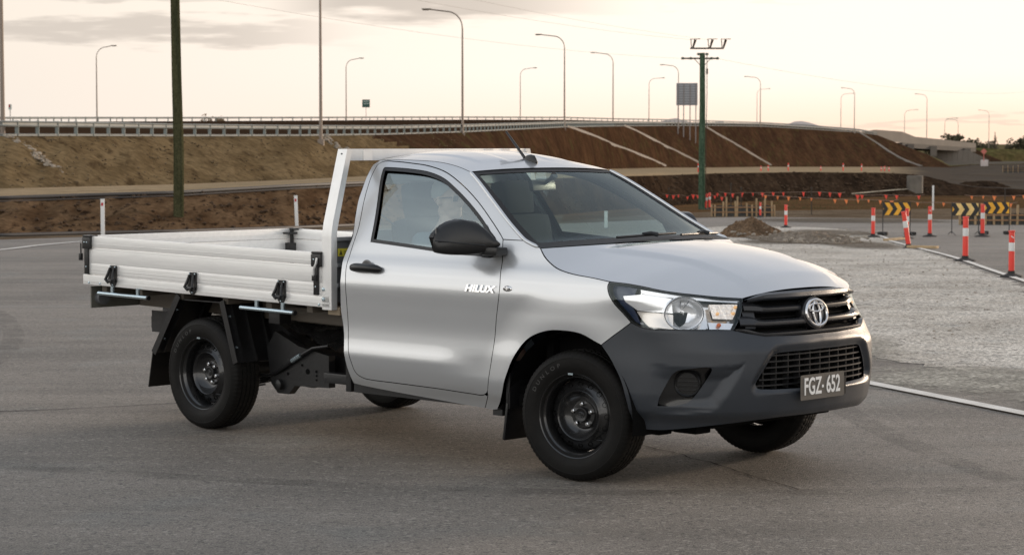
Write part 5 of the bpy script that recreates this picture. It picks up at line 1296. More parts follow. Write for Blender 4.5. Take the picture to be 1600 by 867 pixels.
FAR_EDGE = smooth2([(-45, 34), (-16, 47.5), (-12.0, 52.0), (-9.1, 58.0), (-5.0, 63.5), (0, 72), (5., 84), (8.5, 92), (12, 92), (15.2, 88.5), (19, 83), (26, 78), (45, 74)])
ROAD = [(-45, -30), (60, -30), (60, 74)] + FAR_EDGE[::-1]
sheet('road', ROAD, M_ASPH, .000)
grav = smooth2([(9, 10.5), (3.86, 16.7), (3.42, 17.51), (2.97, 18.46), (2.2, 22), (2.1, 30), (3.0, 42), (4.2, 55), (5.2, 64), (6.6, 70), (8.4, 69.5), (9.6, 66.2), (8.9, 53), (8.3, 48), (7.52, 39.0), (6.9, 33.2), (6.55, 29.2), (6.3, 24), (9, 14)], 5)
rg = []
for a, b in zip(grav, grav[1:] + grav[:1]):
    a, b = np.array(a), np.array(b); n = max(1, int(np.linalg.norm(b - a) / .12)); d = (b - a) / (np.linalg.norm(b - a) + 1e-9); nn = np.array((-d[1], d[0]))
    for k in range(n): p = a + (b - a) * k / n; rg.append(tuple(p + nn * (.05 * math.sin(p[0] * 7 + p[1] * 3) + .05 * math.sin(p[0] * 19 - p[1] * 11) + random.uniform(-.05, .05))))
sheet('gravel_area', rg, M_GRAV, .004)
def band_line(name, pts, w, m, dz, n=8):
    c = smooth2(pts, n); L_, R_ = [], []
    for i, p in enumerate(c):
        a = np.array(c[max(i - 1, 0)]); b = np.array(c[min(i + 1, len(c) - 1)]); d = (b - a) / np.linalg.norm(b - a); nrm = np.array((-d[1], d[0])) * w / 2
        L_.append(tuple(np.array(p) + nrm)); R_.append(tuple(np.array(p) - nrm))
    n_ = len(c); V = [(p[0], p[1], G(p[1]) + dz) for p in L_] + [(p[0], p[1], G(p[1]) + dz) for p in R_]
    o = mesh(name, V, [(k, n_ + k, n_ + k + 1, k + 1) for k in range(n_ - 1)], m, smooth=False)
    if o.data.polygons[0].normal.z < 0: o.data.flip_normals()
    return tag(o, kind='structure')
M_LINE = ground_mat('road_paint', (.72, .70, .66), (.60, .58, .54), 3., .12, .3, fscale=90, spec=.4)
band_line('lane_line', [(6.2, 6.9), (4.45, 11.5), (2.62, 16.29), (.6, 21.6), (-1.4, 26.9)], .125, M_LINE, .012)
band_line('lane_line', [(-12, 30), (-10.4, 38), (-9.9, 43.2), (-9.87, 46.6), (-9.6, 50.), (-8.8, 53.5), (-7, 57.5), (-3, 64)], .16, M_LINE, .012)
band_line('lane_line', [(9.5, 85.), (14.26, 86.03), (15.42, 84.3), (16.21, 81.03), (20, 77)], .30, M_LINE, .012)
band_line('lane_line', [(9.6, 60), (9.0, 54), (8.5, 49.98), (7.7, 39.55), (7.07, 33.36), (6.72, 29.33), (6.4, 25), (6.3, 20)], .10, M_LINE, .016)
# long cracks and a sealed joint in the asphalt near the front wheel
ck = MB()
pts = [(.70, 13.1), (.81, 12.84), (.95, 12.60), (1.00, 12.42), (1.09, 12.27), (1.20, 11.95), (1.28, 11.73), (1.38, 11.5), (1.46, 11.29)]
Vc = []; Fc = []
for i, p in enumerate(smooth2(pts, 6)):
    jx = random.uniform(-.006, .006); w = random.uniform(.003, .008); Vc += [(p[0] + jx - w, p[1], .0035), (p[0] + jx + w, p[1], .0035)]
for i in range(len(Vc) // 2 - 1): Fc.append((2 * i, 2 * i + 1, 2 * i + 3, 2 * i + 2))
tag(mesh('asphalt_crack', Vc, Fc, mat('crack_dark', (.02, .018, .016), .9), smooth=False), kind='structure')

# ================================================================== guardrails along the highway
M_GALV = mat('galvanised', (.20, .215, .21), .65, .2, var=.15, vscale=1)
M_GALV2 = mat('galvanised_dull', (.22, .245, .23), .7, .1)
def path_pts(j, i0, i1, off=(0, 0, 0)):
    return [Vector(secs[i][j]) + Vector(off) for i in range(i0, i1 + 1)]
def resample(P, step):
    out = [P[0].copy()]; acc = 0
    for a, b in zip(P, P[1:]):
        d = (b - a).length; t = step - acc
        while t <= d: out.append(a + (b - a) * (t / d)); t += step
        acc = (acc + d) % step
    return out
def guardrail(name, j, i0, i1, step, label, hgt=.78, off=(0, 0, 0), w=1., posts=300, low=True):
    P = path_pts(j, i0, i1, off); root = empty(name, tuple(P[0]), 0, label, 'guardrail')
    o0 = P[0]
    sec = [(0, -.155), (.045, -.10), (.0, -.045), (0, .045), (.045, .10), (0, .155), (-.012, .155), (-.012, -.155)]
    def rail(zc, nm, scl=1.):
        q = MB(); V = []; F = []; n = len(sec)
        for i, p in enumerate(P):
            d = (P[min(i + 1, len(P) - 1)] - P[max(i - 1, 0)]); d.z = 0; d.normalize(); nn = Vector((d.y, -d.x, 0))
            for a, b in sec: V.append(p - o0 + nn * (a * scl + .06) + Vector((0, 0, zc + b * scl)))
        for i in range(len(P) - 1):
            for k in range(n): F.append((i * n + k, i * n + (k + 1) % n, (i + 1) * n + (k + 1) % n, (i + 1) * n + k))
        q.add(V, F); return q.build(nm, M_GALV, root, angle=30)
    rail(hgt - .15, 'rail_beam')
    if low: rail(.06, 'bottom_rail', .45)
    R = resample(P, step); q = MB(); q.b2((-.085 * w, -.10, -.25), (.085 * w, .0, hgt + .02)); pm_ = q.build('post', M_GALV2, root); first = True; rest = MB()
    for i, p in enumerate(R):
        if i < posts:
            o = pm_ if first else pm_.copy()
            if not first: COL.objects.link(o)
            first = False; o.location = p - o0; o.parent = root
        else: rest.b2((p - o0) + Vector((-.03, -.06, -.25)), (p - o0) + Vector((.09, .06, hgt + .02)))
    if rest.v: tag(rest.build('far_posts', M_GALV2, root), kind='stuff')
    return root
guardrail('guardrail', 3, 7 * 1 + 3, 15 * 7, 2.55, 'long galvanised steel guardrail on posts along the near crest of the embankment', posts=290, off=(0, .4, .0), w=1.1)
guardrail('guardrail', 4, 7, 15 * 7, 4.0, 'distant second guardrail showing just above the near one on the far carriageway', posts=200, off=(0, 0, 0), low=False)

# ================================================================== street lamps
M_LAMP = mat('lamp_steel', (.27, .22, .18), .5, .3)
def lamp(x, y, z0, h, side, reach, label, r=.09, group='street lamps along the elevated highway'):
    root = empty('street_lamp', (x, y, z0 - .4), 0, label, 'street lamp', group); h += .4
    q = MB(); pts = [(0, 0, 0), (0, 0, h * .5), (0, 0, h - 1.9)]; q.tube(pts, [r, r * .8, r * .62], 10); q.b2((-.22, -.22, 0), (.22, .22, .45)); q.build('pole', M_LAMP, root)
    if side:
        q = MB(); pts = [(0, 0, h - 1.9)]
        for k in range(1, 9): a = math.pi / 2 * k / 8; pts.append((side * 1.5 * (1 - math.cos(a)), 0, h - 1.9 + 1.6 * math.sin(a)))
        pts.append((side * reach, 0, h - .10)); q.tube(pts, [r * .62] + [r * .5] * 9, 8); q.build('arm', M_LAMP, root)
        q = MB(); q.box((side * (reach + .35), 0, h - .08), (.9, .34, .14), bev=.04); q.box((side * (reach + .4), 0, h - .17), (.6, .26, .06), bev=.02); q.build('lamp_head', mat('lamp_head', (.16, .13, .10), .5), root)
    return root
NEAR = [(-25.98, 114.5, 1.75, 13, 0, 0, 'thick grey lamp pole cut off by the left edge of the photo', .13),
 (-13.85, 162.6, 2.0, 13.5, -1, 3.2, 'tall bare lamp pole left of the truck cab rising out of the picture', .13),
 (-4.77, 216.5, 2.7, 12.0, -1, 3.1, 'tallest complete lamp, arm pointing left, above the truck roof', .13),
 (7.15, 306, 3.9, 12.7, -1, 3.2, 'second lamp right of the cab with arm pointing left', .13),
 (17.5, 389, 4.7, 12.8, -1, 3.1, 'third lamp right of the cab, between the roof aerial and the road sign', .13),
 (34.75, 469, 5.3, 12.9, -1, 3.1, 'lamp rising directly behind the left edge of the big sign', .13),
 (59.5, 538, 5.7, 12.1, -1, 3.1, 'left-pointing lamp just right of the green power pole', .13),
 (93.8, 615, 4.7, 12.3, -1, 3.0, 'left-pointing lamp just before the bridge parapet starts', .13),
 (127.5, 690, 3.0, 14.0, -1, 3.0, 'left-pointing lamp standing over the bridge pier', .13),
 (174.9, 823, -3.5, 17.5, -1, 3.2, 'rightmost left-pointing lamp, beside the small pine', .13)]
FARL = [(-64.7, 350, 5.0, 12.0, 1, 2.4, 'right-pointing lamp left of the wooden pole', .12), (-31.6, 428, 6.0, 12.0, 1, 2.6, 'right-pointing lamp beside the small green sign', .12),
 (1.9, 512, 6.9, 12.1, 1, 3., 'faint right-pointing lamp between the two tallest left-pointing ones', .12), (36.6, 600, 7.3, 12., 1, 3.4, 'faint right-pointing lamp left of the big sign', .12),
 (80.3, 736, 7.5, 12.2, 1, 3.6, 'short right-pointing lamp doubling up with the one right of the power pole', .12), (108.4, 740, 5.3, 13., 1, 3.8, 'right-pointing lamp doubling up with the one before the bridge', .12),
 (132.9, 760, 0, 13.2, 1, 3.8, 'right-pointing lamp above the middle of the bridge', .12), (150.4, 780, -3., 13.6, 1, 3.8, 'small lamp past the bridge, left of the pair', .12),
 (163.6, 823, -3.5, 14.2, -1, 3.6, 'small lamp past the bridge joined to its neighbour at the top', .12)]
for a in NEAR + FARL:
    lamp(a[0], a[1], a[2], a[3], a[4], a[5], a[6], a[7])
lamp(-58.1, 330, 4.8, 1.9, 0, 0, 'tiny short post on the highway right of the leftmost full lamp', .06, group='small posts on the highway')

# ================================================================== poles and wires
M_WOOD = ground_mat('pole_wood', (.075, .072, .038), (.045, .048, .026), 1.2, .3, .8, fscale=22, stretch=(6, 6, .5)); M_GREEN = ground_mat('pole_green', (.085, .13, .085), (.05, .085, .055), 1.2, .3, .8, fscale=9, stretch=(6, 6, .5))
q = MB(); q.tube([(-9.36, 62.8, -1.0), (-9.33, 62.8, 1.5), (-9.37, 62.8, 3.5), (-9.40, 62.8, 6.1), (-9.42, 62.8, 9.5)], [.150, .146, .138, .128, .112], 20)
tag(q.build('timber_pole', M_WOOD, None), 'thick brown-green timber pole rising out of the picture behind the tray', 'pole')
PP = empty('power_pole', (10.86, 128.3, -2.05), 0, 'green-stained wooden power pole with two crossarms and insulators', 'power pole')
q = MB(); q.tube([(0, 0, -.5), (0, 0, 3), (.02, 0, 6), (0, 0, 8.95)], [.19, .18, .165, .15], 16); q.build('trunk', M_GREEN, PP)
M_ARM = mat('crossarm_dark', (.045, .032, .022), .8); M_INS = mat('insulator', (.07, .10, .07), .3)
for zc, x0, x1 in ((9.20, -.70, 1.22), (8.63, -1.20, .95)):
    q = MB(); q.b2((x0, -.05, zc - .04), (x1, .05, zc + .05)); q.build('crossarm', M_ARM, PP)
for x in (-.62, .36, 1.12):
    q = MB(); q.tube([(x, 0, 9.24), (x - .04, 0, 9.72)], .025, 8); q.tube([(x + .08, 0, 9.24), (x + .22, 0, 9.70)], [.05, .075], 8); q.tube([(x - .08, 0, 9.73), (x + .50, 0, 9.74)], .02, 6); q.build('insulator', M_ARM, PP)
for x in (-1.12, -.66, .52, .86):
    q = MB(); q.lathe([(.001, -.08), (.09, -.06), (.07, -.01), (.10, .03), (.05, .07), (.001, .08)], 12, axis='Z', c=(x, 0, 8.64)); q.build('insulator', M_INS, PP)
for x in (-.22, .26): q = MB(); q.lathe([(.001, -.08), (.11, -.05), (.08, .0), (.11, .04), (.001, .08)], 12, axis='Z', c=(x, 0, 8.88)); q.build('insulator', M_INS, PP)
q = MB(); q.tube([(-.45, -.05, 8.6), (-.08, -.05, 8.2)], .02, 6); q.tube([(.45, -.05, 8.6), (.08, -.05, 8.2)], .02, 6); q.build('brace', M_ARM, PP)
q = MB(); q.tube([(.26, -.05, 8.8), (.27, -.05, 6.5), (.22, -.12, 4.0), (.20, -.17, .5)], .022, 6); q.tube([(.27, -.05, 8.05), (.27, -.05, 7.75)], .06, 8); q.build('earth_cable', M_ARM, PP)
M_WIRE = mat('wire', (.45, .40, .36), .7)
def wire(p0, p1, sag, label, r=.012):
    r = r * .55
    p0, p1 = Vector(p0), Vector(p1); pts = [p0 + (p1 - p0) * t - Vector((0, 0, 4 * sag * t * (1 - t))) for t in np.linspace(0, 1, 30)]; q = MB(); q.tube(pts, r, 5)
    tag(q.build('overhead_wire', M_WIRE, None), label, 'wire', 'overhead wires')
wire((10.2, 128.3, 7.65), (-14, 84, 9.4), .5, 'uppermost thin wire running from the power pole to the top left', .011); wire((9.72, 128.3, 6.58), (-14, 80, 7.5), .45, 'lower thin wire running from the power pole to the top left', .010)
wire((11.2, 128.3, 7.65), (-13, 84, 10.0), .5, 'middle thin wire running from the power pole to the top left', .010)
wire((11.7, 128.3, 6.58), (72, 300, 9), 1.2, 'faint wire running right from the power pole over the embankment', .014)

# ================================================================== signs on the highway
SG = empty('road_sign', (35., 450, 2.), 0, 'large grey back of a road sign on four posts on the slope', 'road sign')
q = MB(); q.b2((-2.06, .1, 7.34), (2.19, .16, 11.8), bev=.05); sp = q.build('sign_panel', mat('sign_back', (.34, .35, .37), .6, .2), SG)
for k in range(9): z = 7.6 + k * .49; q = MB(); q.b2((-2.03, .04, z), (2.16, .10, z + .09)); q.build('stiffener', mat('stiffener', (.16, .16, .17), .6), sp)
for x, zb_ in ((-1.72, 1.6), (-.6, 1.0), (.68, .4), (1.84, -.2)): q = MB(); q.b2((x - .09, -.12, zb_), (x + .09, .02, 11.7)); q.build('post', mat('sign_post', (.25, .23, .22), .6, .3), SG)
S2 = empty('road_sign', (-27.3, 420, 5.9), 0, 'small dark green road sign with pale lines on a single post', 'road sign')
q = MB(); q.b2((-.04, 0, 0), (.04, .08, 2.7)); q.build('post', MATS['sign_post'], S2)
q = MB(); q.b2((-.72, -.05, 2.55), (.72, 0, 4.02), bev=.03); pn = q.build('sign_panel', mat('sign_green', (.03, .09, .07), .5), S2)
for z in (3.62, 3.2): q = MB(); q.b2((-.5, -.06, z), (.5, -.05, z + .13)); q.build('sign_print', mat('sign_print', (.5, .55, .5), .5), pn)
S3 = empty('marker_sign', (-44.7, 200, 3.2), 0, 'tiny red and white marker sign beside the leftmost pole', 'sign')
q = MB(); q.b2((-.03, 0, 0), (.03, .05, 1.8)); q.build('post', MATS['sign_post'], S3); q = MB(); q.b2((-.14, -.03, 1.55), (.14, 0, 2.02)); pn = q.build('sign_panel', MATS['sign_print'], S3); q = MB(); q.b2((-.13, -.04, 1.75), (0.0, -.03, 2.0)); q.build('sign_red', mat('sign_red', (.4, .05, .05), .5), pn)

# ================================================================== kerb pipes along the banks
M_PIPE = mat('black_pipe', (.035, .032, .030), .6)
q = MB(); pts = [Vector(secs[i][1]) + Vector((0, -.15, .03)) for i in range(7, 7 * 8)]; q.tube(pts, .06, 8); tag(q.build('drain_pipe', M_PIPE, None), 'long dark pipe lying along the ledge between the two slopes', 'pipe')
q = MB(); pts = [Vector(secs[i][1]) + Vector((0, -.6, -.05)) for i in range(7, 7 * 6)]; q.tube(pts, .025, 6); tag(q.build('drain_hose', M_PIPE, None), 'thin dark hose lying just below the ledge pipe', 'hose')
q = MB(); pts = [Vector(secs[i][0]) + Vector((0, -.1, .04)) for i in range(7, 7 * 6)]; q.tube(pts, .05, 8); tag(q.build('drain_pipe', M_PIPE, None), 'dark pipe at the foot of the lower bank beside the road', 'pipe')

# ================================================================== concrete chutes down the slope
M_CONC = mat('concrete', (.24, .21, .18), .85, var=.15, vscale=.5, bump=.3, bscale=3)
def on_slope(i, t, dz=.05):
    i = min(max(i, 0), len(secs) - 1.001); a = int(i); f = i - a; p = lerp(secs[a][2], secs[a][3], t); q_ = lerp(secs[a + 1][2], secs[a + 1][3], t); r = lerp(p, q_, f); return Vector((r[0], r[1], r[2] + dz))
def st_of_u(u):
    U = [-900, -300, 0, 125, 270, 461, 600, 723, 882, 960, 1040, 1120, 1188, 1260, 1337, 1370, 1416, 1450, 1484, 1520, 1600, 1800, 2400]; return float(np.interp(u, U, np.arange(len(U)) * 7))
def chute(u0, u1, label, w=.50, t1=.03):
    V = []; F = []; n = 16
    for k in range(n + 1):
        t = k / n; p = on_slope(st_of_u(u0 + (u1 - u0) * t), 1 - t * (1 - t1), .16); p2 = on_slope(st_of_u(u0 + (u1 - u0) * t + 2), 1 - t * (1 - t1), .16); d = (p2 - p); d.z = 0; d.normalize()
        for dx, dz in ((-w, -.3), (-w, .12), (-w * .6, .12), (-w * .5, 0), (w * .5, 0), (w * .6, .12), (w, .12), (w, -.3)): V.append(p + d * dx + Vector((0, 0, dz)))
    for k in range(n):
        for j in range(7): F.append((k * 8 + j, k * 8 + j + 1, (k + 1) * 8 + j + 1, (k + 1) * 8 + j))
    q = MB(); q.add(V, F); tag(q.build('drain_chute', M_CONC, None), label, 'drain chute', 'concrete drain chutes down the embankment')
for u0, u1, lb_ in ((886, 1040, 'concrete drain chute running down the slope beside the truck windscreen'), (974, 1100, 'concrete drain chute crossing behind the green power pole'), (1098, 1204, 'concrete drain chute right of the green power pole'), (1343, 1440, 'concrete drain chute below the start of the bridge parapet')): chute(u0, u1, lb_)
V = []
# pale rubble at the top of the tan slope by the first pole and the second pole
M_ROCK = mat('rubble', (.30, .25, .19), .9, var=.3, vscale=3, bump=.6, bscale=8)
def rocks(name, label, cat, centres, m, parent=None, kind=None, flat=.6):
    q = MB()
    for (x, y, z, r) in centres:
        bm = bmesh.new(); bmesh.ops.create_icosphere(bm, subdivisions=1, radius=r)
        for v in bm.verts: v.co = Vector((v.co.x * random.uniform(.55, 1.35), v.co.y * random.uniform(.6, 1.3), v.co.z * flat * random.uniform(.5, 1.3)))
        R_ = Matrix.Rotation(random.uniform(0, 6), 3, 'Z'); vs = [R_ @ v.co + Vector((x, y, z)) for v in bm.verts]; fs = [[v.index for v in f.verts] for f in bm.faces]; bm.free(); q.add(vs, fs)
    o = q.build(name, m, parent, smooth=False); return tag(o, label, cat, kind=kind)
def slope_pts(u, t, n, su, st, r):
    out = []
    for k in range(n):
        p = on_slope(st_of_u(u + random.uniform(-su, su)), min(1, max(.02, t + random.uniform(-st, st))), 0); out.append((p.x, p.y, p.z, r * random.uniform(.5, 1.3)))
    return out
cs = []
for k in range(16): cs += slope_pts(15 + 5.0 * k, .97 - .045 * k, 4, 6, .03, .16)
rocks('rubble_run', 'broken pale stone lining the gully below the leftmost pole', 'rubble', cs, M_ROCK, kind='stuff')
cs = []
for k in range(9): cs += slope_pts(500 + 5.2 * k, .98 - .06 * k, 4, 6, .03, .22)
rocks('rubble_run', 'broken pale stone lining the gully below the second lamp pole', 'rubble', cs, M_ROCK, kind='stuff')

# ================================================================== bridge and far side
M_CONC2 = mat('bridge_concrete', (.17, .145, .12), .85, var=.12, vscale=.15)
BR = empty('bridge', (113, 655, -4.5), 0, 'concrete road bridge with parapet and piers at the far right end of the embankment', 'bridge')
B0 = Vector((113, 655, -4.5))
top = [(96.36, 620, 4.8), (102.55, 632, 5.58), (113.94, 655, 5.16), (119.49, 665, 3.7), (133.84, 690, 2.79), (147.25, 712, 1.81)]
bot = [(96.37, 620, 3.6), (102.5, 632, 2.9), (113.98, 655, 1.99), (119.5, 665, 1.6), (134, 690, .9), (147.27, 712, .35)]
def ribbon(name, a, b, thick, m, parent, o0, push=Vector((.88, -.47, 0))):
    V = []; F = []; n = len(a)
    for p, r in zip(a, b):
        p, r = Vector(p) - o0, Vector(r) - o0; V += [p, r, r - push * thick, p - push * thick]
    for i in range(n - 1):
        for j in range(4): F.append((i * 4 + j, i * 4 + (j + 1) % 4, (i + 1) * 4 + (j + 1) % 4, (i + 1) * 4 + j))
    F += [(0, 1, 2, 3), tuple((n - 1) * 4 + j for j in (3, 2, 1, 0))]
    q = MB(); q.add(V, F); return q.build(name, m, parent, angle=20)
ribbon('parapet', top, bot, .5, M_CONC2, BR, B0)
back = Vector((-10, 6, 0))
ribbon('deck', [Vector(p) + Vector((0, 0, 0.0)) for p in [(b[0], b[1], b[2] - .02) for b in bot[2:]]], [(b[0], b[1], b[2] - 1.3) for b in bot[2:]], 11, mat('deck_concrete', (.11, .095, .08), .9), BR, B0)
for x, y, zt in ((116.0, 658.5, 1.55), (126.2, 677, 1.0), (141.5, 702, .2)):
    q = MB(); p = Vector((x, y, 0)) - Vector((B0.x, B0.y, 0)); q.b2((p.x - .1, p.y - .8, -.4 + zt + 3.0 - 1.2), (p.x + 1.9, p.y + .8, zt + 4.5)); q.b2((p.x + .3, p.y - .5, -2), (p.x + 1.5, p.y + .5, zt + 3.6)); q.build('pier', M_CONC2, BR)
AB = empty('abutment_wall', (137, 695, -5), 0, 'pale concrete abutment wall beyond the bridge, tapering down to the right', 'wall')
def wall_poly(pts, thick, m, parent, name, o0):
    q = MB(); V = [Vector(p) - o0 for p in pts]; n = len(V); V2 = [v + Vector((0, thick, 0)) for v in V]
    q.add(V + V2, [tuple(range(n)), tuple(range(2 * n - 1, n - 1, -1))] + [(i, (i + 1) % n, n + (i + 1) % n, n + i) for i in range(n)]); return q.build(name, m, parent, smooth=False)
o0 = Vector((137, 695, -5))
for k in range(10):
    def zt(x): return -.36 if x < 142.5 else -.36 - (x - 142.5) * .41
    xa = 131.4 + k * 1.85; xb = xa + 1.80; ya, yb_ = 695 + (xa - 131.4) * .5, 695 + (xb - 131.4) * .5
    wall_poly([(xa, ya, -5.5), (xb, yb_, -5.5), (xb, yb_, zt(xb)), (xa, ya, zt(xa))], .4, M_CONC2, AB, 'panel', o0)
q = MB(); V = [(123, 690, -5.2), (126, 690, -5.2), (212, 665, -5.2)]
BW = ribbon('barrier_wall', [(128.5, 668, -3.7), (148, 668, -3.65), (165, 664, -3.5), (215, 650, -3.3)], [(128.5, 668, -5.6), (148, 668, -5.6), (165, 664, -5.6), (215, 650, -5.6)], .4, M_CONC2, None, Vector((0, 0, 0)), push=Vector((0, -1, 0))); tag(BW, 'low pale concrete barrier along the road under the bridge', 'barrier')
# brown bank beyond the bridge and green rise
def hill(name, pts, m, depth, kind='structure', label=None, cat=None):
    V = []; F = []; n = len(pts)
    for (x, y, z) in pts: V += [(x, y, -8), (x, y, z * .6 - 2.2), (x, y + depth * .12, z), (x + depth * .05, y + depth, z - 1)]
    for i in range(n - 1):
        for j in range(3): F.append((i * 4 + j, (i + 1) * 4 + j, (i + 1) * 4 + j + 1, i * 4 + j + 1))
    o = mesh(name, V, F, m, smooth=True); return tag(o, label, cat, kind=kind)
hill('hill', [(140, 716, .4), (148, 716, .2), (153, 716, -2.0), (158, 716, -4.2), (162, 716, -5.5)], slots[6], 30)
hill('hill', [(150, 760, -1.2), (158, 760, .2), (170, 760, -.2), (190, 760, -.8), (250, 760, -1.6)], ground_mat('green_rise', (.085, .085, .03), (.12, .085, .04), .08, .3, .4, fscale=.6), 40)
M_MTN = mat('hazed_mountain', (.62, .56, .56), 1.)  # pale base colour stands in for haze over the distance
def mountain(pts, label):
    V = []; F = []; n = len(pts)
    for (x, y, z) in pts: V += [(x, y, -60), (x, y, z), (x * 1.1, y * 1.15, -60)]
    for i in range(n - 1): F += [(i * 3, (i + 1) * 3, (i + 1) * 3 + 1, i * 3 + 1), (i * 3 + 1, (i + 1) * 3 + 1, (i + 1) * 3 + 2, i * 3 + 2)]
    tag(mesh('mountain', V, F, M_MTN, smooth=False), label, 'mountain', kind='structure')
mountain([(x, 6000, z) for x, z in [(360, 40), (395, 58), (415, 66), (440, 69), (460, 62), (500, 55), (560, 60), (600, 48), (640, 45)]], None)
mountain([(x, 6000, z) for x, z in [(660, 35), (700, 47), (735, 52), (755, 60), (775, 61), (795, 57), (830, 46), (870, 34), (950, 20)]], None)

# ---- trees on the skyline
M_LEAF = mat('leaf_dark', (.075, .060, .028), .9, col2=(.045, .045, .02), vscale=.6)
M_BARK = mat('bark', (.10, .07, .05), .9)
def tree(x, y, z, h, rad, label, n=420, shape='round', m=M_LEAF):
    root = empty('tree', (x, y, z), 0, label, 'tree')
    q = MB(); q.tube([(0, 0, -.5), (.05, 0, h * .3), (0, .1, h * .8)], [.06 * h * .5, .04 * h * .5, .01 * h], 7)
    for k in range(6):
        a = k * 1.1; q.tube([(0, 0, h * (.2 + .06 * k)), (math.cos(a) * rad * .6, math.sin(a) * rad * .6, h * (.45 + .07 * k))], [.02 * h, .006 * h], 5)
    q.build('trunk', M_BARK, root)
    V = []; F = []
    cl = [(random.uniform(-.75, .75) * rad, random.uniform(-.6, .6) * rad, h * random.uniform(.30, .85), rad * random.uniform(.28, .5)) for _ in range(18)]
    for k in range(n):
        if shape == 'round': c = random.choice(cl); d = Vector((random.gauss(0, 1), random.gauss(0, 1), random.gauss(0, .8))).normalized() * c[3] * random.uniform(.5, 1.05); p = Vector(c[:3]) + d
        else: t = random.uniform(.12, 1); r_ = rad * (1.05 - t) * random.uniform(.3, 1); a = random.uniform(0, 6.28); p = Vector((r_ * math.cos(a), r_ * math.sin(a), h * t))
        s = rad * random.uniform(.07, .15); u = Vector((random.gauss(0, 1), random.gauss(0, 1), random.gauss(0, 1))).normalized(); w = u.orthogonal().normalized()
        b = len(V); V += [p - u * s, p + w * s * .7, p + u * s, p - w * s * .7]; F.append((b, b + 1, b + 2, b + 3))
    mesh('crown', V, F, m, root, smooth=False)
for a in ((157.8, 800, -3.5, 9.2, 5.2, 'rounded dark tree on the skyline just right of the bridge', 900), (148.5, 790, -4, 6.6, 3.5, 'low dark bush at the right end of the bridge', 500), (165, 800, -3.5, 6.6, 4.5, 'low dark tree left of the small pine on the skyline', 700),
          (181, 800, -3.2, 6.6, 5., 'low spreading dark tree near the right edge of the photo', 800), (190, 810, -3.2, 7.6, 6, 'dark tree clump on the right edge of the skyline', 900), (176, 830, -3.5, 6.0, 4., 'low dark tree between the small pine and the right edge clump', 600)):
    tree(*a[:6], n=a[6])
tree(172.2, 800, -3.2, 9.0, 1.3, 'small pointed pine on the skyline near the right edge', n=350, shape='cone')
tree(-56, 420, 4.2, 2.4, 2.2, 'low tree top just showing above the guardrail left of the cab', n=350, m=mat('leaf_pale', (.20, .14, .08), .9))

# ================================================================== road-work furniture
M_RED = mat('bollard_red', (.80, .045, .030), .45, col2=(.72, .07, .045), vscale=6); M_WHT = mat('reflective_white', (.68, .68, .66), .4); M_RUBB = mat('base_rubber', (.03, .028, .026), .85)
def bollard(x, y, h, label, lean=0., leany=0., r=None, grp='red and white bollards along the road works', sticker=False, z=None, base=True):
    r = r or h * .062; root = empty('bollard', (x, y, G(y) if z is None else z), 0, label, 'bollard', grp); root.rotation_euler = (leany, lean, 0)
    def seg(z0, z1, m, nm, rr=r): q = MB(); q.lathe([(rr * .98, z0), (rr, z0 + .01), (rr, z1 - .01), (rr * .98, z1)], 14, axis='Z'); return q.build(nm, m, root)
    seg(.02, h * .56, M_RED, 'lower_tube', r * 1.04); seg(h * .56, h * .74, M_WHT, 'reflective_band', r * 1.06); seg(h * .74, h * .93, M_RED, 'upper_tube')
    q = MB(); q.lathe([(r, h * .93), (r * .95, h * .96), (r * 1.18, h * .97), (r * 1.18, h * .99), (r * .8, h), (.001, h)], 14, axis='Z'); q.build('cap', M_RED, root)
    if base: q = MB(); q.lathe([(r * 3.9, 0), (r * 3.9, .02), (r * 2.6, .035), (r * 1.3, .055), (r * 1.2, .09), (.001, .09)], 8, axis='Z'); q.build('base', M_RUBB, root)
    if sticker: q = MB(); q.box((0, -r * 1.02, h * .86), (r * 1.1, .003, .014), (0, math.radians(40), 0)); q.build('scuff_mark', M_WHT, root)
    return root
bollard(6.83, 30.58, .64, 'nearest bollard at the right edge, scuffed white on its top', sticker=True)
bollard(7.45, 36.76, .735, 'second nearest bollard, standing alone on its dark base on the white line')
bollard(7.92, 44.63, .745, 'leaning bollard in front of the left chevron sign', lean=math.radians(-9))
bollard(9.38, 53.16, .72, 'upright bollard half hidden behind the leaning one', sticker=False)
bollard(8.8, 54.55, .72, 'bollard left of the left chevron sign')
bollard(10.32, 55.28, .75, 'bollard between the left and middle chevron signs', sticker=True)
bollard(11.62, 55.28, .80, 'bollard in the gap between the middle and right chevron signs')
bollard(8.3, 67.86, .70, 'bollard standing behind the low rubble pile')
bollard(10.2, 92., .62, 'bollard just showing over the dirt mound', z=-1.28)
bollard(11.6, 131.5, .95, 'bollard standing right at the foot of the green power pole'); bollard(11.1, 128.6, .9, 'bollard left of the one at the foot of the power pole', lean=.12)
bx = [(1090, 263, 277, 'left of the green power pole on the pale bench'), (1189, 267, 275, 'leftmost of the close pair'), (1200, 266, 275, 'right one of the close pair'), (1231, 262, 274, 'on the bench with a dangling tape'), (1282, 264, 271, 'on the middle of the bench'), (1317, 259, 271, 'right of the middle of the bench'), (1346, 259, 270, 'on the bench near the drum'), (1377, 258, 265, 'left one of the last trio'), (1382, 262, 270, 'centre one of the last trio'), (1389, 264, 271, 'right one of the last trio')]
for u, vt, vb, lb_ in bx:
    i = st_of_u(u); a = int(i); f = i - a
    p = lerp(lerp(secs[a][1], secs[a][2], .10), lerp(secs[a + 1][1], secs[a + 1][2], .10), f); h = (vb - vt) * p[1] / 3499
    bollard(p[0], p[1], h, 'tiny far bollard ' + lb_, r=.055, z=p[2], grp='distant bollards on the pale bench', base=False)

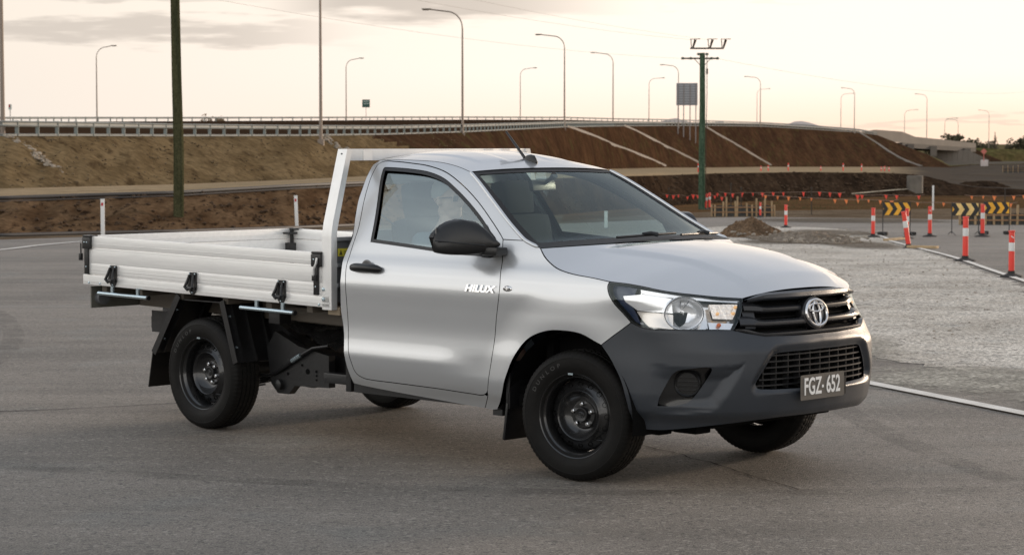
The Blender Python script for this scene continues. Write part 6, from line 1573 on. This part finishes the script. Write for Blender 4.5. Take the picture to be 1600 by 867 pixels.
# guide posts
M_GP = mat('guide_white', (.78, .78, .76), .5)
def guide(x, y, h, label, z=None, marker=True, lean=0.):
    root = empty('guide_post', (x, y, G(y) if z is None else z), 0, label, 'guide post', 'white guide posts'); root.rotation_euler = (0, lean, 0)
    q = MB(); q.b2((-.05, -.012, -.1), (.05, .012, h), bev=.006); q.b2((-.055, -.016, h - .012), (.055, .016, h + .006), bev=.004); q.build('post', M_GP, root)
    if marker: q = MB(); q.b2((-.034, -.0165, h - .17), (.020, -.012, h - .09)); q.build('reflector', mat('reflector_red', (.50, .02, .03), .3), root)
guide(-10.38, 56.78, .92, 'white guide post at the foot of the bank, left of the truck tray'); guide(-6.33, 65.9, .98, 'white guide post above the far corner of the tray', lean=math.radians(-2))
guide(2.85, 67.9, .50, 'white guide post seen through the windscreen', marker=False); guide(23.4, 124.5, 1.35, 'plain white post between the left and middle chevron signs', marker=False)

# chevron signs
M_CY = mat('chevron_amber', (.85, .42, .03), .45, var=.15, vscale=4); M_CB = mat('chevron_black', (.018, .017, .016), .5); M_FR = mat('frame_black', (.03, .028, .027), .6)
M_CY2 = mat('chevron_faded', (.82, .55, .20), .45, var=.25, vscale=3)
def chevron(x0, x1, y, zb_, zt, label, n=3, phase=0., legs=True, bags=True, faded=False):
    w = x1 - x0; h = zt - zb_; cx_ = (x0 + x1) / 2; gz_ = G(y)
    root = empty('chevron_sign', (cx_, y, gz_), 0, label, 'chevron sign', 'amber and black chevron signs at the road works')
    zb2, zt2 = zb_ - gz_, zt - gz_
    q = MB(); q.b2((-w / 2, 0, zb2), (w / 2, .02, zt2)); bd = q.build('board', M_CB, root)
    p = w / n; ch = h * .30
    for k in range(-1, int(n) + 2):
        xs = -w / 2 + (k + phase) * p; zm = (zb2 + zt2) / 2; bw = p * .5
        pl = [(xs, zb2 + .01), (xs + bw, zb2 + .01), (xs + bw + ch, zm), (xs + bw, zt2 - .01), (xs, zt2 - .01), (xs + ch, zm)]
        # clip to the board
        def clip(pl, xlim, keep_gt):
            out = []
            for (a, b) in zip(pl, pl[1:] + pl[:1]):
                ia = a[0] >= xlim if keep_gt else a[0] <= xlim; ib = b[0] >= xlim if keep_gt else b[0] <= xlim
                if ia: out.append(a)
                if ia != ib: t = (xlim - a[0]) / (b[0] - a[0]); out.append((xlim, a[1] + (b[1] - a[1]) * t))
            return out
        pl = clip(clip(pl, -w / 2 + .005, True), w / 2 - .005, False)
        if len(pl) < 3: continue
        V = [(a, -.004, b) for a, b in pl] + [(a, .0, b) for a, b in pl]; m_ = len(pl); q = MB(); q.add(V, [tuple(range(m_)), tuple(range(2 * m_ - 1, m_ - 1, -1))] + [(i, (i + 1) % m_, m_ + (i + 1) % m_, m_ + i) for i in range(m_)]); q.build('arrow', M_CY2 if faded and k >= 0 else M_CY, bd, smooth=False)
    for sx in (-1, 1):
        x = sx * (w / 2 + .006); q = MB(); q.tube([(x, .02, .03), (x, .02, zt2 + .01)], .012, 6); q.tube([(x, -.45, .012), (x, .02, .10), (x, .45, .012)], .011, 6); q.build('leg', M_FR, root)
        if bags and sx in (-1, 1): q = MB(); q.box((x, .0, .05), (.26, .2, .09), (0, 0, .3 * sx), bev=.035); q.build('sandbag', M_RUBB, root)
    return root
def wz(v, d): return 1.7542 + (224.3 - v) * d / 3499.
def wx(u, d): return (u - 800) * d / 3499.
chevron(wx(1380, 56.8), wx(1422, 56.8), 56.8, wz(336.5, 56.8), wz(316, 56.8), 'left chevron sign, partly covered by the leaning bollard', 3, .15)
chevron(wx(1488, 57.4), wx(1529, 57.4), 57.4, wz(337, 57.4), wz(317, 57.4), 'middle chevron sign with faded amber arrows', 2.6, .32, bags=False, faded=True)
chevron(wx(1538, 57.9), wx(1577, 57.9), 57.9, wz(334, 57.9), wz(315.5, 57.9), 'right chevron sign, brightest amber, near the right edge', 2.8, .38)
# planks near the leaning bollard
M_PLK = mat('timber_plank', (.42, .30, .17), .8, var=.2, vscale=5)
for i, (x, y, L_, rz, lb_) in enumerate(((8.75, 51.2, 1.0, math.radians(58), 'plank lying left of the leaning bollard'), (8.15, 44.4, .62, math.radians(-30), 'short pale plank lying right of the leaning bollard'))):
    q = MB(); q.box((0, 0, .035), (L_, .14, .05), (0, 0, rz), bev=.005); o = q.build('plank', M_PLK, None); o.location = (x, y, G(y)); tag(o, lb_, 'plank', 'planks by the leaning bollard')

# ---- bunting: string with little flags hung between thin stakes
M_FLAG = mat('bunting_flag', (.92, .08, .05), .6, emit=None); M_FLAGO = mat('bunting_flag_orange', (.90, .26, .08), .6); M_STR = mat('string', (.30, .20, .15), .8)
def bunting(flags, y0, y1, label, m, size=.20, sagn=4):
    """flags: pixel-free list of (x, z) fractions along the line"""
    xs = [f[0] for f in flags]; x0, x1 = min(xs) - .3, max(xs) + .3
    root = empty('bunting', (x0, y0, 0), 0, label, 'bunting', 'lines of flag bunting round the road works')
    Y = lambda x: y0 + (y1 - y0) * (x - x0) / (x1 - x0)
    fs = sorted(flags); q = MB(); pts = [(fs[0][0] - .3 - x0, 0, fs[0][1] + .05)] + [(f[0] - x0, Y(f[0]) - y0, f[1]) for f in fs] + [(fs[-1][0] + .3 - x0, Y(fs[-1][0]) - y0, fs[-1][1] + .05)]
    q.tube(pts, .010, 4); q.build('string', M_STR, root)
    for (x, z) in fs:
        s = size * random.uniform(.65, 1.0); a = random.uniform(-.7, .7); yy = Y(x) - y0
        c_, s_ = math.cos(a), math.sin(a); V = [(x - x0 - s / 2 * c_, yy - s / 2 * s_, z), (x - x0 + s / 2 * c_, yy + s / 2 * s_, z), (x - x0 + .1 * s * random.uniform(-1, 1), yy, z - s * 1.25), (x - x0, yy + .05 * s, z - s * .5)]
        mesh('flag', V, [(0, 3, 1), (0, 2, 3), (3, 2, 1)], m, root, smooth=False)
    return root
def fl(us, vs, y0, y1, m, label, size):
    out = []; n = len(us); 
    for i, u in enumerate(us):
        # distance falls steadily along the line
        y = y0 + (y1 - y0) * (u - us[0]) / (us[-1] - us[0] + 1e-6); out.append((wx(u, y), wz(vs[i], y)))
    return bunting(out, y0, y1, label, m, size)
random.seed(3)
fl([1042, 1052, 1060, 1074, 1083, 1090, 1104, 1117, 1121, 1128], [304, 305, 304, 307, 304, 305, 304, 306, 302, 308], 142, 140, M_FLAG, 'cluster of red flags left of and behind the green power pole', .26)
fl([1132, 1143, 1158, 1175, 1190, 1207, 1223, 1255, 1281, 1298, 1314], [301, 302, 300.5, 301, 301, 300.5, 300.5, 300, 300, 301, 302], 128, 118, M_FLAG, 'upper row of red flags right of the green power pole', .22)
fl([1195, 1214, 1231, 1249, 1267, 1304, 1322, 1341, 1358, 1377, 1395], [305, 306, 307, 308, 309, 311, 311.5, 312, 312, 313, 314], 104, 98, M_FLAGO, 'lower row of orange flags above the silt fence and mound', .18)
fl([1339, 1346, 1384, 1401, 1436], [304.5, 304.5, 304.5, 305, 306], 116, 114, M_FLAG, 'short row of red flags above the left chevron sign', .22)
fl([1433, 1474, 1535, 1580], [316, 316.5, 318, 318], 98, 96, M_FLAGO, 'lower orange flags running behind the chevron signs', .18)
fl([1517, 1535, 1553, 1584, 1600, 1622], [306, 306, 306, 306, 305, 305], 110, 108, M_FLAGO, 'row of orange flags above the right chevron sign', .20)
q = MB(); 
for u, v0, v1, y, lb_ in ((1045, 296, 325, 140, 'thin dark star picket at the left end of the bunting'), (1142, 290, 338, 97, 'thin dark star picket behind the timber stakes'), (1158, 296, 338, 97.5, 'second thin dark star picket behind the timber stakes'), (1268, 296, 336, 103, 'thin dark star picket right of the silt fence'), (1570, 297, 330, 100, 'thin dark star picket above the right chevron sign')):
    h = (v1 - v0) * y / 3499; o = MB(); o.b2((-.02, -.02, 0), (.02, .02, h)); o.b2((-.035, -.035, h), (.035, .035, h + .10), bev=.01)
    ob = o.build('star_picket', mat('picket_dark', (.05, .04, .03), .8), None); ob.location = (wx(u, y), y, wz(v1, y)); tag(ob, lb_, 'stake', 'dark pickets holding the bunting')

# ---- silt fences with timber stakes
M_STK = mat('stake_timber', (.36, .25, .14), .85, var=.25, vscale=4); M_CLO = mat('silt_cloth', (.035, .035, .035), .8, col2=(.09, .085, .07), vscale=3)
def silt(us, y, vb, tops, label, cloth_v, zoff=0):
    x0 = wx(us[0], y); z0 = wz(vb, y); root = empty('silt_fence', (x0, y, z0), 0, label, 'silt fence', 'black cloth silt fences on timber stakes')
    x1 = wx(us[-1], y) - x0; hc = (vb - cloth_v) * y / 3499
    V = []; F = []; n = 24
    for i in range(n + 1):
        for k in range(4): V.append((x1 * i / n, .04 + .03 * math.sin(i * 2.1 + k), hc * k / 3 * (1 - .10 * abs(math.sin(i * .9)))))
    for i in range(n):
        for k in range(3): F.append((i * 4 + k, (i + 1) * 4 + k, (i + 1) * 4 + k + 1, i * 4 + k + 1))
    q = MB(); q.add(V, F); q.add([(v[0], v[1] + .02, v[2]) for v in V], [f[::-1] for f in F]); q.build('cloth', M_CLO, root)
    for u, t in zip(us, tops):
        h = (vb - t) * y / 3499; x = wx(u, y) - x0; q = MB(); q.box((x, 0, h / 2), (.075, .05, h), (0, random.uniform(-.03, .03), 0), bev=.006); q.build('stake', M_STK, root)
    for z in (.35, .75): q = MB(); q.b2((0, -.03, hc * z), (x1, -.005, hc * z + .045)); q.build('batten', mat('batten', (.30, .17, .09), .85), root)
silt([1112, 1117, 1130, 1135, 1149, 1152, 1167, 1175, 1182, 1195, 1206, 1210], 96.5, 339, [320, 320, 315, 308, 314, 307, 317, 320, 310, 310, 314, 320], 'silt fence between the power pole and the dirt mound', 320)
silt([1500, 1511, 1524, 1540, 1553, 1566, 1578, 1590, 1604], 73.5, 352, [334, 330, 332, 326, 333, 322, 324, 320, 322], 'silt fence at the right edge behind the chevron signs', 332)
silt([1566, 1574, 1582, 1590, 1600, 1610], 330, 270, [259, 258, 259, 258, 259, 258], 'distant timber fence at the right edge under the pale barrier', 261)

# ---- heaps of earth and stone
def mound(x, y, w, d, h, label, m, name='dirt_mound', n=40, rough=.24, seed=1, pw=2.1):
    rnd = random.Random(seed); V = []; F = []
    ph = [rnd.uniform(0, 6) for _ in range(8)]
    for i in range(n + 1):
        for j in range(n + 1):
            a, b = 2 * i / n - 1, 2 * j / n - 1; r = math.hypot(a, b)
            k = max(0, 1 - r ** pw); bump = 1 + rough * (math.sin(a * 7 + ph[0]) * math.cos(b * 6 + ph[1]) + .6 * math.sin(a * 13 + b * 9 + ph[2])) + rnd.uniform(-rough, rough) * .5
            V.append((a * w / 2, b * d / 2, h * k * bump - .02 * (r > .97)))
    for i in range(n):
        for j in range(n): F.append((i * (n + 1) + j, (i + 1) * (n + 1) + j, (i + 1) * (n + 1) + j + 1, i * (n + 1) + j + 1))
    o = mesh(name, V, F, m, smooth=False); o.location = (x, y, G(y)); return tag(o, label, 'dirt mound')
M_MND = ground_mat('mound_soil', (.16, .105, .065), (.10, .066, .042), 2., .4, 1., fscale=16, c3=(.22, .16, .11)); M_RBL = ground_mat('rubble_grey', (.24, .20, .16), (.16, .13, .10), 2., .4, 1., fscale=20)
mound(5.95, 55.6, 1.75, 3.2, .36, 'peaked brown dirt mound in front of the bollards', M_MND, seed=4)
mound(6.75, 50.5, 2.3, 7.0, .17, 'long low heap of grey rubble right of the dirt mound', M_RBL, name='rubble_heap', seed=9, rough=.35)
cs = []
for k in range(150):
    x, y = random.uniform(5.6, 7.9), random.uniform(46.2, 53.5); cs.append((x, y, G(y) + .05 + .08 * random.random(), random.uniform(.012, .06) * random.uniform(.5, 1.2)))
for k in range(50):
    x, y = random.uniform(5.3, 6.6), random.uniform(54.2, 55.4); cs.append((x, y, G(y) + .03 + random.uniform(0, .12), random.uniform(.02, .06)))
rocks('loose_stones', None, None, cs, mat('stone_grey', (.30, .26, .21), .9, var=.35, vscale=2), kind='stuff')
cs = []
for k in range(500):
    x, y = random.uniform(2.9, 8.0), random.uniform(20, 60); cs.append((x, y, G(y) + .008, random.uniform(.006, .022)))
for k in range(900):
    a = rg[random.randrange(len(rg))]; x, y = a[0] + random.gauss(0, .22), a[1] + random.gauss(0, .35)
    if y > 12: cs.append((x, y, G(y) + .003, random.uniform(.004, .016) * (.6 + y / 60)))
rocks('gravel_stones', None, None, cs, MATS['stone_grey'], kind='stuff')

# ---- concrete drum, wet sand with painted glint, dark spoil heaps, grass tufts beyond
q = MB(); dx, dy = wx(1429, 185), 185.; q.lathe([(.62, -.3), (.62, 1.02), (.55, 1.05), (.53, .8)], 24, axis='Z'); o = q.build('concrete_drum', mat('drum_concrete', (.16, .14, .115), .85, var=.3, vscale=1.), None); o.location = (wx(1429, 171.5), 171.5, wz(296, 171.5)); tag(o, 'grey concrete pit ring standing in front of the dark bank', 'concrete ring')
mound(wx(1448, 178), 178, 7.5, 10, 1.1, 'low brown spoil heap right of the concrete ring', slots[7], name='spoil_heap', seed=5, rough=.08)
mound(wx(1562, 175), 182, 6.5, 10, .9, 'dark spoil heap behind the right chevron sign', slots[7], name='spoil_heap', seed=6, rough=.1)
M_SAND_GLINT = ground_mat('wet_sand_glint', (.55, .46, .34), (.40, .33, .24), .5, .2, .2, rough=.35, fscale=4)  # pale matte colour stands in for a bright reflection on wet sand
def patch_flat(name, u0, u1, v, hw, y, m, slant=0., kind='structure'):
    pts = []
    for k in range(15): t = k / 14; pts.append((wx(u0 + (u1 - u0) * t, y), wz(v + slant * t, y) ))
    V = []; F = []
    for k, (x, z) in enumerate(pts):
        w = hw * (.5 + .5 * math.sin(math.pi * k / 14)) * (1 + .3 * math.sin(k * 2.3)); V += [(x, y - 1.2, z - w * 1.2), (x, y + .6, z + w)]
    for k in range(14): F.append((2 * k, 2 * k + 2, 2 * k + 3, 2 * k + 1))
    return tag(mesh(name, V, F, m, smooth=False), kind=kind)
def bank_strip(uv, w, label_=None):
    V = []; n = len(uv)
    for k, (u, v) in enumerate(uv):
        i = st_of_u(u); a = int(i); f = i - a; lo_ = lerp(secs[a][0], secs[a + 1][0], f); hi_ = lerp(secs[a][1], secs[a + 1][1], f)
        vl = 224.3 - (lo_[2] - 1.754) * 3499 / lo_[1]; vh = 224.3 - (hi_[2] - 1.754) * 3499 / hi_[1]
        for s_ in (-1, 1):
            ww = w * (.35 + .65 * math.sin(math.pi * (k + .5) / n)) * (1 + .25 * math.sin(k * 2.7)); t = (v + s_ * ww - vl) / (vh - vl); p = lerp(lo_, hi_, t); V.append((p[0], p[1] - .12, p[2] + .10))
    F = [(2 * k, 2 * k + 2, 2 * k + 3, 2 * k + 1) for k in range(n - 1)]
    tag(mesh('wet_sand_glint', V, F, M_SAND_GLINT, smooth=False), kind='structure')
bank_strip([(1330, 304.5), (1350, 303), (1372, 301), (1395, 299), (1418, 297.5)], .8)
def tufts(x0, x1, y0, y1, n, h, zf=G, z0=0):
    V = []; F = []
    for k in range(n):
        x, y = random.uniform(x0, x1), random.uniform(y0, y1); z = zf(y) + z0
        for j in range(4):
            a = random.uniform(0, 6.28); l = h * random.uniform(.5, 1.2); b = len(V); w = l * .10
            V += [(x - w * math.sin(a), y + w * math.cos(a), z), (x + w * math.sin(a), y - w * math.cos(a), z), (x + l * .5 * math.cos(a), y + l * .5 * math.sin(a), z + l)]; F.append((b, b + 1, b + 2))
    return V, F
V1, F1 = tufts(15, 29, 128, 160, 900, .11)
tag(mesh('grass_tufts', V1, F1, mat('grass_green', (.07, .080, .022), .9, col2=(.11, .08, .035), vscale=.4), smooth=False), kind='stuff')
V1, F1 = tufts(-20, -8, 50.5, 62, 500, .07)
# road-work marker by the far barrier
q = MB(); q.b2((-.9, -.4, 0), (.9, .4, 1.6), bev=.2); o = q.build('barrier_block', mat('pale_plastic', (.55, .48, .45), .6), None); o.location = (wx(1537, 560), 560, wz(260, 560)); tag(o, 'pale road barrier block in front of the far concrete barrier', 'barrier')
q = MB(); q.b2((-.08, -.08, 0), (.08, .08, 2.6)); q.box((0, -.1, 2.4), (1.1, .06, 1.1), (0, math.radians(45), 0)); o = q.build('hazard_sign', mat('hazard_red', (.55, .16, .12), .6), None); o.location = (wx(1536, 556), 556, wz(252, 556)); tag(o, 'reddish diamond sign above the pale barrier block', 'sign')

# clods and stones on the two banks
cs = []; cd = []
for k in range(1500):
    i = random.uniform(7, 7 * 17); a = int(i); f = i - a; t = random.random() ** 1.6; p = lerp(lerp(secs[a][0], secs[a][1], t), lerp(secs[a + 1][0], secs[a + 1][1], t), f)
    cd.append((p[0], p[1], p[2] + .02, random.uniform(.02, .075) * (.7 + p[1] / 130)))
for k in range(900):
    i = random.uniform(7, 7 * 7); a = int(i); f = i - a; t = random.random(); p = lerp(lerp(secs[a][2], secs[a][3], t), lerp(secs[a + 1][2], secs[a + 1][3], t), f)
    cs.append((p[0], p[1], p[2] + .02, random.uniform(.03, .10)))
rocks('soil_clods', None, None, cd, mat('clod_brown', (.070, .045, .028), .95, var=.4, vscale=1., spec=.1), kind='stuff')
rocks('slope_stones', None, None, cs, mat('clod_tan', (.15, .11, .065), .95, var=.4, vscale=1., spec=.1), kind='stuff')
# small pale stones scattered on the asphalt
cs = []
for k in range(260):
    x, y = random.uniform(-6, 6), random.uniform(9.2, 30); cs.append((x, y, G(y) + .001, random.uniform(.002, .006)))
rocks('road_grit', None, None, cs, MATS['stone_grey'], kind='stuff')

# dark soil spilled on the gravel and the road edge, thinning out at its rim
def spill_mat(name, col, mx_=.6):
    m = ground_mat(name, col, tuple(c * .7 for c in col), 3., .5, 1., fscale=30, c3=tuple(c * 1.3 for c in col)); t = m.node_tree
    out = t.nodes['Material Output']; b = t.nodes['Principled BSDF']; tc_ = t.nodes.new('ShaderNodeTexCoord'); gr_ = t.nodes.new('ShaderNodeTexGradient'); gr_.gradient_type = 'SPHERICAL'
    mp_ = t.nodes.new('ShaderNodeMapping'); mp_.inputs['Location'].default_value = (-1, -1, 0); mp_.inputs['Scale'].default_value = (2, 2, 0); t.links.new(tc_.outputs['Generated'], mp_.inputs[0]); t.links.new(mp_.outputs[0], gr_.inputs[0])
    n = t.nodes.new('ShaderNodeTexNoise'); n.inputs['Scale'].default_value = 2.2; n.inputs['Detail'].default_value = 10; n.inputs['Roughness'].default_value = .72; t.links.new(tc_.outputs['Object'], n.inputs[0])
    a = t.nodes.new('ShaderNodeMath'); a.operation = 'MULTIPLY_ADD'; a.inputs[1].default_value = 1.1; a.inputs[2].default_value = -.55; t.links.new(n.outputs[0], a.inputs[0])
    s_ = t.nodes.new('ShaderNodeMath'); s_.operation = 'ADD'; t.links.new(gr_.outputs[1], s_.inputs[0]); t.links.new(a.outputs[0], s_.inputs[1])
    r = t.nodes.new('ShaderNodeMapRange'); r.inputs[1].default_value = .12; r.inputs[2].default_value = .50; r.inputs[4].default_value = mx_; t.links.new(s_.outputs[0], r.inputs[0])
    tr = t.nodes.new('ShaderNodeBsdfTransparent'); mx = t.nodes.new('ShaderNodeMixShader'); t.links.new(r.outputs[0], mx.inputs[0]); t.links.new(tr.outputs[0], mx.inputs[1]); t.links.new(b.outputs[0], mx.inputs[2]); t.links.new(mx.outputs[0], out.inputs[0]); return m
M_SPILL = spill_mat('spilled_soil', (.19, .155, .118)); M_SPILL2 = spill_mat('spilled_gravel', (.46, .43, .37), .8)
def spill(cx_, cy_, rx, ry, m, dz):
    o = sheet('spilled_soil', [(cx_ + rx * math.cos(a), cy_ + ry * math.sin(a)) for a in np.linspace(0, 2 * math.pi, 24, endpoint=False)], m, dz); return o
for k, (x, y, rx, ry) in enumerate(((7.3, 47.5, 1.1, 5.0), (5.9, 49.5, 1.2, 2.5), (8.6, 60, 1.4, 6.), (12.5, 83, 5., 9.))): spill(x, y, rx, ry, M_SPILL, .020 + .0015 * k)
for k, (x, y, rx, ry) in enumerate(((3.4, 16.6, 1.1, 1.2), (4.2, 15.4, 1.2, 1.1), (2.4, 19.5, 1.2, 2.2), (2.6, 25, 1.4, 4.))): spill(x, y, rx, ry, M_SPILL2, .0065 + .0004 * k)

# faint tyre marks and an old patch on the asphalt
def film(name, col, a_, sc):
    m = bpy.data.materials.new(name); m.use_nodes = True; t = m.node_tree; b = t.nodes['Principled BSDF']; b.inputs['Base Color'].default_value = col + (1,); b.inputs['Roughness'].default_value = .7
    n = t.nodes.new('ShaderNodeTexNoise'); n.inputs['Scale'].default_value = sc; n.inputs['Detail'].default_value = 8; tc_ = t.nodes.new('ShaderNodeTexCoord'); t.links.new(tc_.outputs['Object'], n.inputs[0])
    r = t.nodes.new('ShaderNodeMapRange'); r.inputs[1].default_value = .35; r.inputs[2].default_value = .75; r.inputs[4].default_value = a_; t.links.new(n.outputs[0], r.inputs[0])
    tr = t.nodes.new('ShaderNodeBsdfTransparent'); mx = t.nodes.new('ShaderNodeMixShader'); t.links.new(r.outputs[0], mx.inputs[0]); t.links.new(tr.outputs[0], mx.inputs[1]); t.links.new(b.outputs[0], mx.inputs[2]); t.links.new(mx.outputs[0], t.nodes['Material Output'].inputs[0]); return m
M_TM = film('tyre_mark_film', (.045, .041, .037), .26, 3.)
for k, pts in enumerate(([(-9, 15), (-5, 13.2), (-2.2, 11.9), (.4, 11.2), (3.5, 11.4)], [(-8, 30), (-5.6, 24), (-4.3, 19), (-4.2, 14), (-5.2, 9)], [(3.2, 9.5), (2.5, 12.), (2.2, 14.5), (2.3, 17.)])):
    band_line('tyre_mark', pts, .19, M_TM, .0018 + .0004 * k)
M_TAR = film('tar_film', (.028, .026, .024), .9, 1.2)
band_line('tar_seal', [(-7.5, 13.5), (-5.5, 14.3), (-3.4, 14.6), (-2., 15.2)], .035, M_TAR, .0034)
# unseen tree line added behind the viewpoint to darken reflections and low light
V = []; F = []
rn = random.Random(5); R0 = 300.; hh = 9.
for k in range(260):
    a = math.radians(-8 - 205 * k / 259) + math.pi * 0; hh += rn.uniform(-1.6, 1.6); hh = min(max(hh, 6), 15); x, y = R0 * math.cos(a), R0 * math.sin(a) 
    V += [(x, y, -3), (x, y, hh), (x * 1.08, y * 1.08, hh * .8), (x * 1.08, y * 1.08, -3)]
for k in range(259): F += [(k * 4, k * 4 + 4, k * 4 + 5, k * 4 + 1), (k * 4 + 1, k * 4 + 5, k * 4 + 6, k * 4 + 2), (k * 4 + 2, k * 4 + 6, k * 4 + 7, k * 4 + 3)]
tag(mesh('added_tree_line', V, F, mat('added_tree_line_dark', (.06, .062, .035), .95, var=.4, vscale=.08, spec=.1), smooth=False), kind='stuff')
